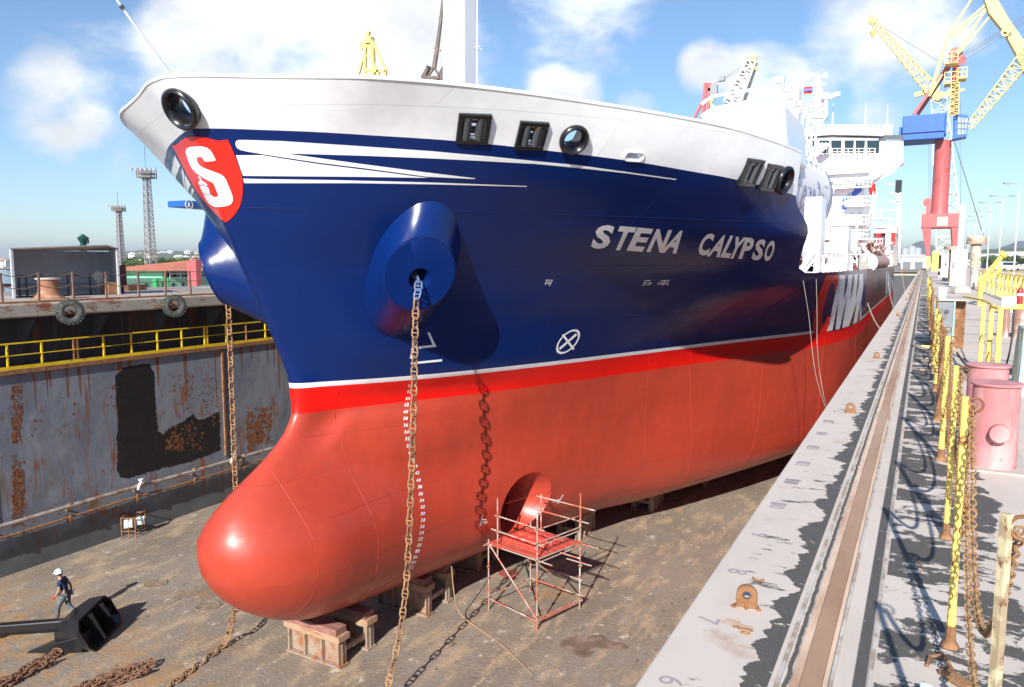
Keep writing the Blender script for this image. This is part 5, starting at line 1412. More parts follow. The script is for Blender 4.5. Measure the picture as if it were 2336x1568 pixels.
# yellow boom arm
m=MB();Y=36;m.tube([AY(2238,642,Y),AY(2288,582,Y)],.09,8);m.tube([AY(2286,584,Y),AY(2293,576,Y)],.16,8);m.tube([AY(2250,640,Y),AY(2280,618,Y),AY(2281,605,Y)],.07,6);m.tube([V((AY(2238,642,Y).x,Y,DECK)),AY(2238,642,Y)],.09,8)
tag(obj('hose_boom',m,YEL,smooth=40,loc=(AY(2238,642,Y).x,Y,DECK)),'slanting yellow boom arm rising over the far guard rail','boom')
# fire extinguisher and white box by the far rail
f=foot_from(2325,645,.95);Y=f.y;t=thing('fire_extinguisher','red fire extinguisher with yellow foot at the far right rail','fire extinguisher',f)
m=MB();m.lathe([(.11,.12),(.11,.62),(.08,.72),(.03,.78),(.03,.84),(.001,.85)],f,18);obj('cylinder',m,M('extinguisher_red',(.42,.03,.03),.35),t,smooth=40)
m=MB();m.lathe([(.13,0),(.13,.13)],f,18);obj('foot_ring',m,YEL,t)
m=MB();m.lathe([(.113,.45),(.113,.54)],f,18,cap=False);obj('label_band',m,WHITE,t)
f=G(2299,716);m=MB();m.box(f+V((0,0,.3)),(.42,.3,.55));tag(obj('white_box',m,WHITE,bevel=.02,loc=f),'small white box behind the far yellow posts','box')
# brown winch drums beside the near railing
for i,(xa_,xb_) in enumerate(((2283,2301),(2306,2345))):
    f=G((xa_+xb_)/2,770);Y=f.y;t=thing('drum',('narrow' if i==0 else 'wide')+' pale and rust coloured steel drum behind the near guard rail','drum',(f.x,Y,DECK),'steel drums behind the guard rail')
    r=abs(AY(xb_,700,Y).x-AY(xa_,700,Y).x)/2;h=AY(2300,705,Y).z-DECK;m=MB();m.lathe([(r,0),(r,h*.3),(r*1.04,h*.32),(r,h*.34),(r,h*.66),(r*1.04,h*.68),(r,h*.7),(r,h)],f,28);obj('shell',m,M('drum_brown',(.30,.17,.13),.5,c2=(.55,.48,.46),s=1.2,thr=(.52,.6),st=(1,1,.3)),t,smooth=30)
    m=MB();m.lathe([(r*1.05,h),(r*1.05,h+.02),(.01,h+.02)],f,28);obj('lid',m,GREY,t)
# hatch opening and teal frame
h0,h1,h2,h3=G(2265,834),G(2322,834),G(2330,862),G(2262,862)
m=MB();m.add([q+V((0,0,.004)) for q in (h0,h1,h2,h3)],[(0,1,2,3)])
t=thing('deck_hatch','rectangular deck hatch with interior shade painted flat and grey edge by the yellow rail','hatch',h0);obj('well_shade_sheet',m,M('hatch_shade_paint',(.03,.03,.035),.8),t)  # flat dark sheet on the deck, painted as the shade inside the opening
m=MB();m.bar(h0+V((0,0,.02)),h1+V((0,0,.02)),.04);m.bar(h3+V((0,0,.02)),h2+V((0,0,.02)),.04);m.bar(h0+V((0,0,.02)),h3+V((0,0,.02)),.04);obj('coaming',m,GREY,t)
f=foot_from(2328,760,.8);t=thing('steel_frame_box','pale teal steel plate box leaning at the right edge of the quay','steel box',f)
TE2=M('pale_teal',(.38,.52,.47),.5,c2=(.55,.6,.55),s=3,thr=(.5,.6))
Y=f.y
m=MB();m.prism([AY(2336,750,Y),AY(2380,750,Y),AY(2380,952,Y-.2),AY(2334,944,Y-.2),AY(2316,930,Y-.1),AY(2322,850,Y)],(0,.7,0));obj('plate_body',m,TE2,t,bevel=.01)
m=MB();m.bar(AY(2328,760,Y-.02),AY(2316,932,Y-.12),.02);obj('edge_strip',m,DGREY,t)
# timbers, hoses, debris
rn=random.Random(21)
for i,(a,b) in enumerate((((2097,824),(2152,834)),((2100,846),(2152,852)),((2172,838),(2212,852)),((2178,862),(2215,870)))):
    m=MB();m.bar(G(*a)+V((0,0,.02)),G(*b)+V((0,0,.02)),.045,.03);tag(obj('timber_baulk',m,M('old_timber',(.30,.19,.11),.9,c2=(.42,.3,.2),s=5,thr=(.4,.6)),loc=G(*a)),('weathered plank lying left of the stanchions, the farther one','weathered plank lying left of the stanchions, the nearer one','short plank between stanchions and bollard, the farther one','short plank between stanchions and bollard, the nearer one')[i],'timber','loose timbers on the quay')
def hose(pts,r,mat,lab,z=.012,cat='hose'):
    P=[G(*q)+V((0,0,r)) if len(q)==2 else q for q in pts];m=MB();m.tube(catmull(P,6),r,7);return tag(obj('hose',m,mat,smooth=60,loc=P[0]),lab,cat)
HB=M('hose_black',(.05,.035,.035),.6);HG=M('hose_grey',(.3,.28,.25),.7)
hose([(2206,828),(2190,790),(2180,770),(2178,745)],.012,HG,'grey hose running from the cabinet foot to the bollards')
hose([(2183,806),(2200,830),(2222,848),(2240,850)],.014,HB,'black hose curling behind the pink bollards')
hose([(2120,760),(2140,775),(2135,800),(2118,830),(2130,850)],.01,HB,'thin black cable snaking left of the yellow stanchions')
a=foot_from(2300,702,H2)+V((0,0,H2));hose([tuple(a+V((0,0,0))),tuple(a+V((.0,-.02,-.35))),tuple(a+V((-.05,-.05,-.75))),tuple(a+V((-.25,-.1,-1.08)))] and [a,a+V((0,-.02,-.4)),a+V((-.06,-.05,-.8)),a+V((-.25,-.1,-1.085))],.012,HB,'dark hose hanging down from the near guard rail')
m=MB();c=G(2100,1290);m.tube(catmull([c+V(q) for q in ((-.02,.05,.004),(0,.0,.004),(.012,-.06,.004),(.0,-.12,.004))],5),.0028,5);tag(obj('wire_offcut',m,RUST,loc=c),'short curl of rusty wire on the black tar by the rail','wire')
m=MB();c=G(2152,1540);m.bar(c+V((-.0,0,.02)),c+V((.09,-.1,.02)),.05,.02);m.tube([c+V((-.06,.03,.01)),c+V((-.05,.10,.02)),c+V((.0,.12,.03)),c+V((.03,.03,.02))],.008,6);tag(obj('rusty_bracket',m,RUST,loc=c),'rusty iron bracket at the foot of the leaning stanchion','bracket')
m=MB();c=G(2108,1600);m.box(c+V((0.005,0,.03)),(.045,.06,.06));tag(obj('white_block',m,M('block_white',(.75,.8,.85),.5),bevel=.004,loc=c),'small white block at the bottom edge by the rusty bracket','block')
# ================================================================ ANCHOR CHAINS
CH=M('anchor_chain_rust',(.36,.21,.10),.7,c2=(.20,.10,.05),s=3.2,thr=(.45,.62),c3=(.32,.30,.30),s3=1.1,thr3=(.60,.68),bump=.4,bs=50,var=.25)
CHF=M('floor_chain_rust',(.25,.125,.075),.8,c2=(.15,.07,.04),s=6,thr=(.45,.6),bump=.4,bs=60,var=.25)
CHB=M('painted_chain_link',(.10,.16,.30),.4,c2=(.3,.2,.12),s=6,thr=(.55,.65))
LL,LW,LR=.31,.18,.0245
hx,hy=HOLE.x,HOLE.y
top=HOLE-FN_*.5
path=[top,HOLE+V((.03,-.05,-.12)),V((AY(950,690,HOLE.y-.22).x,HOLE.y-.22,HOLE.z-.5))]
cx_,cy_=path[-1].x,path[-1].y
# foot of the slack part seen near the bottom edge of the photograph
e1=AZ(900,1500,.9);e2=AZ(884,1566,.35)
cp=AY(932,1250,cy_);
path+=[AY(948,720,cy_),AY(944,900,cy_),AY(941,1010,cy_),AY(938,1100,cy_),AY(932,1250,cy_)]
lx=path[-1].x
path+=[AY(926,1340,cy_-.05),AY(916,1420,cy_-.2),AY(903,1490,cy_-.42),AY(888,1555,cy_-.7),AZ(868,1630,.06),AZ(820,1720,.04)]
m=MB();chain(m,path[:3],LL,LW,LR);m2=MB()
st=tag(obj('anchor_chain',m2 if False else chain(MB(),catmull(path[2:],4),LL,LW,LR,rnd=random.Random(2) and None),CH,loc=(cx_,cy_,0)),'rusty stud link chain hanging from the round bolster on the near side of the bow','anchor chain','anchor chains hanging from the bow')
o=obj('painted_links',m,CHB,st)
# port chain
P3=V((2*XC-HOLE.x,HOLE.y,HOLE.z))
g1=AZ(528,1416,.06)
pz=[P3+V((.3,.45,.3)),P3+V((-.03,-.05,-.12))]
pxp=2*XC-cx_
yp=None
best=None
for yy in [HOLE.y-.2+.1*k for k in range(40)]:
    q=AY(527,850,yy)
    if best is None or abs(q.x-pxp)<best[0]: best=(abs(q.x-pxp),yy,q.x)
yp=best[1];xp=best[2]
path=[V((xp,yp,HOLE.z-.3)),V((xp,yp,8)),V((xp,yp,5)),V((xp+.02,yp,2.6)),V((xp+.1,yp-.1,1.2)),AZ(527,1424,.75),AZ(522,1450,.3),AZ(505,1478,.08),AZ(470,1503,.05),AZ(425,1538,.05),AZ(375,1575,.05),AZ(310,1625,.05)]
po=tag(obj('anchor_chain',chain(MB(),catmull(path,4),LL,LW,LR),CH,loc=(xp,yp,0)),'rusty stud link chain on the far side of the bow, running behind the bulb','anchor chain','anchor chains hanging from the bow')
# chain heaps on the dock floor
def heap(pts,label,seed,n):
    rnd=random.Random(seed);m=MB();prs=[]
    for k in range(n):
        P=[]
        for i,(x,y) in enumerate(pts):
            g=AZ(x,y,.05);w=(k-(n-1)/2)*.22
            g=g+V((w*.62+rnd.uniform(-.08,.08),w*-.78+rnd.uniform(-.08,.08),.03+(.09 if (k+i)%3==0 else 0)+.05*rnd.random()));P.append(g)
        if k%2:P=P[::-1]
        prs+=P
    chain(m,catmull(prs,4),.27,.16,.022,rnd=rnd);return tag(obj('chain_heap',m,CHF,loc=prs[0]),label,'chain heap','heaps of anchor chain on the dock floor')
heap([(-30,1585),(20,1560),(70,1530),(122,1508)],'heap of rusty chain on the floor at the left edge, nearest the black anchor',3,4)
heap([(150,1600),(215,1568),(275,1545),(338,1530)],'heap of rusty chain on the floor between the anchor and the laid out chain',6,4)
# ================================================================ ANCHOR
g=AZ(180,1480,0)
ax=V((-.545,.838,0));sk=V((-.86,-.51,0));up=V((0,0,1))
o0=AZ(250,1455,0)+V((0,0,0))   # middle of the open crown on the floor
an=thing('anchor','big glossy black ship anchor lying on the dock floor beside the worker','anchor',o0)
Wc=1.12
def apt(a,s,z): return o0+ax*a+sk*s+up*z
m=MB();n=18
def section(a0,a1,s0,z0,z1,lean,r=.25):
    # rounded quad in the plane (ax,up) at distance s
    c=[(a0,z0),(a1,z0),(a1,z1),(a0,z1)];pts=[]
    for i in range(4):
        p=V((c[i][0],c[i][1],0));pv=V((c[i-1][0],c[i-1][1],0));nx_=V((c[(i+1)%4][0],c[(i+1)%4][1],0))
        for t in (0,.33,.67,1):
            q=p.lerp(pv,r*(1-t)*.9) if t<.5 else p.lerp(nx_,r*(t)*.5)
            q=(p+(pv-p).normalized()*.2*(1-t)+(nx_-p).normalized()*.2*t)
            pts.append(apt(q.x,s0+lean*q.y,q.y))
    return pts
outer=section(-Wc,Wc,0,.02,1.0,.5);mid=section(-Wc*.93,Wc*.93,.65,.03,.95,.3);bk=section(-Wc*.7,Wc*.7,1.25,.15,.72,.1)
inn=section(-Wc+.05,Wc-.05,.0,.07,.95,.5);ind=section(-Wc+.12,Wc-.12,.6,.12,.82,.35)
rw=[bk,mid,outer,inn,ind];k=16
vs=[p for r in rw for p in r];fs=[(i*k+j,i*k+(j+1)%k,(i+1)*k+(j+1)%k,(i+1)*k+j) for i in range(4) for j in range(k)]+[tuple(range(k-1,-1,-1)),tuple(4*k+j for j in range(k))]
m.add(vs,fs);obj('crown',m,BLACK,an,smooth=40)
m=MB()
for a in (-.38,.38): m.bar(apt(a,.14,.09),apt(a,.54,.9),.03,.5,up=sk)
obj('crown_rib',m,BLACK,an)
for s in (-1,1):
    m=MB();a0,a1=s*Wc*.98,s*Wc*.35
    A=[apt(a0,.35,.10),apt(a1,.35,.10),apt(a1,.35,.55),apt(a0,.35,.60)]
    Bp=[apt(a0*.98,1.2,.06),apt(a1*1.25,1.2,.06),apt(a1*1.25,1.2,.34),apt(a0*.98,1.2,.38)]
    T=apt(s*Wc*.86,2.15,.04 if s<0 else .1)
    m.add(A+Bp+[T],[(0,3,2,1),(0,1,5,4),(1,2,6,5),(2,3,7,6),(3,0,4,7),(4,5,8),(5,6,8),(6,7,8),(7,4,8)]);obj('fluke',m,BLACK,an,bevel=.03)
m=MB();m.bar(apt(0,.7,.55),apt(-.05,3.55,.40),.26,.28);obj('shank',m,BLACK,an,bevel=.04)
m=MB();c=apt(-.06,3.62,.40);m.tube([c-ax*.3,c+ax*.3],.13,14);obj('shank_pin',m,BLACK,an,smooth=40)
m=MB();m.tube([c+ax*.24,c+ax*.26+sk*.35+up*.05,c+ax*.14+sk*.62+up*.06,c-ax*.14+sk*.62+up*.06,c-ax*.26+sk*.35+up*.05,c-ax*.24],.07,10);obj('shackle',m,BLACK,an,smooth=60)
m=MB();chain(m,[c+sk*.6+up*.0,c+sk*1.1-up*.2,c+sk*1.9-up*.3],.36,.22,.035);obj('shackle_links',m,BLACK,an)
# ================================================================ WORKER
def skin(name,nodes,edges,mat,parent,sub=2,root=0):
    me=bpy.data.meshes.new(name);names=list(nodes);me.from_pydata([nodes[n_][0] for n_ in names],[(names.index(a),names.index(b)) for a,b in edges],[])
    me.materials.append(mat);o=bpy.data.objects.new(name,me);COL.objects.link(o);o.parent=parent
    md=o.modifiers.new('skin','SKIN');md.use_smooth_shade=True
    if not me.skin_vertices: pass
    for i,n_ in enumerate(names):
        r=nodes[n_][1];me.skin_vertices[0].data[i].radius=(r,r) if not isinstance(r,tuple) else r
        me.skin_vertices[0].data[i].use_root=(i==root)
    o.modifiers.new('sub','SUBSURF').levels=sub;o.modifiers['sub'].render_levels=sub
    ORG[o.name]=V((0,0,0));return o
def mini(name,mb,mat,parent,smooth=40):
    me=bpy.data.meshes.new(name);me.from_pydata([tuple(p) for p in mb.v],[],mb.f);me.materials.append(mat)
    bm=bmesh.new();bm.from_mesh(me);bmesh.ops.recalc_face_normals(bm,faces=bm.faces);bm.to_mesh(me);bm.free()
    o=bpy.data.objects.new(name,me);COL.objects.link(o);o.parent=parent;smooth_by(me,radians(smooth));ORG[o.name]=V((0,0,0));return o
pf=AZ(152,1416,0)
pe_=thing('person','worker in white hard hat, navy t-shirt, grey trousers and red gloves walking past the anchor','person',pf)
pe_.rotation_euler=(0,0,atan2(-.52,-.85))
SKN=M('skin',(.42,.23,.15),.6,var=.05);NAVY=M('navy_cotton',(.015,.035,.10),.85,var=.2);TRS=M('grey_work_trousers',(.10,.115,.13),.9,c2=(.16,.17,.18),s=9,thr=(.5,.6));GLV=M('red_glove',(.55,.06,.05),.7);BOOTM=M('work_boot',(.06,.05,.045),.8)
# local: +x forward, +y left, z up
N_={'hip':((0,0,.93),.12),'spine':((.03,0,1.12),.115),'chest':((.075,0,1.32),.13),'neck':((.115,0,1.47),.055),'head':((.165,0,1.575),.082),'crown':((.155,0,1.66),.075),
'shL':((.07,.17,1.40),.058),'elL':((.06,.235,1.14),.042),'wrL':((.20,.215,.93),.030),'shR':((.08,-.17,1.40),.058),'elR':((-.07,-.235,1.16),.042),'wrR':((-.10,-.23,.93),.030),
'hiL':((0,.10,.88),.088),'knL':((.20,.10,.50),.058),'anL':((.24,.10,.12),.040),'toL':((.38,.10,.05),.035),
'hiR':((0,-.10,.88),.088),'knR':((-.04,-.10,.48),.058),'anR':((-.34,-.10,.16),.040),'toR':((-.26,-.10,.05),.035)}
ED=[('hip','spine'),('spine','chest'),('chest','neck'),('neck','head'),('head','crown'),('chest','shL'),('shL','elL'),('elL','wrL'),('chest','shR'),('shR','elR'),('elR','wrR'),('hip','hiL'),('hiL','knL'),('knL','anL'),('anL','toL'),('hip','hiR'),('hiR','knR'),('knR','anR'),('anR','toR')]
skin('body',N_,ED,SKN,pe_)
g_={k:(N_[k][0],N_[k][1]+.022) for k in ('hip','spine','chest','shL','shR')}
g_['neck']=((.10,0,1.435),.068);g_['slL']=((.065,.215,1.24),.062);g_['slR']=((.0,-.215,1.26),.062);g_['hip']=((0,0,.94),.140)
skin('t_shirt',g_,[('hip','spine'),('spine','chest'),('chest','neck'),('chest','shL'),('shL','slL'),('chest','shR'),('shR','slR')],NAVY,pe_)
g_={k:(N_[k][0],N_[k][1]+.026) for k in ('hip','hiL','knL','hiR','knR')};g_['hip']=((0,0,.90),.132);g_['anL']=((.235,.10,.13),.066);g_['anR']=((-.325,-.10,.18),.066);g_['knL']=(N_['knL'][0],.082);g_['knR']=(N_['knR'][0],.082)
skin('trousers',g_,[('hip','hiL'),('hiL','knL'),('knL','anL'),('hip','hiR'),('hiR','knR'),('knR','anR')],TRS,pe_)
for s,a,t in ((1,(.24,.10,.09),(.39,.10,.05)),(-1,(-.34,-.10,.15),(-.25,-.10,.045))):
    skin('boot',{'h':((a[0]-.05,a[1],a[2]-.03),.045),'a':(a,.055),'m':(((a[0]+t[0])/2,a[1],(a[2]+t[2])/2-.01),.048),'t':(t,.042)},[('h','a'),('a','m'),('m','t')],BOOTM,pe_,1)
for nm,w_ in (('L',(.20,.215,.93)),('R',(-.10,-.23,.93))):
    w_=V(w_);d=(w_-V(N_['el'+nm][0])).normalized();fw_=V((1,0,0));sd=d.cross(fw_).normalized()
    nd={'w':(tuple(w_-d*.03),.036),'p':(tuple(w_+d*.05),.034)};ed=[('w','p')]
    for k,(off,ln) in enumerate(((.035,.062),(.012,.075),(-.012,.07),(-.034,.055))):
        b_=w_+d*.085+fw_*off;nd['f%d'%k]=(tuple(b_),.0125);nd['g%d'%k]=(tuple(b_+d*ln*.5+sd*.008),.011);nd['h%d'%k]=(tuple(b_+d*ln+sd*.025),.009);ed+=[('p','f%d'%k),('f%d'%k,'g%d'%k),('g%d'%k,'h%d'%k)]
    nd['t0']=(tuple(w_+d*.05+fw_*.045),.014);nd['t1']=(tuple(w_+d*.09+fw_*.062),.011);ed+=[('p','t0'),('t0','t1')]
    skin('glove',nd,ed,GLV if nm=='L' else M('lilac_glove',(.45,.42,.6),.7),pe_,1)
hm=MB();prof=[(.128,0),(.135,.008),(.125,.03),(.118,.07),(.09,.115),(.045,.14),(.001,.145)];hm.lathe(prof,(.16,0,1.645),24);hm.add([V((.26,-.09,1.652)),V((.345,-.05,1.642)),V((.345,.05,1.642)),V((.26,.09,1.652))],[(0,1,2,3)]);mini('hard_hat',hm,M('helmet_white',(.85,.86,.84),.3,coat=.4),pe_)
hr=MB();hr.lathe([(.088,-.06),(.094,-.01),(.09,.03)],(.135,0,1.635),16,cap=False);mini('hair',hr,M('dark_hair',(.02,.015,.012),.8),pe_)
fc_=MB();fc_.add([V((.245,0,1.585)),V((.272,-.012,1.548)),V((.272,.012,1.548)),V((.245,0,1.54))],[(0,1,2),(1,3,2),(0,2,3),(0,3,1)])
for s in (-1,1): fc_.lathe([(.001,-.01),(.014,-.008),(.02,.0),(.012,.006)],(.16,s*.086,1.575),8,mat=Matrix.Rotation(pi/2*s,3,'X'))
mini('nose_and_ears',fc_,SKN,pe_)
ey=MB()
for s in (-1,1): ey.box((.240,s*.032,1.588),(.01,.02,.009))
ey.box((.243,0,1.522),(.008,.04,.006));mini('eyes_and_mouth',ey,M('face_dark',(.06,.03,.025),.6),pe_)
bt=MB();bt.box((.02,.15,.97),(.05,.03,.09));bt.tube([V((-.12,-.24,.86)),V((-.22,-.25,1.05))],.012,6);mini('belt_tool',bt,M('tool_grey',(.25,.25,.25),.5,metal=.5),pe_)
# ================================================================ SCAFFOLD TOWER
k4v=lambda x,y:((1100+x/3.92)*.9344,(1150+y/3.92)*.9344)
SCM=M('scaffold_tube',(.42,.33,.29),.5,c2=(.50,.13,.08),s=1.6,thr=(.48,.56),c3=(.62,.58,.54),s3=2.5,thr3=(.58,.64))
A_,B2,C2,D2=AZ(1115,1392,0),AZ(1225,1438,0),AZ(1322,1390,0),AZ(1210,1350,0)
sc=thing('scaffold_tower','tube scaffold tower with red planked platform beside the open thruster recess','scaffold',(A_+C2)/2)
PZ=2.36
def up_(p,z): return V((p.x,p.y,z))
def pole(p,q,nm='tube',r=.027,mat=SCM):
    m=MB();m.tube([p,q],r,8);return obj(nm,m,mat,sc,smooth=60)
for p,z in ((A_,2.5),(B2,3.95),(C2,4.08),(D2,2.6)):
    pole(p,up_(p,z),'standard')
E1=A_.lerp(B2,.17)+V((.02,.05,0));F1=D2.lerp(C2,.22)
pole(up_(E1,1.95),up_(E1,4.0),'standard');pole(up_(F1,2.2),up_(F1,3.7),'standard')
def led(p,q,z,e0=.25,e1=.25,z2=None):
    d=(q-p);d.z=0;d.normalize();z2=z if z2 is None else z2
    return pole(up_(p-d*e0,z),up_(q+d*e1,z2),'ledger',.024)
led(A_,B2,PZ-.03,.1,.62);led(D2,C2,PZ-.03,.2,.75);led(B2,C2,PZ+.0,.1,.1);led(B2,C2,PZ-.12,.05,.05);led(A_,D2,PZ-.02)
led(E1,B2,3.38,.12,.3);led(E1,B2,2.86,.3,.2);led(F1,C2,3.6,.2,.6);led(F1,C2,3.1,.4,.35);led(B2,C2,3.35,.1,.05,3.3);led(B2,C2,2.9,.1,.1);led(B2,C2,2.78,.1,.05)
led(A_,B2,.42,.05,.0,.3);led(B2,C2,.28,.15,.15);led(B2,C2,.36,.0,.1);led(D2,C2,.5,.0,.15);led(A_,D2,.5,.1,.0);led(D2,C2,1.05,.05,.1)
led(B2.lerp(C2,.55),B2.lerp(C2,.55)+V((.65,-.15,0)),PZ-.1,.1,.1);led(B2.lerp(C2,.85),B2.lerp(C2,.85)+V((.6,-.12,0)),PZ-.55,.3,.1)
pole(up_(A_,PZ),up_(B2,.35),'brace');pole(up_(B2,PZ-.1),up_(C2,.4),'brace',.026,M('brace_brown',(.38,.25,.16),.6))
rd=M('red_oxide_planks',(.50,.085,.06),.6,c2=(.42,.22,.17),s=2.5,thr=(.55,.65))
for k in range(6):
    m=MB();a=A_.lerp(D2,(k+.08)/6);b=B2.lerp(C2,(k+.08)/6);a2=A_.lerp(D2,(k+.95)/6);b2=B2.lerp(C2,(k+.95)/6)
    m.prism([up_(a,PZ),up_(b,PZ),up_(b2,PZ),up_(a2,PZ)],(0,0,.045));obj('plank',m,rd,sc)
m=MB()
for p in (A_,B2,C2,D2):
    for z in (.45,1.15,1.55,2.33): m.box(up_(p,z),(.09,.09,.06))
for p,z in ((B2,3.38),(C2,3.6),(B2,2.88),(C2,3.1),(C2,2.9),(E1,3.38),(E1,2.86)): m.box(up_(p,z),(.09,.09,.09))
obj('couplers',m,RUST,sc)
m=MB();m.box(up_(C2,1.62)+V((.05,0,0)),(.05,.05,.16));obj('green_tag',m,M('tag_green',(.05,.55,.25),.5),sc)
# thruster grid lying on the platform
GR=M('grid_red',(.62,.09,.06),.5,var=.1)
gc=(A_+B2+C2+D2)/4;dx=(B2-A_).normalized();dy=(D2-A_).normalized()
tg=thing('thruster_grid','red steel thruster grating with crossed ribs lying on the scaffold platform','grating',up_(gc,PZ+.05))
m=MB();c=up_(gc,PZ+.055)-dx*.1
for i in range(4): m.bar(c+dx*(-.75+i*.42)-dy*.62,c+dx*(-.75+i*.42)+dy*.62,.03,.22)
obj('cross_ribs',m,GR,tg,loc=None)
m=MB()
for i in range(4): m.bar(c+dy*(-.55+i*.36)-dx*.85,c+dy*(-.55+i*.36)+dx*.75,.03,.17)
obj('long_ribs',m,GR,tg)
m=MB();m.prism([c-dx*.8-dy*.6+V((0,0,-.0)),c+dx*.5-dy*.7,c+dx*.6+dy*.1,c-dx*.3+dy*.6],(0,0,.015));obj('back_plate',m,GR,tg)
# hose on the floor and rope by the hull
def floorrope(pts,r,mat,lab,nm='rope'):
    m=MB();P=catmull(pts,6);m.tube(P,r,6);return tag(obj(nm,m,mat,smooth=60,loc=P[0]),lab,'rope' if nm=='rope' else 'hose')
RP=M('rope_tan',(.42,.27,.17),.8)
floorrope([AY(1030,1292,20.5),AZ(1036,1355,1.0),AZ(1048,1398,.3),AZ(1085,1430,.03),AZ(1140,1468,.03),AZ(1180,1505,.03),AZ(1215,1540,.03)],.018,RP,'thin tan hose hanging from the hull and trailing across the dock floor')
floorrope([AY(1832,640,31.5),AY(1845,720,31.7),AY(1853,800,31.9),AY(1862,860,31),AY(1878,915,29),AY(1886,935,27)],.011,M('rope_grey',(.33,.31,.27),.8),'grey messenger line hanging off the forecastle break to the coping')
floorrope([AY(1862,632,33.8),AY(1864,720,33.8),AY(1864,780,33.5),AY(1870,850,32),AY(1884,925,29),AZ(1905,936,DECK+.02)],.010,M('rope_grey',(.5,.47,.42),.8),'second thin line hanging off the deck edge beside the red letter')
for k,(pts,lab) in enumerate(((((1962,630,60),(1975,680,58),(1992,725,54),(2008,752,50)),'pale mooring rope sagging from the ship side to the quay, nearest one'),(((2026,640,90),(2034,690,84),(2046,712,78)),'mooring rope at the stern quarter, second one'),(((2046,560,112),(2060,640,100),(2066,682,92)),'long stern mooring rope by the far ship side'))):
    P=[AY(x,y,Y) for x,y,Y in pts];floorrope(P,.045,M('rope_grey',(.5,.47,.42),.8),lab)
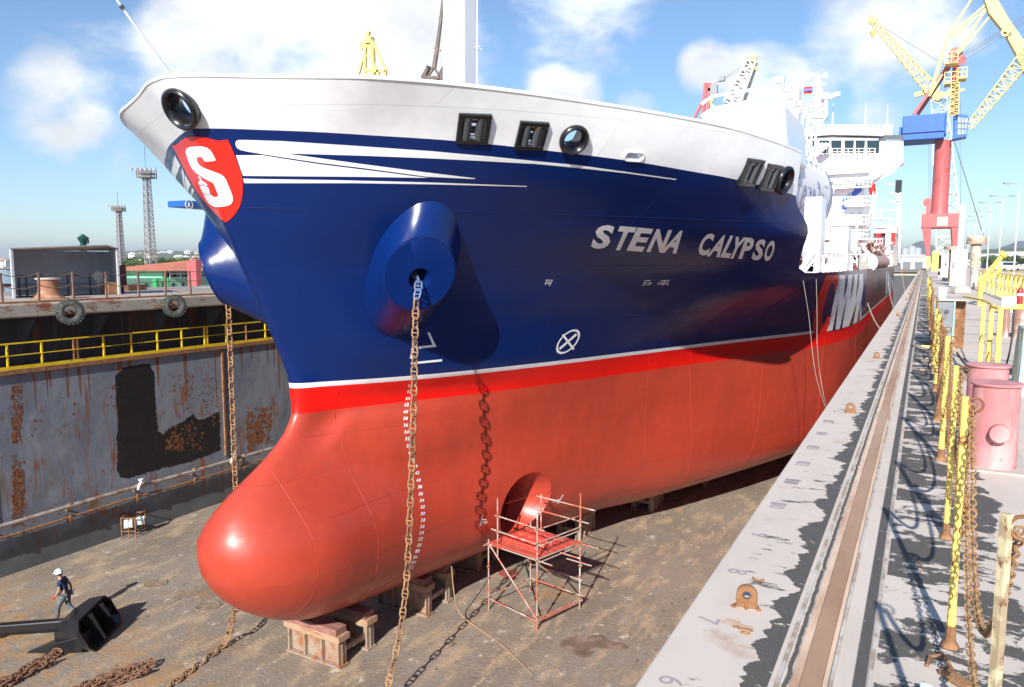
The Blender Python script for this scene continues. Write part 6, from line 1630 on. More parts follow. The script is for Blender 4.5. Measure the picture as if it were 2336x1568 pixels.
# ================================================================ CRANES
def crane():
    Y=205.;q=lambda x,y,dy=0:AY(x,y,Y+dy)
    t=thing('portal_crane','portal crane with red column, blue machine house and yellow jib on the quay','crane',V((q(2150,600).x,Y,DECK)))
    m=MB();zb=q(2140,488).z;zt=q(2140,520).z
    xl,xr=q(2103,500).x,q(2190,500).x
    m.bx(xl,xr,Y-1,Y+8,zt,zb);obj('portal_beam',m,REDP,t,bevel=.15)
    for x0,x1,f0,f1 in ((2104,2124,2112,2121),(2170,2190,2174,2186)):
        for dy in (0,6.5):
            m=MB();p=[q(x0,520).x,q(x1,520).x];b=[q(f0,592).x,q(f1,592).x];z0=DECK+3.2
            vs=[(p[0],Y+dy-.8,zt),(p[1],Y+dy-.8,zt),(p[1],Y+dy+1.2,zt),(p[0],Y+dy+1.2,zt),(b[0],Y+dy-.3,z0),(b[1],Y+dy-.3,z0),(b[1],Y+dy+.9,z0),(b[0],Y+dy+.9,z0)]
            m.add(vs,[(3,2,1,0),(4,5,6,7),(0,1,5,4),(1,2,6,5),(2,3,7,6),(3,0,4,7)]);obj('portal_leg',m,REDP,t,bevel=.05)
            m=MB();c=(b[0]+b[1])/2;m.bx(c-.55,c+.55,Y+dy-1.2,Y+dy+1.6,DECK+.5,z0);m.lathe([(.4,-.2),(.4,.2)],(c,Y+dy-1.,DECK+.42),10,mat=Matrix.Rotation(pi/2,3,'Y'));m.lathe([(.4,-.2),(.4,.2)],(c,Y+dy+1.2,DECK+.42),10,mat=Matrix.Rotation(pi/2,3,'Y'));obj('bogie',m,CRY,t,bevel=.05)
    m=MB();cx_=(q(2128,400).x+q(2168,400).x)/2;r=(q(2168,400).x-q(2128,400).x)/2;cy=Y+3.5
    m.lathe([(r*1.1,zb),(r*1.02,zb+.8),(r,zb+1),(r*.97,q(2140,322).z),(r*1.05,q(2140,318).z)],(cx_,cy,0),32);obj('column',m,REDP,t,smooth=30)
    m=MB();m.bx(q(2138,500).x,q(2162,500).x,Y-1.06,Y-1.01,q(2140,516).z,q(2140,496).z);obj('sign_plate',m,M('sign_cream',(.7,.66,.5),.6),t)
    m=MB();m.lathe([(.001,-.4),(.9,-.4),(.9,.4),(.001,.4)],(q(2115,468).x,Y-.5,q(2140,462).z),16,mat=Matrix.Rotation(pi/2,3,'X'));m.bx(q(2112,486).x,q(2122,486).x,Y-1,Y,zb,q(2140,452).z);obj('cable_drum',m,REDP,t)
    z0,z1=q(2140,318).z,q(2140,262).z
    m=MB();m.bx(q(2074,0).x,q(2172,0).x,Y-1.5,Y+8,z0,z1);hs=obj('machine_house',m,BLUEP,t,bevel=.15)
    m=MB();m.bx(q(2076,0).x,q(2173,0).x,Y-1.9,Y-1.51,q(2140,302).z,q(2140,299).z);m.bx(q(2172.5,0).x,q(2176,0).x,Y-1.5,Y+4,z0+1,z1);m.bx(q(2066,0).x,q(2073,0).x,Y,Y+3,q(2140,306).z,q(2140,284).z);obj('house_ledge',m,BLUEP,hs)
    m=MB();m.prism([q(2176,262),q(2180,260),q(2206,262),q(2211,270),q(2205,312),q(2172,318),q(2176,300)],(0,4,0));cb=obj('driver_cab',m,BLUEP,t,bevel=.08)
    m=MB();m.prism([q(2186,268,-.08),q(2208,270,-.08),q(2204,306,-.08),q(2184,308,-.08)],(0,.06,0));obj('cab_window',m,M('cab_glass',(.35,.42,.36),.15,c2=(.6,.5,.25),s=.8,thr=(.5,.6)),cb)
    m=MB()
    for x in (2193,2200): m.bar(q(x,268,-.15),q(x,307,-.15),.12)
    for y in (281,294): m.bar(q(2185,y,-.15),q(2207,y,-.15),.12)
    obj('window_bars',m,BLUEP,cb)
    m=MB();m.bar(q(2084,262,2),q(2178,128,2),.7);m.bar(q(2094,262,5),q(2180,132,5),.7);m.tube([q(2176,262,3),q(2181,180,3),q(2180,128,3)],[.9,.8,.6],8);m.lathe([(.001,-.8),(1.4,-.8),(1.4,.8),(.001,.8)],q(2180,124,3),16,mat=Matrix.Rotation(pi/2,3,'X'))
    m.lathe([(1.1,-.3),(1.1,.3)],q(2192,138,2),14,mat=Matrix.Rotation(pi/2,3,'X'));obj('a_frame',m,REDP,t)
    m=MB();lattice(m,q(2176,262,-1),q(2179,190,-1),1.7,1.5,9,.09);obj('ladder_tower',m,CRY,t)
    for (x0,x1,y0,y1) in ((2156,2184,122,146),(2154,2184,168,192),(2184,2205,158,180)):
        m=MB();a,b=q(x0,y1,-1),q(x1,y1,-1);m.bx(a.x,b.x,Y-2,Y+2,a.z-.2,a.z);h=q(x0,y0,-1).z
        for x in (a.x,(a.x+b.x)/2,b.x):
            for dy in (-2,2): m.bar((x,Y+dy,a.z),(x,Y+dy,h),.16)
        for z in (h,(h+a.z)/2):
            for dy in (-2,2): m.bar((a.x,Y+dy,z),(b.x,Y+dy,z),.14)
        obj('platform',m,CRY,t)
    m=MB();lattice(m,q(2212,290,1),q(2350,118,1),1.5,3.1,15,.11,up=(0,1,0));obj('main_jib',m,CRY,t)
    m=MB();a,b=q(2258,-2,1),q(2352,170,1);d=(b-a).normalized()
    m.prism([q(2244,-6,0),q(2276,-2,0),q(2300,40,0),q(2345,105,0),q(2352,200,0),q(2322,130,0),q(2290,72,0),q(2256,30,0)],(0,2.6,0));obj('fly_jib',m,CRY,t,bevel=.12)
    m=MB()
    for (x0,y0,x1,y1,w_) in ((2222,-10,2160,86,.45),(2160,86,2120,220,.5),(2250,10,2172,78,.45),(2252,18,2174,86,.4),(2258,10,2182,122,.45),(2266,28,2186,124,.4),(2160,88,2172,78,.4),(2124,214,2150,170,.3),(2163,90,2128,205,.28)):
        m.bar(q(x0,y0,1),q(x1,y1,1),w_)
    obj('tie_bars',m,CRY,t)
    m=MB();
    for (x0,y0,x1,y1) in ((2345,32,2188,128),(2345,36,2190,132),(2345,48,2200,138),(2345,44,2215,120),(2185,150,2196,320)): m.bar(q(x0,y0,0),q(x1,y1,0),.10)
    m.bar(q(2177,322,0),q(2250,560,0),.18);m.bar(q(2190,320,0),q(2192,560,0),.08);m.bar(q(2118,322),q(2119,485),.06);m.bar(q(2122,322),q(2123,485),.06);obj('wire_ropes',m,DGREY,t)
    m=MB();m.lathe([(.5,-.2),(.9,-.2),(.9,.2),(.5,.2)],q(2294,74,-1),12,mat=Matrix.Rotation(pi/2,3,'X'),cap=False);m.bar(q(2296,74,-1),q(2310,68,-1),.5);obj('sheave_arm',m,CRY,t)
crane()
def lcrane():
    Y=330.;q=lambda x,y,dy=0:AY(x,y,Y+dy)
    t=thing('tower_crane','pale yellow lattice crane further away with boom pointing up left','crane',V((q(2140,600).x,Y,DECK)))
    m=MB();lattice(m,q(1992,50),q(2132,212),1.5,4.2,22,.15,up=(0,1,0));obj('boom',m,CRY,t)
    m=MB();m.lathe([(.001,-.6),(1.6,-.6),(1.6,.6),(.001,.6)],q(1987,45),12,mat=Matrix.Rotation(pi/2,3,'X'));m.bar(q(1987,45),q(1998,50),2);obj('boom_head',m,CRY,t)
    m=MB();m.bar(q(1985,48),q(1985,72),.12);m.bar(q(1990,48),q(1991,74),.12);m.tube([q(1991,72),q(1991,84)],[1.,.5],8);obj('hook_block',m,YEL,t)
    m=MB();m.bar(q(2086,218),q(2122,208),1.6);m.prism([q(2118,212),q(2150,208),q(2160,214),q(2140,230),q(2128,226)],(0,4,0));m.bar(q(2150,222),q(2178,198),1.1);m.bar(q(2150,222),q(2200,204),.9);obj('slewing_platform',m,CRY,t)
    m=MB();a=q(2142,228);lattice(m,a,V((a.x+7,Y,DECK)),5,9,16,.17,up=(0,1,0));obj('tower',m,M('tower_haze_pale',(.62,.58,.45),.6),t)  # tower colour paled to suggest distant haze
    m=MB();m.bar(q(1998,52),q(2160,152),.14);m.bar(q(2150,215),q(2175,160),.14);obj('stay_cables',m,DGREY,t)
lcrane()
# crane top and masts behind the ship
def t3():
    Y=95.;q=lambda x,y,dy=0:AY(x,y,Y+dy)
    t=thing('crane_mast','yellow A-frame crane head rising behind the bulwark','crane',V((q(850,600).x,Y,DECK)))
    m=MB()
    for a,b,w_ in (((841,72),(838,92),.5),((838,92),(850,92),.9),((829,95),(851,95),.5),((840,92),(816,178),.3),((833,95),(833,172),.45),((850,95),(852,175),.55),((851,95),(880,160),.3),((838,98),(860,165),.3),((833,128),(850,128),.22),((832,160),(880,163),.4),((880,160),(879,176),.4),((833,172),(852,174),.5),((862,160),(863,175),.4),((824,100),(830,112),.6),((840,108),(850,106),.4)):
        m.bar(q(*a),q(*b),w_)
    m.bar(q(842,175),V((q(842,175).x,Y,DECK)),2.2);obj('a_frame',m,CRY,t)
    Y=70.;q=lambda x,y,dy=0:AY(x,y,Y+dy)
    t=thing('crane_mast','rusty brown derrick with lattice base standing behind the white foremast','crane',V((q(975,600).x,Y,DECK)))
    BR=M('derrick_brown',(.13,.10,.085),.6,c2=(.22,.15,.12),s=.8,thr=(.45,.6))
    m=MB();m.tube([q(990,157),q(996,120),q(1004,60),q(1012,-10)],[.26,.24,.2,.16],8);m.bar(q(990,155),q(978,172),.2);m.bar(q(990,155),q(1002,172),.2)
    for x,y in ((997,113),(1008,45)): m.bar(q(x-6,y-3),q(x+8,y+3),.15)
    obj('derrick_boom',m,BR,t)
    m=MB();m.prism([q(974,149),q(961,173),q(958,200),q(968,200),q(968,178),q(976,160)],(0,.8,0));m.prism([q(1009,150),q(996,176),q(993,200),q(1003,200),q(1008,176)],(0,.8,0))
    for y in (176,186,196): m.bar(q(962,y),q(1003,y+2),.3)
    for k in range(5): m.bar(q(967+k*7,176),q(970+k*7,196),.2)
    m.bar(q(982,200),V((q(982,200).x,Y,DECK)),2.);obj('derrick_base',m,BR,t)
    Y=170.;q=lambda x,y,dy=0:AY(x,y,Y+dy)
    t=thing('crane_mast','red gantry mast with yellow fittings beyond the raised forecastle rail','crane',V((q(1608,600).x,Y,DECK)))
    m=MB()
    for a,b,w_ in (((1610,190),(1600,300),.7),((1619,190),(1612,300),.6),((1607,222),(1570,300),.5),((1604,218),(1630,218),.5),((1608,205),(1624,205),.6)): m.bar(q(*a),q(*b),w_)
    m.bar(q(1606,300),V((q(1606,300).x,Y,DECK)),3);obj('mast_legs',m,REDP,t)
    m=MB();m.bar(q(1618,215),q(1632,216),.5);m.bar(q(1632,216),q(1618,240),.5);m.bar(q(1612,232),q(1630,245),.5);obj('yellow_strut',m,CRY,t)
    m=MB();m.box(q(1629,208),(1.4,1,2.5));m.tube([q(1620,197),q(1640,185),q(1718,135)],.07,5);m.tube([q(1620,197),q(1690,160),q(1722,132)],.07,5);m.box(q(1647,180),(1.2,1,1));obj('wires_and_box',m,GREY,t)
    t=thing('lattice_jib','white lattice jib with yellow tip above the ship deck','crane jib',V((q(1690,600).x,Y,DECK)))
    m=MB();lattice(m,q(1672,240),q(1716,140),3.4,1.8,9,.2,up=(0,1,0));obj('jib',m,M('jib_white',(.75,.72,.62),.5),t)
    m=MB();m.bar(q(1710,138),q(1724,134),1.2);m.bar(q(1724,134),q(1726,126),.6);m.bar(q(1712,134),q(1710,128),.6);m.bar(q(1716,158),q(1728,156),.6);obj('jib_head',m,CRY,t)
    m=MB();m.bar(q(1674,240),V((q(1674,240).x,Y,DECK)),3);obj('jib_pedestal',m,M('jib_white',(.75,.72,.62),.5),t)
t3()
# ================================================================ FAR QUAY (left)
FQ=M('far_quay_surface',(.30,.27,.24),.85,c2=(.18,.13,.10),s=.6,thr=(.5,.65))
m=MB();m.bx(XW-14,XW-5.21,-25,90,8,10.22);struct('far_quay',m,FQ)
def hut():
    X=-35.2;q=lambda x,y,d=0:AX(x,y,X-d)
    t=thing('open_shelter','open fronted grey steel shelter with white edges on the far quay','shelter',V((X,23,10.25)))
    fl,fr=q(26,684),q(270,672);zt1,zt2=q(22,569).z,q(268,568).z
    dpt=3.6;HM=M('shelter_grey',(.66,.70,.78),.6,c2=(.58,.6,.66),s=.7,thr=(.45,.7));HE=M('shelter_edge',(.62,.66,.66),.5)
    Y0,Y1=q(26,620).y,q(270,620).y;zb=10.25
    dv=ray(24,600);dv.z=0;dv=dv.normalized()*3.4
    m=MB();m.prism([V((X,Y0,zb))+dv,V((X,Y1,zb))+dv,V((X,Y1,zt1))+dv,V((X,Y0,zt1))+dv],(-.05,0,0));obj('back_panel',m,HM,t)
    m=MB()
    for yy,zz in ((Y0,zt1),(Y1-.05,zt2-.02)): m.prism([V((X,yy,zb)),V((X,yy,zb))+dv,V((X,yy,zz))+dv,V((X,yy,zz))],(0,.05,0))
    obj('side_panel',m,HM,t)
    m=MB();m.prism([V((X+.1,Y0-.05,zt1)),V((X+.1,Y1-.6,zt2+.14)),V((X+.1,Y1+.05,zt2-.02)),V((X,Y1+.05,zt2-.05))+dv,V((X,Y0,zt1-.03))+dv],(0,0,.05));obj('roof_panel',m,M('roof_tan',(.45,.40,.35),.7),t)
    m=MB();m.bx(X+.001,X+.06,Y0-.02,Y0+.09,zb,zt1);m.bx(X+.001,X+.06,Y1-.09,Y1+.02,zb,zt2-.02);obj('edge_post',m,HE,t)
    return X,Y0,Y1
HX,HY0,HY1=hut()
# equipment inside the shelter
m=MB()
for (x,y0,y1) in ((43,668,725),(60,670,705),(155,672,632),(165,690,640),(205,690,632)):
    p=AX(x,640,HX-1.2);m.bar((p.x,p.y,10.25),(p.x,p.y,11.25),.07)
a,b=AX(40,640,HX-1.2),AX(218,636,HX-1.2);m.bar((a.x,a.y,11.2),(b.x,b.y,11.2),.05);m.bar((a.x,a.y,10.8),(b.x,b.y,10.8),.04);m.bar((a.x,a.y,10.5),(b.x,b.y,10.5),.03)
tag(obj('pipe_rack',m,DGREY,loc=(HX-1.2,(a.y+b.y)/2,10.25)),'dark low pipe rack standing inside the open shelter','rack')
p=AX(222,640,HX-1);m=MB();m.lathe([(.001,-.1),(.26,-.08),(.28,0),(.26,.08),(.001,.1)],(p.x,p.y,11.15),16,mat=Matrix.Rotation(pi/2,3,'Y'));m.box((p.x,p.y+.1,10.75),(.2,.35,.45));m.bar((p.x,p.y,10.25),(p.x,p.y,11.1),.08);tag(obj('valve_wheel',m,GREY,smooth=40,loc=p),'grey valve wheel on a stand at the right inside the shelter','valve')
p=AX(254,668,HX-.6);m=MB();m.box((p.x,p.y,10.55),(.6,.7,.6));tag(obj('rusty_crate',m,RUST,bevel=.02,loc=p),'rusty crate on the floor inside the right end of the shelter','crate')
# rusty bollard
p=AX(112,676,-33.3);t=thing('mooring_bollard','waisted rust orange mooring bollard with pale top before the shelter','bollard',(p.x,p.y,10.25))
m=MB();m.lathe([(.75,0),(.62,.05),(.48,.18),(.40,.4),(.38,.65),(.42,.82)],(p.x,p.y,10.25),24);obj('bollard_body',m,M('bollard_orange',(.30,.13,.07),.8,c2=(.42,.28,.18),s=3,thr=(.55,.65),bump=.4),t,smooth=50)
m=MB();m.lathe([(.43,.82),(.50,.85),(.50,.90),(.001,.92)],(p.x,p.y,10.25),24);obj('bollard_cap',m,CONC,t,smooth=30)
# rope railing on the far wall top
ps=[AX(x,690-.05*x,XW-.55) for x in (11,94,173,248,322,382,440,498,556)]
ys=[p.y for p in ps];PM=M('post_brown',(.20,.12,.09),.8)
rt=thing('rope_railing','row of rusty posts with sagging ropes along the top of the far dock wall','railing',(XW-.7,ys[0],10.25))
for i,y in enumerate(ys):
    m=MB();m.bar((XW-.7,y,10.25),(XW-.7+.03*(i%3-1),y+.05*(i%2),11.42),.075);obj('post',m,PM,rt)
for z,sg in ((11.38,.12),(10.95,.16)):
    m=MB()
    for i in range(len(ys)-1): m.tube([(XW-.7,lerp(ys[i],ys[i+1],k/8),z-(sg if i<4 else .01)*(1-(k/4-1)**2)) for k in range(9)],.018,5)
    obj('rope',m,PM,rt)
# dark red plate, low tank, red tower leg beside the ship
p=AX(270,640,-36.5);r=AX(289,640,-36.5);m=MB();m.prism([AX(270,606,-36.5),AX(287,605,-36.5),AX(290,651,-36.5),AX(271,652,-36.5)],(-.3,0,0));m.bx(-36.8,-36.5,p.y,p.y+.3,10.2,AX(270,650,-36.5).z);tag(obj('red_steel_panel',m,M('dark_red_steel',(.12,.02,.03),.6),loc=p),'dark red steel panel standing at the right end of the shelter','panel')
def fbox(nm,lab,cat,x0,x1,yt,X,zb,mat,dep=3,bev=.03,grp=None):
    a,b=AX(x0,yt,X),AX(x1,yt,X);m=MB();m.bx(X-dep,X,min(a.y,b.y),max(a.y,b.y),zb,a.z);return tag(obj(nm,m,mat,bevel=bev,loc=(X,a.y,zb)),lab,cat,grp)
fbox('skip_container','low rusty black skip on the far quay beside the shelter','skip',292,335,650,-40,8.5,DARKRUST)
fbox('steel_tray','low red steel tray with white lid on the far quay','steel tray',392,440,660,-40,10,M('tray_red',(.4,.12,.1),.6),1.5)
fbox('rubble_sack_row','row of pale sacks lying by the far quay rail','sacks',466,500,657,-40,10,CONC,1.2,.2)
# green depot with red roof
MINT=M('mint_wall',(.25,.52,.36),.7,c2=(.2,.42,.3),s=.3,thr=(.5,.6));ROOFO=M('orange_roof',(.55,.18,.10),.8,c2=(.45,.14,.08),s=.5,thr=(.45,.6));GRN=M('green_tank',(.02,.35,.08),.5)
def depot():
    X=-84.;q=lambda x,y,d=0:AX(x,y,X-d)
    t=thing('green_depot','long mint green depot with orange red hipped roof beyond the far quay','depot',V((X,q(400,640).y,8.6)))
    y0,y1=q(288,640).y,q(560,640).y
    m=MB();m.bx(X-14,X,y0,y1,8.6,q(400,634).z);obj('lower_wall',m,MINT,t)
    y2=q(388,640).y
    m=MB();m.bx(X-13,X-1.4,y2,y1,q(400,634).z,q(400,618).z);obj('upper_wall',m,MINT,t)
    zr,ze=q(440,594).z,q(400,618).z;ya=q(366,618).y;m=MB()
    m.add([(X+.6,ya,ze),(X+.6,y1,ze),(X-14,y1,ze),(X-14,ya,ze),(X-6,ya+9,zr),(X-6,y1,zr)],[(0,1,5,4),(1,2,5),(2,3,4,5),(3,0,4),(0,3,2,1)]);obj('roof',m,ROOFO,t)
    for x in (398,412,440,452): 
        a,b=q(x,622),q(x+7,632);m=MB();m.bx(X-1.41,X-1.36,min(a.y,b.y),max(a.y,b.y),b.z,a.z);obj('window',m,GLASS,t)
    for x in (330,352,392,414,446,486):
        a,b=q(x,646),q(x+6,655);m=MB();m.bx(X+.01,X+.06,min(a.y,b.y),max(a.y,b.y),b.z,a.z);obj('window',m,GLASS,t)
    m=MB()
    for yy in (0,.5,1.0): m.bar((X,y2,q(0,634).z if 0 else q(400,634).z+yy),(X,y1,q(400,634).z+yy),.07)
    y=y2
    while y<y1: m.bar((X,y,q(400,634).z),(X,y,q(400,634).z+1),.07);y+=1.6
    obj('balcony_rail',m,WHITE,t)
    for i,(x0,x1) in enumerate(((347,362),(368,374),(380,386))):
        a,b=AX(x0,640,X+6),AX(x1,640,X+6);r=abs(b.y-a.y)*.36;m=MB();m.lathe([(r,0),(r,AX(350,637,X+6).z-8.6),(.01,AX(350,636,X+6).z-8.6)],(X+6,(a.y+b.y)/2,8.6),18);tag(obj('storage_tank',m,GRN,smooth=40,loc=(X+6,a.y,8.6)),('widest bright green tank before the mint depot','slim bright green tank in the middle of the three','bright green tank nearest the ship bow')[i],'tank','green tanks before the depot')
depot()
fbox('red_pylon','dark red angular steel pylon in front of the mint depot','pylon',446,458,596,-76,8.6,REDP,1.5)
fbox('red_gantry','sloping dark red gantry plate over the depot roof by the bow','gantry',447,500,592,-80,11.2,REDP,1.0)
def house(x0,x1,yt,ye,D,roof,wall,lab,nm='house'):
    """gabled house seen at distance D along the ray"""
    d=ray((x0+x1)/2,600);d.z=0;d.normalize();c=CAM+d*D;sc_=D/(FX*1.08)
    w_=(x1-x0)*sc_;he=(600-ye)*sc_+11.8;hr_=(600-yt)*sc_+11.8
    t=thing(nm,lab,'house',(c.x,c.y,8.6));s=V((d.y,-d.x,0));dep=w_*.5
    P=lambda a,b,z:c+s*a+d*b+V((0,0,z-11.8))
    m=MB();m.add([P(-w_/2,0,5),P(w_/2,0,5),P(w_/2,dep,5),P(-w_/2,dep,5),P(-w_/2,0,he),P(w_/2,0,he),P(w_/2,dep,he),P(-w_/2,dep,he)],[(0,1,5,4),(1,2,6,5),(2,3,7,6),(3,0,4,7)]);obj('walls',m,wall,t)
    e=.06*w_;m=MB();m.add([P(-w_/2-e,-e,he),P(w_/2+e,-e,he),P(w_/2+e,dep+e,he),P(-w_/2-e,dep+e,he),P(-w_/2+w_*.16,dep/2,hr_),P(w_/2-w_*.16,dep/2,hr_)],[(0,1,5,4),(1,2,5),(2,3,4,5),(3,0,4)]);obj('roof',m,roof,t)
    m=MB();n=max(2,int(w_/4))
    for i in range(n): 
        a=-w_/2+w_*(i+.5)/n;m.add([P(a-.5,-.05,he-1.8),P(a+.5,-.05,he-1.8),P(a+.5,-.05,he-.7),P(a-.5,-.05,he-.7)],[(0,1,2,3)])
    o=obj('windows',m,GLASS,t);return t
PEACH=M('peach_roof',(.70,.36,.22),.8);PINKR=M('dusty_roof',(.48,.26,.22),.8,c2=(.58,.4,.33),s=.4,thr=(.45,.6));WW=M('house_white',(.78,.76,.70),.8)
house(332,378,611,620,170,PEACH,WW,'house with long peach orange roof above the mint depot')
house(305,352,618,627,150,PINKR,WW,'house with dusty pink tiled roof nearest behind the shelter')
house(349,366,598,604,330,PEACH,WW,'small house with orange roof on the green slope')
house(288,330,592,600,420,M('roof_white',(.85,.85,.84),.6),WW,'long white arched hall on the slope right of the shelter')
rn=random.Random(31);SL=[(355,589,1),(405,588,3),(413,587,3),(425,589,3),(385,597,2),(448,588,1),(463,590,3),(303,583,3),(322,581,1),(372,579,3),(390,577,3),(430,577,3),(452,578,1),(475,583,3),(8,596,1),(14,600,3),(2,598,3),(342,585,2),(400,594,2),(436,596,1),(470,597,2)]
TH=M('slope_house_white',(.75,.72,.68),.8);TO=M('slope_house_orange',(.6,.34,.24),.8)
for i,(x,y,k) in enumerate(SL):
    D=900-(600-600)+ (1400 if y<582 else 700 if y<592 else 420);D=(2200 if y<582 else 1150 if y<592 else 560)
    d=ray(x,600);d.z=0;d.normalize();c=CAM+d*D;z=11.8+(600-y)*D/(FX*1.08);s=D/1900;m=MB()
    w_=rn.uniform(5,9)*s*2.0;h=rn.uniform(2.2,3)*s*2;m.box(c+V((0,0,z-11.8-h*.8)),(w_,w_*.8,h*2.2),rz=YAW);m2=c+V((0,0,z-11.8+h*.3))
    mm=MB();a=w_*.56;mm.add([m2+V(q) for q in ((-a,-a,0),(a,-a,0),(a,a,0),(-a,a,0),(0,0,h*.8))],[(0,1,4),(1,2,4),(2,3,4),(3,0,4),(0,3,2,1)])
    t=tag(obj('hillside_house',m,TH,loc=c),'tiny pale house among the trees on the distant hillside','house','houses scattered on the distant hillside');obj('roof',mm,TO if k==1 else TH if k==3 else PEACH,t)
# floodlight towers
def ltower(x,yt,yb,D,lab,hw):
    d=ray(x,600);d.z=0;d.normalize();c=CAM+d*D;s=D/(FX*1.08);z1=11.8+(600-yt)*s
    t=thing('floodlight_tower',lab,'light tower',(c.x,c.y,8.6),'lattice floodlight towers');m=MB()
    lattice(m,V((c.x,c.y,8.6)),V((c.x,c.y,z1-1)),hw*s*1.5,hw*s*.9,26,.05*D/120,rb=.035*D/120);obj('lattice_mast',m,M('mast_grey',(.30,.27,.28),.6),t)
    m=MB();w_=hw*s;R=Matrix.Rotation(YAW,3,'Z')
    m.box((c.x,c.y,z1-.8),(w_*2.6,w_*2.6,.15),rz=YAW)
    for i in range(7):
        for j in (-1,1): m.bar(V((c.x,c.y,z1-.8))+R@V(((i-3)*w_*.42,j*w_*1.2,0)),V((c.x,c.y,z1))+R@V(((i-3)*w_*.42,j*w_*1.2,.6)),.1*D/120)
    m.box((c.x,c.y,z1-.1),(w_*2.6,w_*2.6,.12),rz=YAW);obj('platform',m,M('mast_brown',(.2,.14,.11),.7),t)
    m=MB()
    for i in range(6):
        a=-3.4+i*1.36;m.box(V((c.x,c.y,z1+.5))+R@V((a*w_*.62,-w_*1.3,0)),(.9*w_*.5,.3,.5),rz=YAW)
    obj('floodlights',m,GREY,t);m=MB();m.tube([V((c.x-w_*.2,c.y,z1)),V((c.x-w_*.2,c.y,z1+(60 if yt<450 else 34)*s))],.03*D/120,5);obj('aerial',m,DGREY,t)
ltower(344,404,640,150,'tall lattice floodlight tower beside the bow of the ship',12)
ltower(277,482,640,250,'smaller and more distant lattice floodlight tower left of the tall one',8)
# funnel mast behind the shelter, hanging cab near the bow
Y=40;m=MB();q=lambda x,y:AX(x,y,-60);m.bar(q(190,575),q(190,548),.35);m.tube([q(190,552),q(189.5,543),q(189,534)],[.3,.45,.02],8);m.bar(q(184,546),q(196,543),.12);m.bar(q(190,556),q(202,554),.12);m.bar(q(202,554),q(202,548),.07);m.bar(q(190,548),q(202,548),.06);a=q(190,575);m.bar((a.x,a.y,8.6),a,.35);tag(obj('radar_post',m,M('dark_green',(.01,.06,.05),.5),loc=(a.x,a.y,8.6)),'thin dark green mast with small radar arms above the shelter roof','mast')
t=thing('gantry_cab','blue box shaped crane cab with round white emblem beside the bow','crane cab',AX(445,470,-70));a,b=AX(425,457,-70),AX(540,480,-70);m=MB();m.bx(-73,-70,a.y,b.y,b.z,a.z);obj('cab_body',m,BLUEP,t,bevel=.05)
p=AX(431,467,-69.95);m=MB();m.lathe([(.42,0),(.5,.0),(.5,.05),(.42,.05)],p,18,mat=Matrix.Rotation(pi/2,3,'Y'),cap=False);m.box(p,(.05,.25,.5));obj('round_emblem',m,WHITE,t)
a=AX(520,480,-71.5);m=MB();m.bar((a.x,a.y,8.6),(a.x,a.y,a.z),.9);obj('pedestal',m,REDP,t)
# white boat / truck at far left
t=thing('moored_tug','white tug superstructure moored behind the far quay at the left edge','tug',AX(8,660,-46));q=lambda x,y,d=0:AX(x,y,-46-d)
a,b=q(-30,655),q(14,700);m=MB();m.bx(-50,-46,a.y,b.y,8.,q(0,655).z);obj('deck_house',m,WHITE,t,bevel=.06);m=MB();m.bx(-50.4,-45.7,a.y-.3,b.y+.3,q(0,655).z+.01,q(0,652).z+.1);obj('roof_edge',m,DARKRUST,t)
m=MB();m.bx(-45.99,-45.95,q(4,670).y,q(8,670).y,q(6,676).z,q(6,670).z);m.bx(-45.99,-45.95,q(0,670).y,q(3,670).y,q(2,690).z,q(2,684).z);obj('port_window',m,GLASS,t)
m=MB();m.prism([V((-51,a.y-2,6)),V((-51,b.y+3,6)),V((-45.5,b.y+3,6)),V((-45.5,a.y-2,6))],(0,0,2.8));obj('boat_hull',m,BLACK,t)
# ================================================================ WATER, LAND, HILLS, HAZE
WAT=bpy.data.materials.new('harbour_water');WAT.use_nodes=True;nt=WAT.node_tree;b=nt.nodes['Principled BSDF'];b.inputs['Base Color'].default_value=(.05,.10,.16,1);b.inputs['Roughness'].default_value=.12
tc=N(nt,'ShaderNodeTexCoord');n=N(nt,'ShaderNodeTexNoise');n.inputs['Scale'].default_value=.8;n.inputs['Detail'].default_value=6;nt.links.new(tc.outputs['Object'],n.inputs['Vector']);bp=N(nt,'ShaderNodeBump');bp.inputs['Distance'].default_value=.4;bp.inputs['Strength'].default_value=.6;nt.links.new(n.outputs['Fac'],bp.inputs['Height']);nt.links.new(bp.outputs[0],b.inputs['Normal'])
def ringsheet(name,r0,r1,z,mat,hole=True):
    # big sheet with a rectangular cut-out for the dock basin
    m=MB();X0,X1,Y0,Y1=XW-14,16,-25,300;R_=r1
    m.add([(-R_,-R_,z),(R_,-R_,z),(R_,R_,z),(-R_,R_,z),(X0,Y0,z),(X1,Y0,z),(X1,Y1,z),(X0,Y1,z)],[(0,1,5,4),(1,2,6,5),(2,3,7,6),(3,0,4,7)]);return struct(name,m,mat)
ringsheet('water',0,9000,8.0,WAT)
SCRUB=gmat('scrub_land',[((.10,.13,.05),.012,.45,.6,(1,1,1),8,0),((.20,.17,.11),.03,.55,.68,(1,1,1),8,0),((.05,.08,.03),.05,.55,.65,(1,1,1),8,0),((.30,.26,.20),.09,.66,.7,(1,1,1),8,0)],rough=.95,bump=.3,base=(.13,.15,.07))
YARD=M('yard_ground',(.34,.30,.27),.9,c2=(.22,.2,.16),s=.05,thr=(.45,.65))
def dirpt(x,D,z=8.6):
    d=ray(x,600);d.z=0;d.normalize();c=CAM+d*D;return V((c.x,c.y,z))
m=MB();m.v=[];L0=[(262,62),(262,420),(120,520),(-200,520),(-700,600),(-700,5200),(3100,5200),(3100,900),(2450,300)]
P=[dirpt(x,D,8.35) for x,D in L0]
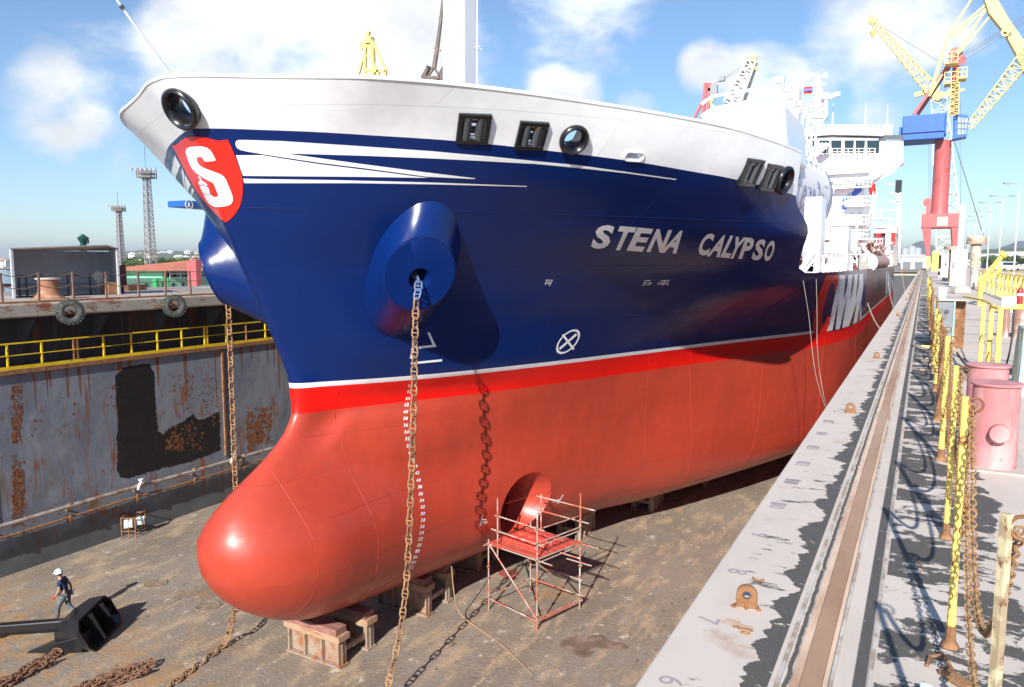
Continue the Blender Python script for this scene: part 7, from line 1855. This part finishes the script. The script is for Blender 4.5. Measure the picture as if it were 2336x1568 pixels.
P+= [V((120,330,8.35)),V((-46,320,8.35)),V((-46,66,8.35))]
m.v=[tuple(p) for p in P];m.f=[tuple(t) for t in tessellate_polygon([P])];m.m=[0]*len(m.f);struct('land',m,YARD)
def ridge(name,x0,x1,D0,D1,top,mat,seed,nx=150,nr=14,rough=1.,base=8.4):
    rows=[]
    for j in range(nr+1):
        t=j/nr;D=lerp(D0,D1,t);row=[]
        for i in range(nx+1):
            x=lerp(x0,x1,i/nx);yt=top(x);prof=sin(min(1,t*1.15)*pi/2)**1.3 if t<.87 else 1-(t-.87)*1.5
            n_=noise.noise(V((x*.012+seed,t*3,0)))*.5+noise.noise(V((x*.05+seed,t*7,3)))*.25+noise.noise(V((x*.2+seed,t*11,3)))*.09
            sc_=D/(FX*1.08);h=(600-yt)*sc_*prof*(1+.22*rough*n_*(1-abs(2*t-1.7)*.2));p=dirpt(x,D,0);p.z=base+max(0,(11.8-base+h)*min(1,t*6));row.append(p)
        rows.append(row)
    m=MB();m.grid(rows);return struct(name,m,mat,smooth=60)
FARG=gmat('far_hill_scrub',[((.14,.15,.12),.004,.45,.6,(1,1,1),8,0),((.24,.20,.17),.012,.6,.68,(1,1,1),8,0)],rough=1,bump=.2,base=(.17,.17,.15))
tl=pchip([-700,0,22,150,290,350,430,520,900,1500],[594,590,591,580,576,572,574,575,580,588])
ridge('hills',-700,1500,1300,2900,lambda x:tl(x),SCRUB,1,rough=.7)
t2_=pchip([-700,0,280,400,560,1200],[601,600,590,588,590,597])
ridge('hills',262,1200,430,1250,lambda x:t2_(x),SCRUB,5,rough=.5)
tr=pchip([1700,2040,2060,2075,2101,2125,2150,2180,2230,2270,2300,2325,2345,2400,2700,3200],[592,588,578,563,553,563,578,586,580,572,562,555,558,566,582,590])
ridge('hills',1700,3100,3600,5000,lambda x:tr(x),FARG,9,rough=.12)
tr2=pchip([1700,2120,2200,2240,2336,2600,3100],[596,590,581,573,570,572,590])
ridge('hills',1900,3100,900,1700,lambda x:tr2(x),SCRUB,12,rough=.35)
# trees
LEAF=M('leaf_green',(.05,.10,.025),.8,c2=(.10,.14,.03),s=.9,thr=(.4,.6),var=.3);TRK=M('trunk_brown',(.12,.08,.05),.9)
def treeobj():
    t=thing('shade_tree','','tree',(0,0,0),'trees beyond the far quay');m=MB();m.tube([(0,0,0),(.1,0,1.5),(.0,.1,2.6)],[.22,.16,.1],7)
    for a in range(4): m.tube([(0,0,1.8),(.9*cos(a*1.6),.9*sin(a*1.6),3.2)],[.1,.03],5)
    obj('trunk',m,TRK,t);m=MB();r_=random.Random(77);cl=[(r_.uniform(-1.9,1.9),r_.uniform(-1.9,1.9),r_.uniform(2.4,4.3),r_.uniform(.7,1.25)) for _ in range(11)]
    for _ in range(1500):
        c=r_.choice(cl);u=V((r_.gauss(0,1),r_.gauss(0,1),r_.gauss(0,1))).normalized()*c[3]*r_.uniform(.55,1.05);p=V(c[:3])+V((u.x,u.y,u.z*.75));e=V((r_.gauss(0,1),r_.gauss(0,1),r_.gauss(0,1))).normalized();f=e.orthogonal().normalized();s=r_.uniform(.14,.30)
        m.add([p-e*s,p+f*s*.6,p+e*s,p-f*s*.6],[(0,1,2,3)])
    obj('crown',m,LEAF,t,fixn=False);return t
t0=treeobj();TL=[(302,250,1.1),(315,225,.9),(326,235,1.1),(336,245,1.0),(295,230,.8),(398,300,1.2),(384,330,1.2),(410,330,1.2),(292,260,1.),(345,280,1.1),(478,420,1.3),(360,420,1.3),(420,430,1.3),(440,400,1.3),(375,270,1.0)]
for i,(x,D,s) in enumerate(TL):
    p=dirpt(x,D,8.4);lab='leafy green tree standing among the roofs beyond the far quay'
    if i==0: t0.location=p;t0.scale=(s,)*3;t0['label']=lab;t0.rotation_euler=(0,0,0)
    else: dup(t0,p,i*1.7,lab,None,s)
for i,(x,D,s) in enumerate(((2243,430,1.6),(2252,420,1.4),(2262,440,1.5),(2270,400,1.5),(2281,430,1.6),(2300,450,1.6),(2316,460,1.5),(2330,440,1.6),(2234,480,1.6),(2290,470,1.3))):
    dup(t0,dirpt(x,D,8.2),i*2.3,'low dark green tree before the white sheds across the basin','trees before the white sheds',s)
# sheds, tanks and lamp poles on the right
def shed(x0,x1,yt,yb,D,mat,lab,nm='warehouse',arch=False,roof=None):
    a,b=dirpt(x0,D),dirpt(x1,D);s=D/(FX*1.08)*1.12;z=11.8+(600-yt)*s;d=(b-a);n_=V((-d.y,d.x,0)).normalized()
    if n_.dot(a-CAM)<0:n_=-n_
    dep=n_*min(40,d.length*.4);t=thing(nm,lab,'warehouse',(a.x,a.y,8.3));m=MB()
    P=[V((a.x,a.y,7)),V((b.x,b.y,7))];m.add([P[0],P[1],P[1]+dep,P[0]+dep]+[V((p.x,p.y,z)) for p in (P[0],P[1],P[1]+dep,P[0]+dep)],[(0,1,5,4),(1,2,6,5),(2,3,7,6),(3,0,4,7)]);obj('wall',m,mat,t)
    m=MB();zr=z+d.length*.035+.6
    q0,q1=V((P[0].x,P[0].y,z)),V((P[1].x,P[1].y,z));m.add([q0-n_,q1-n_,q1+dep,q0+dep,q0+dep*.5+V((0,0,zr-z)),q1+dep*.5+V((0,0,zr-z))],[(0,1,5,4),(1,2,5),(2,3,4,5),(3,0,4)]);obj('roof',m,roof or mat,t)
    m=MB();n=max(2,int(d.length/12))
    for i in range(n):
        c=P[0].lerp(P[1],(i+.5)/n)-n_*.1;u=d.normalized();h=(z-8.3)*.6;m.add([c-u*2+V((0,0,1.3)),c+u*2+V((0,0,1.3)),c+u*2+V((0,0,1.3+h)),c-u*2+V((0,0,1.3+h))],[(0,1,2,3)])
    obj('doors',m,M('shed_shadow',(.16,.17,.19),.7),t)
SW=M('shed_white',(.72,.73,.74),.6,c2=(.6,.62,.64),s=.03,thr=(.45,.6))
shed(2212,2336,588,606,520,SW,'long low white warehouse across the basin at the right')
shed(2285,2420,584,596,620,SW,'white hall with curved roof at the far right edge')
shed(2190,2262,598,608,420,SW,'nearer white shed with dark doors behind the guard rails')
shed(2055,2110,588,602,480,SW,'white shed beyond the crane leg next to the grey tanks')
for i,(x,r,yt) in enumerate(((2063,7,572),(2078,8,568),(2092,7,572),(2135,7,574),(2148,6,576))):
    p=dirpt(x,700,8.3);s=700/(FX*1.08)*1.1;m=MB();h=(600-yt)*s+3.5;R_=r*s;m.lathe([(R_,0),(R_,h),(.01,h+1.2)],p,24);tag(obj('oil_tank',m,M('tank_grey',(.36,.39,.42),.5),smooth=30,loc=p),('first','second','third','fourth','fifth')[i]+' grey oil storage tank from the left beside the crane portal','tank','grey oil tanks behind the crane')
LPM=M('lamp_pole_grey',(.55,.58,.6),.5)
for i,(x,yt,D) in enumerate(((2318,458,120),(2282,479,150),(2256,490,170),(2240,506,205),(2225,514,235),(2210,521,260),(2218,525,300))):
    p=dirpt(x-4,D,8.3);s=D/(FX*1.08)*1.12;h=(600-yt)*s+3.5;t=thing('lamp_post',('nearest tall','second tall','third','fourth','fifth','sixth','farthest')[i]+' twin headed lamp post on the quay behind the guard rails','lamp post',p,'lamp posts along the quay road')
    m=MB();m.tube([p,p+V((0,0,h))],[.13,.06],7);obj('pole',m,LPM,t);m=MB();w_=.9
    for sg in (-1,1):
        u=V((cos(YAW),sin(YAW),0))*sg;m.bar(p+V((0,0,h)),p+V((0,0,h+.1))+u*1.3,.08);m.box(p+V((0,0,h+.1))+u*1.6,(.9,.4,.2),rz=YAW)
    obj('lamp_head',m,GREY,t)
# road edge bollards on the right and small vehicles
m=MB();m.bx(16.2,60,-3,300,7.9,9.9);struct('outer_quay',m,YARD)
for i in range(14):
    p=V((15.2,30+i*4.5,DECK));m=MB();m.lathe([(.28,0),(.22,.1),(.2,.8),(.001,.85)],p,10);tag(obj('edge_bollard',m,[CONC,YEL2][i%3==0],smooth=40,loc=p),'stubby pale bollard in the row along the outer quay edge' if i%3 else 'yellow stubby bollard in the row along the outer quay edge','bollard','bollards along the outer quay edge')
def van(x,y,D,mat,lab):
    p=dirpt(x,D,10.1);t=thing('parked_van',lab,'van',p);a=.6
    R=Matrix.Rotation(a,3,'Z');m=MB();prof=[(-2.3,.35),(2.3,.35),(2.3,1.0),(1.7,1.15),(1.2,1.9),(-2.2,1.95),(-2.3,1.2)]
    m.prism([p+R@V((x_,-.85,z_)) for x_,z_ in prof],R@V((0,1.7,0)));obj('body',m,mat,t,bevel=.08)
    for x_ in (-1.5,1.5):
        for y_ in (-.86,.72): m=MB();m.lathe([(.33,0),(.33,.16)],p+R@V((x_,y_+.16 if y_>0 else y_,.34)),14,mat=R@Matrix.Rotation(pi/2,3,'X'));obj('wheel',m,RUBBER,t)
    m=MB();m.prism([p+R@V((x_,-.87,z_)) for x_,z_ in ((1.6,1.2),(1.15,1.8),(-1.9,1.82),(-1.9,1.25))],R@V((0,.015,0)));obj('window',m,GLASS,t)
van(2300,700,190,WHITE,'small white van parked behind the far guard rail')

# air: one even volume round the whole scene
hz=bpy.data.materials.new('haze_air');hz.use_nodes=True;nt=hz.node_tree
for n in list(nt.nodes): nt.nodes.remove(n)
o_=N(nt,'ShaderNodeOutputMaterial');pv=N(nt,'ShaderNodeVolumePrincipled');pv.inputs['Color'].default_value=(.72,.84,1,1);pv.inputs['Density'].default_value=.00016;pv.inputs['Anisotropy'].default_value=.3
nt.links.new(pv.outputs[0],o_.inputs['Volume'])
m=MB();m.bx(-9500,9500,-9500,9500,-2,165);h_=obj('haze',m,hz);h_['kind']='stuff'
def split_loose(o):
    me=o.data;n=len(me.vertices);par=list(range(n))
    def fd(a):
        while par[a]!=a: par[a]=par[par[a]];a=par[a]
        return a
    for e in me.edges:
        a,b=fd(e.vertices[0]),fd(e.vertices[1])
        if a!=b: par[a]=b
    gr={}
    for p in me.polygons: gr.setdefault(fd(p.vertices[0]),[]).append(p)
    if len(gr)<2 or len(gr)>100: return
    first=True;kids=[c for c in o.children]
    for k,ps in gr.items():
        idx={};vs=[];fs=[];sm_=[]
        for p in ps:
            f=[]
            for v in p.vertices:
                if v not in idx: idx[v]=len(vs);vs.append(me.vertices[v].co[:])
                f.append(idx[v])
            fs.append(f);sm_.append(p.use_smooth)
        nm=bpy.data.meshes.new(o.name.split('.')[0]);nm.from_pydata(vs,[],fs)
        for m_ in me.materials: nm.materials.append(m_)
        nm.polygons.foreach_set('use_smooth',sm_)
        if first: keep=nm;first=False
        else:
            c=o.copy();c.data=nm;COL.objects.link(c);c.parent=o.parent
    o.data=keep
done={}
for o in list(S.objects):
    if o.type=='MESH' and o.parent and o.name.split('.')[0] in ('side_panel','cross_beam','pipe_clamps','bulwark_stays','wall_stiffener','wall_brackets','couplers','edge_post','side_post','cargo_manifold_pipes','dark_window','crown_rib','derrick_posts','weld_scar','window_bars','flange_strip','rail_base_flange','chain_eye','port_window'):
        split_loose(o)
for o in S.objects:
    b=o.name.split('.')
    for a,c in (('pipe_clamps','pipe_clamp'),('bulwark_stays','bulwark_stay'),('wall_brackets','wall_bracket'),('couplers','coupler'),('cargo_manifold_pipes','manifold_pipe'),('derrick_posts','derrick_post'),('window_bars','window_bar')):
        if b[0]==a: o.name=c
# ================================================================ camera, light, sky
cam=bpy.data.cameras.new('camera');co=bpy.data.objects.new('camera',cam);COL.objects.link(co)
cam.sensor_width=36;cam.sensor_fit='HORIZONTAL';cam.lens=27.0;cam.clip_end=20000;cam.clip_start=.05
co.location=CAM;co.rotation_euler=(pi/2-PIT,0,YAW);S.camera=co
AZS=radians(SUN_AZ);ELV=radians(SUN_EL)
ld=V((cos(AZS)*cos(ELV),sin(AZS)*cos(ELV),-sin(ELV)))
sl=bpy.data.lights.new('sun','SUN');sl.energy=SUN_E;sl.angle=radians(.53);sl.color=(1,.95,.88)
so=bpy.data.objects.new('sun',sl);COL.objects.link(so);so.rotation_euler=ld.to_track_quat('-Z','Y').to_euler();so.location=(0,0,60)
w=bpy.data.worlds.new('World');S.world=w;w.use_nodes=True;nt=w.node_tree;L=nt.links.new
for n in list(nt.nodes): nt.nodes.remove(n)
out=N(nt,'ShaderNodeOutputWorld');bg=N(nt,'ShaderNodeBackground');sky=N(nt,'ShaderNodeTexSky')
sky.sky_type='NISHITA';sky.sun_disc=False;sky.sun_elevation=ELV
sd=-ld;sky.sun_rotation=atan2(sd.x,sd.y);sky.air_density=1.0;sky.dust_density=SKY_DUST;sky.ozone_density=4.5
bg.inputs['Strength'].default_value=SKY_S
tc=N(nt,'ShaderNodeTexCoord')
nrm=N(nt,'ShaderNodeVectorMath',operation='NORMALIZE');L(tc.outputs['Generated'],nrm.inputs[0])
def nz(sc,det,ro,dist=0,mp=(1,1,1.6)):
    a=N(nt,'ShaderNodeMapping');a.inputs['Scale'].default_value=mp;L(nrm.outputs[0],a.inputs['Vector'])
    n=N(nt,'ShaderNodeTexNoise');n.inputs['Scale'].default_value=sc;n.inputs['Detail'].default_value=det;n.inputs['Roughness'].default_value=ro;n.inputs['Distortion'].default_value=dist
    L(a.outputs[0],n.inputs['Vector']);return n.outputs['Fac']
def mth(op,a,b=None,c=None,clamp=False):
    n=N(nt,'ShaderNodeMath',operation=op);n.use_clamp=clamp
    for i,q in enumerate((a,b,c)):
        if q is None: continue
        if isinstance(q,(int,float)): n.inputs[i].default_value=q
        else: L(q,n.inputs[i])
    return n.outputs[0]
acc=None
BL=[(740,60,.16,.75),(900,150,.12,.65),(600,130,.13,.6),(480,40,.08,.25),(120,235,.06,.55),(70,360,.05,.22),(230,350,.05,.25),(340,140,.06,.30),
(1340,70,.09,.22),(1260,215,.035,.6),(1330,225,.03,.4),(1450,255,.035,.5),(1600,150,.035,.55),(1730,180,.05,.6),(1800,230,.05,.5),(1620,200,.06,.3),(1930,90,.06,.40),(2080,60,.06,.30),(2010,250,.04,.3),(2130,330,.04,.25),(2170,160,.05,.25),(1150,-120,.2,.4),(2000,-300,.25,.4),(300,-300,.25,.4),
(120,110,.05,.22),(100,540,.05,.14),(330,420,.05,.15)]
for x,y,r,s_ in BL:
    d=ray(x,y).normalized()
    dp=N(nt,'ShaderNodeVectorMath',operation='DOT_PRODUCT');L(nrm.outputs[0],dp.inputs[0]);dp.inputs[1].default_value=d
    mr=N(nt,'ShaderNodeMapRange');mr.interpolation_type='SMOOTHSTEP';mr.inputs['From Min'].default_value=cos(r*1.2);mr.inputs['From Max'].default_value=1
    mr.inputs['To Max'].default_value=s_;L(dp.outputs['Value'],mr.inputs['Value'])
    acc=mr.outputs[0] if acc is None else mth('ADD',acc,mr.outputs[0])
n1=nz(7,10,.62,.25);n2=nz(26,6,.6)
tot=mth('ADD',mth('MULTIPLY',n1,1.5),mth('MINIMUM',acc,.85))
tot=mth('ADD',tot,mth('MULTIPLY',n2,.18))
mr=N(nt,'ShaderNodeMapRange');mr.interpolation_type='SMOOTHSTEP';mr.inputs['From Min'].default_value=1.10;mr.inputs['From Max'].default_value=1.75;L(tot,mr.inputs['Value'])
mask=mr.outputs[0]
# cloud tone: bright tops, greyer thick parts
mr2=N(nt,'ShaderNodeMapRange');mr2.inputs['From Min'].default_value=.35;mr2.inputs['From Max'].default_value=.65;mr2.inputs['To Min'].default_value=.70;mr2.inputs['To Max'].default_value=1.08;L(nz(5,6,.55),mr2.inputs['Value'])
bg2=N(nt,'ShaderNodeBackground');bg2.inputs['Color'].default_value=(.93,.96,1,1);L(mth('MULTIPLY',mr2.outputs[0],CLOUD),bg2.inputs['Strength'])
mx=N(nt,'ShaderNodeMixShader');L(mask,mx.inputs[0]);L(bg.outputs[0],mx.inputs[1]);L(bg2.outputs[0],mx.inputs[2]);L(mx.outputs[0],out.inputs['Surface'])
L(sky.outputs[0],bg.inputs['Color'])
vs=S.view_settings;vs.view_transform='Standard';vs.look='None';vs.gamma=1;vs.exposure=EXPO;vs.use_curve_mapping=False
S.render.engine='CYCLES';S.cycles.max_bounces=6
S.cycles.use_adaptive_sampling=True
S.render.resolution_x=1024;S.render.resolution_y=687
bpy.context.view_layer.update()
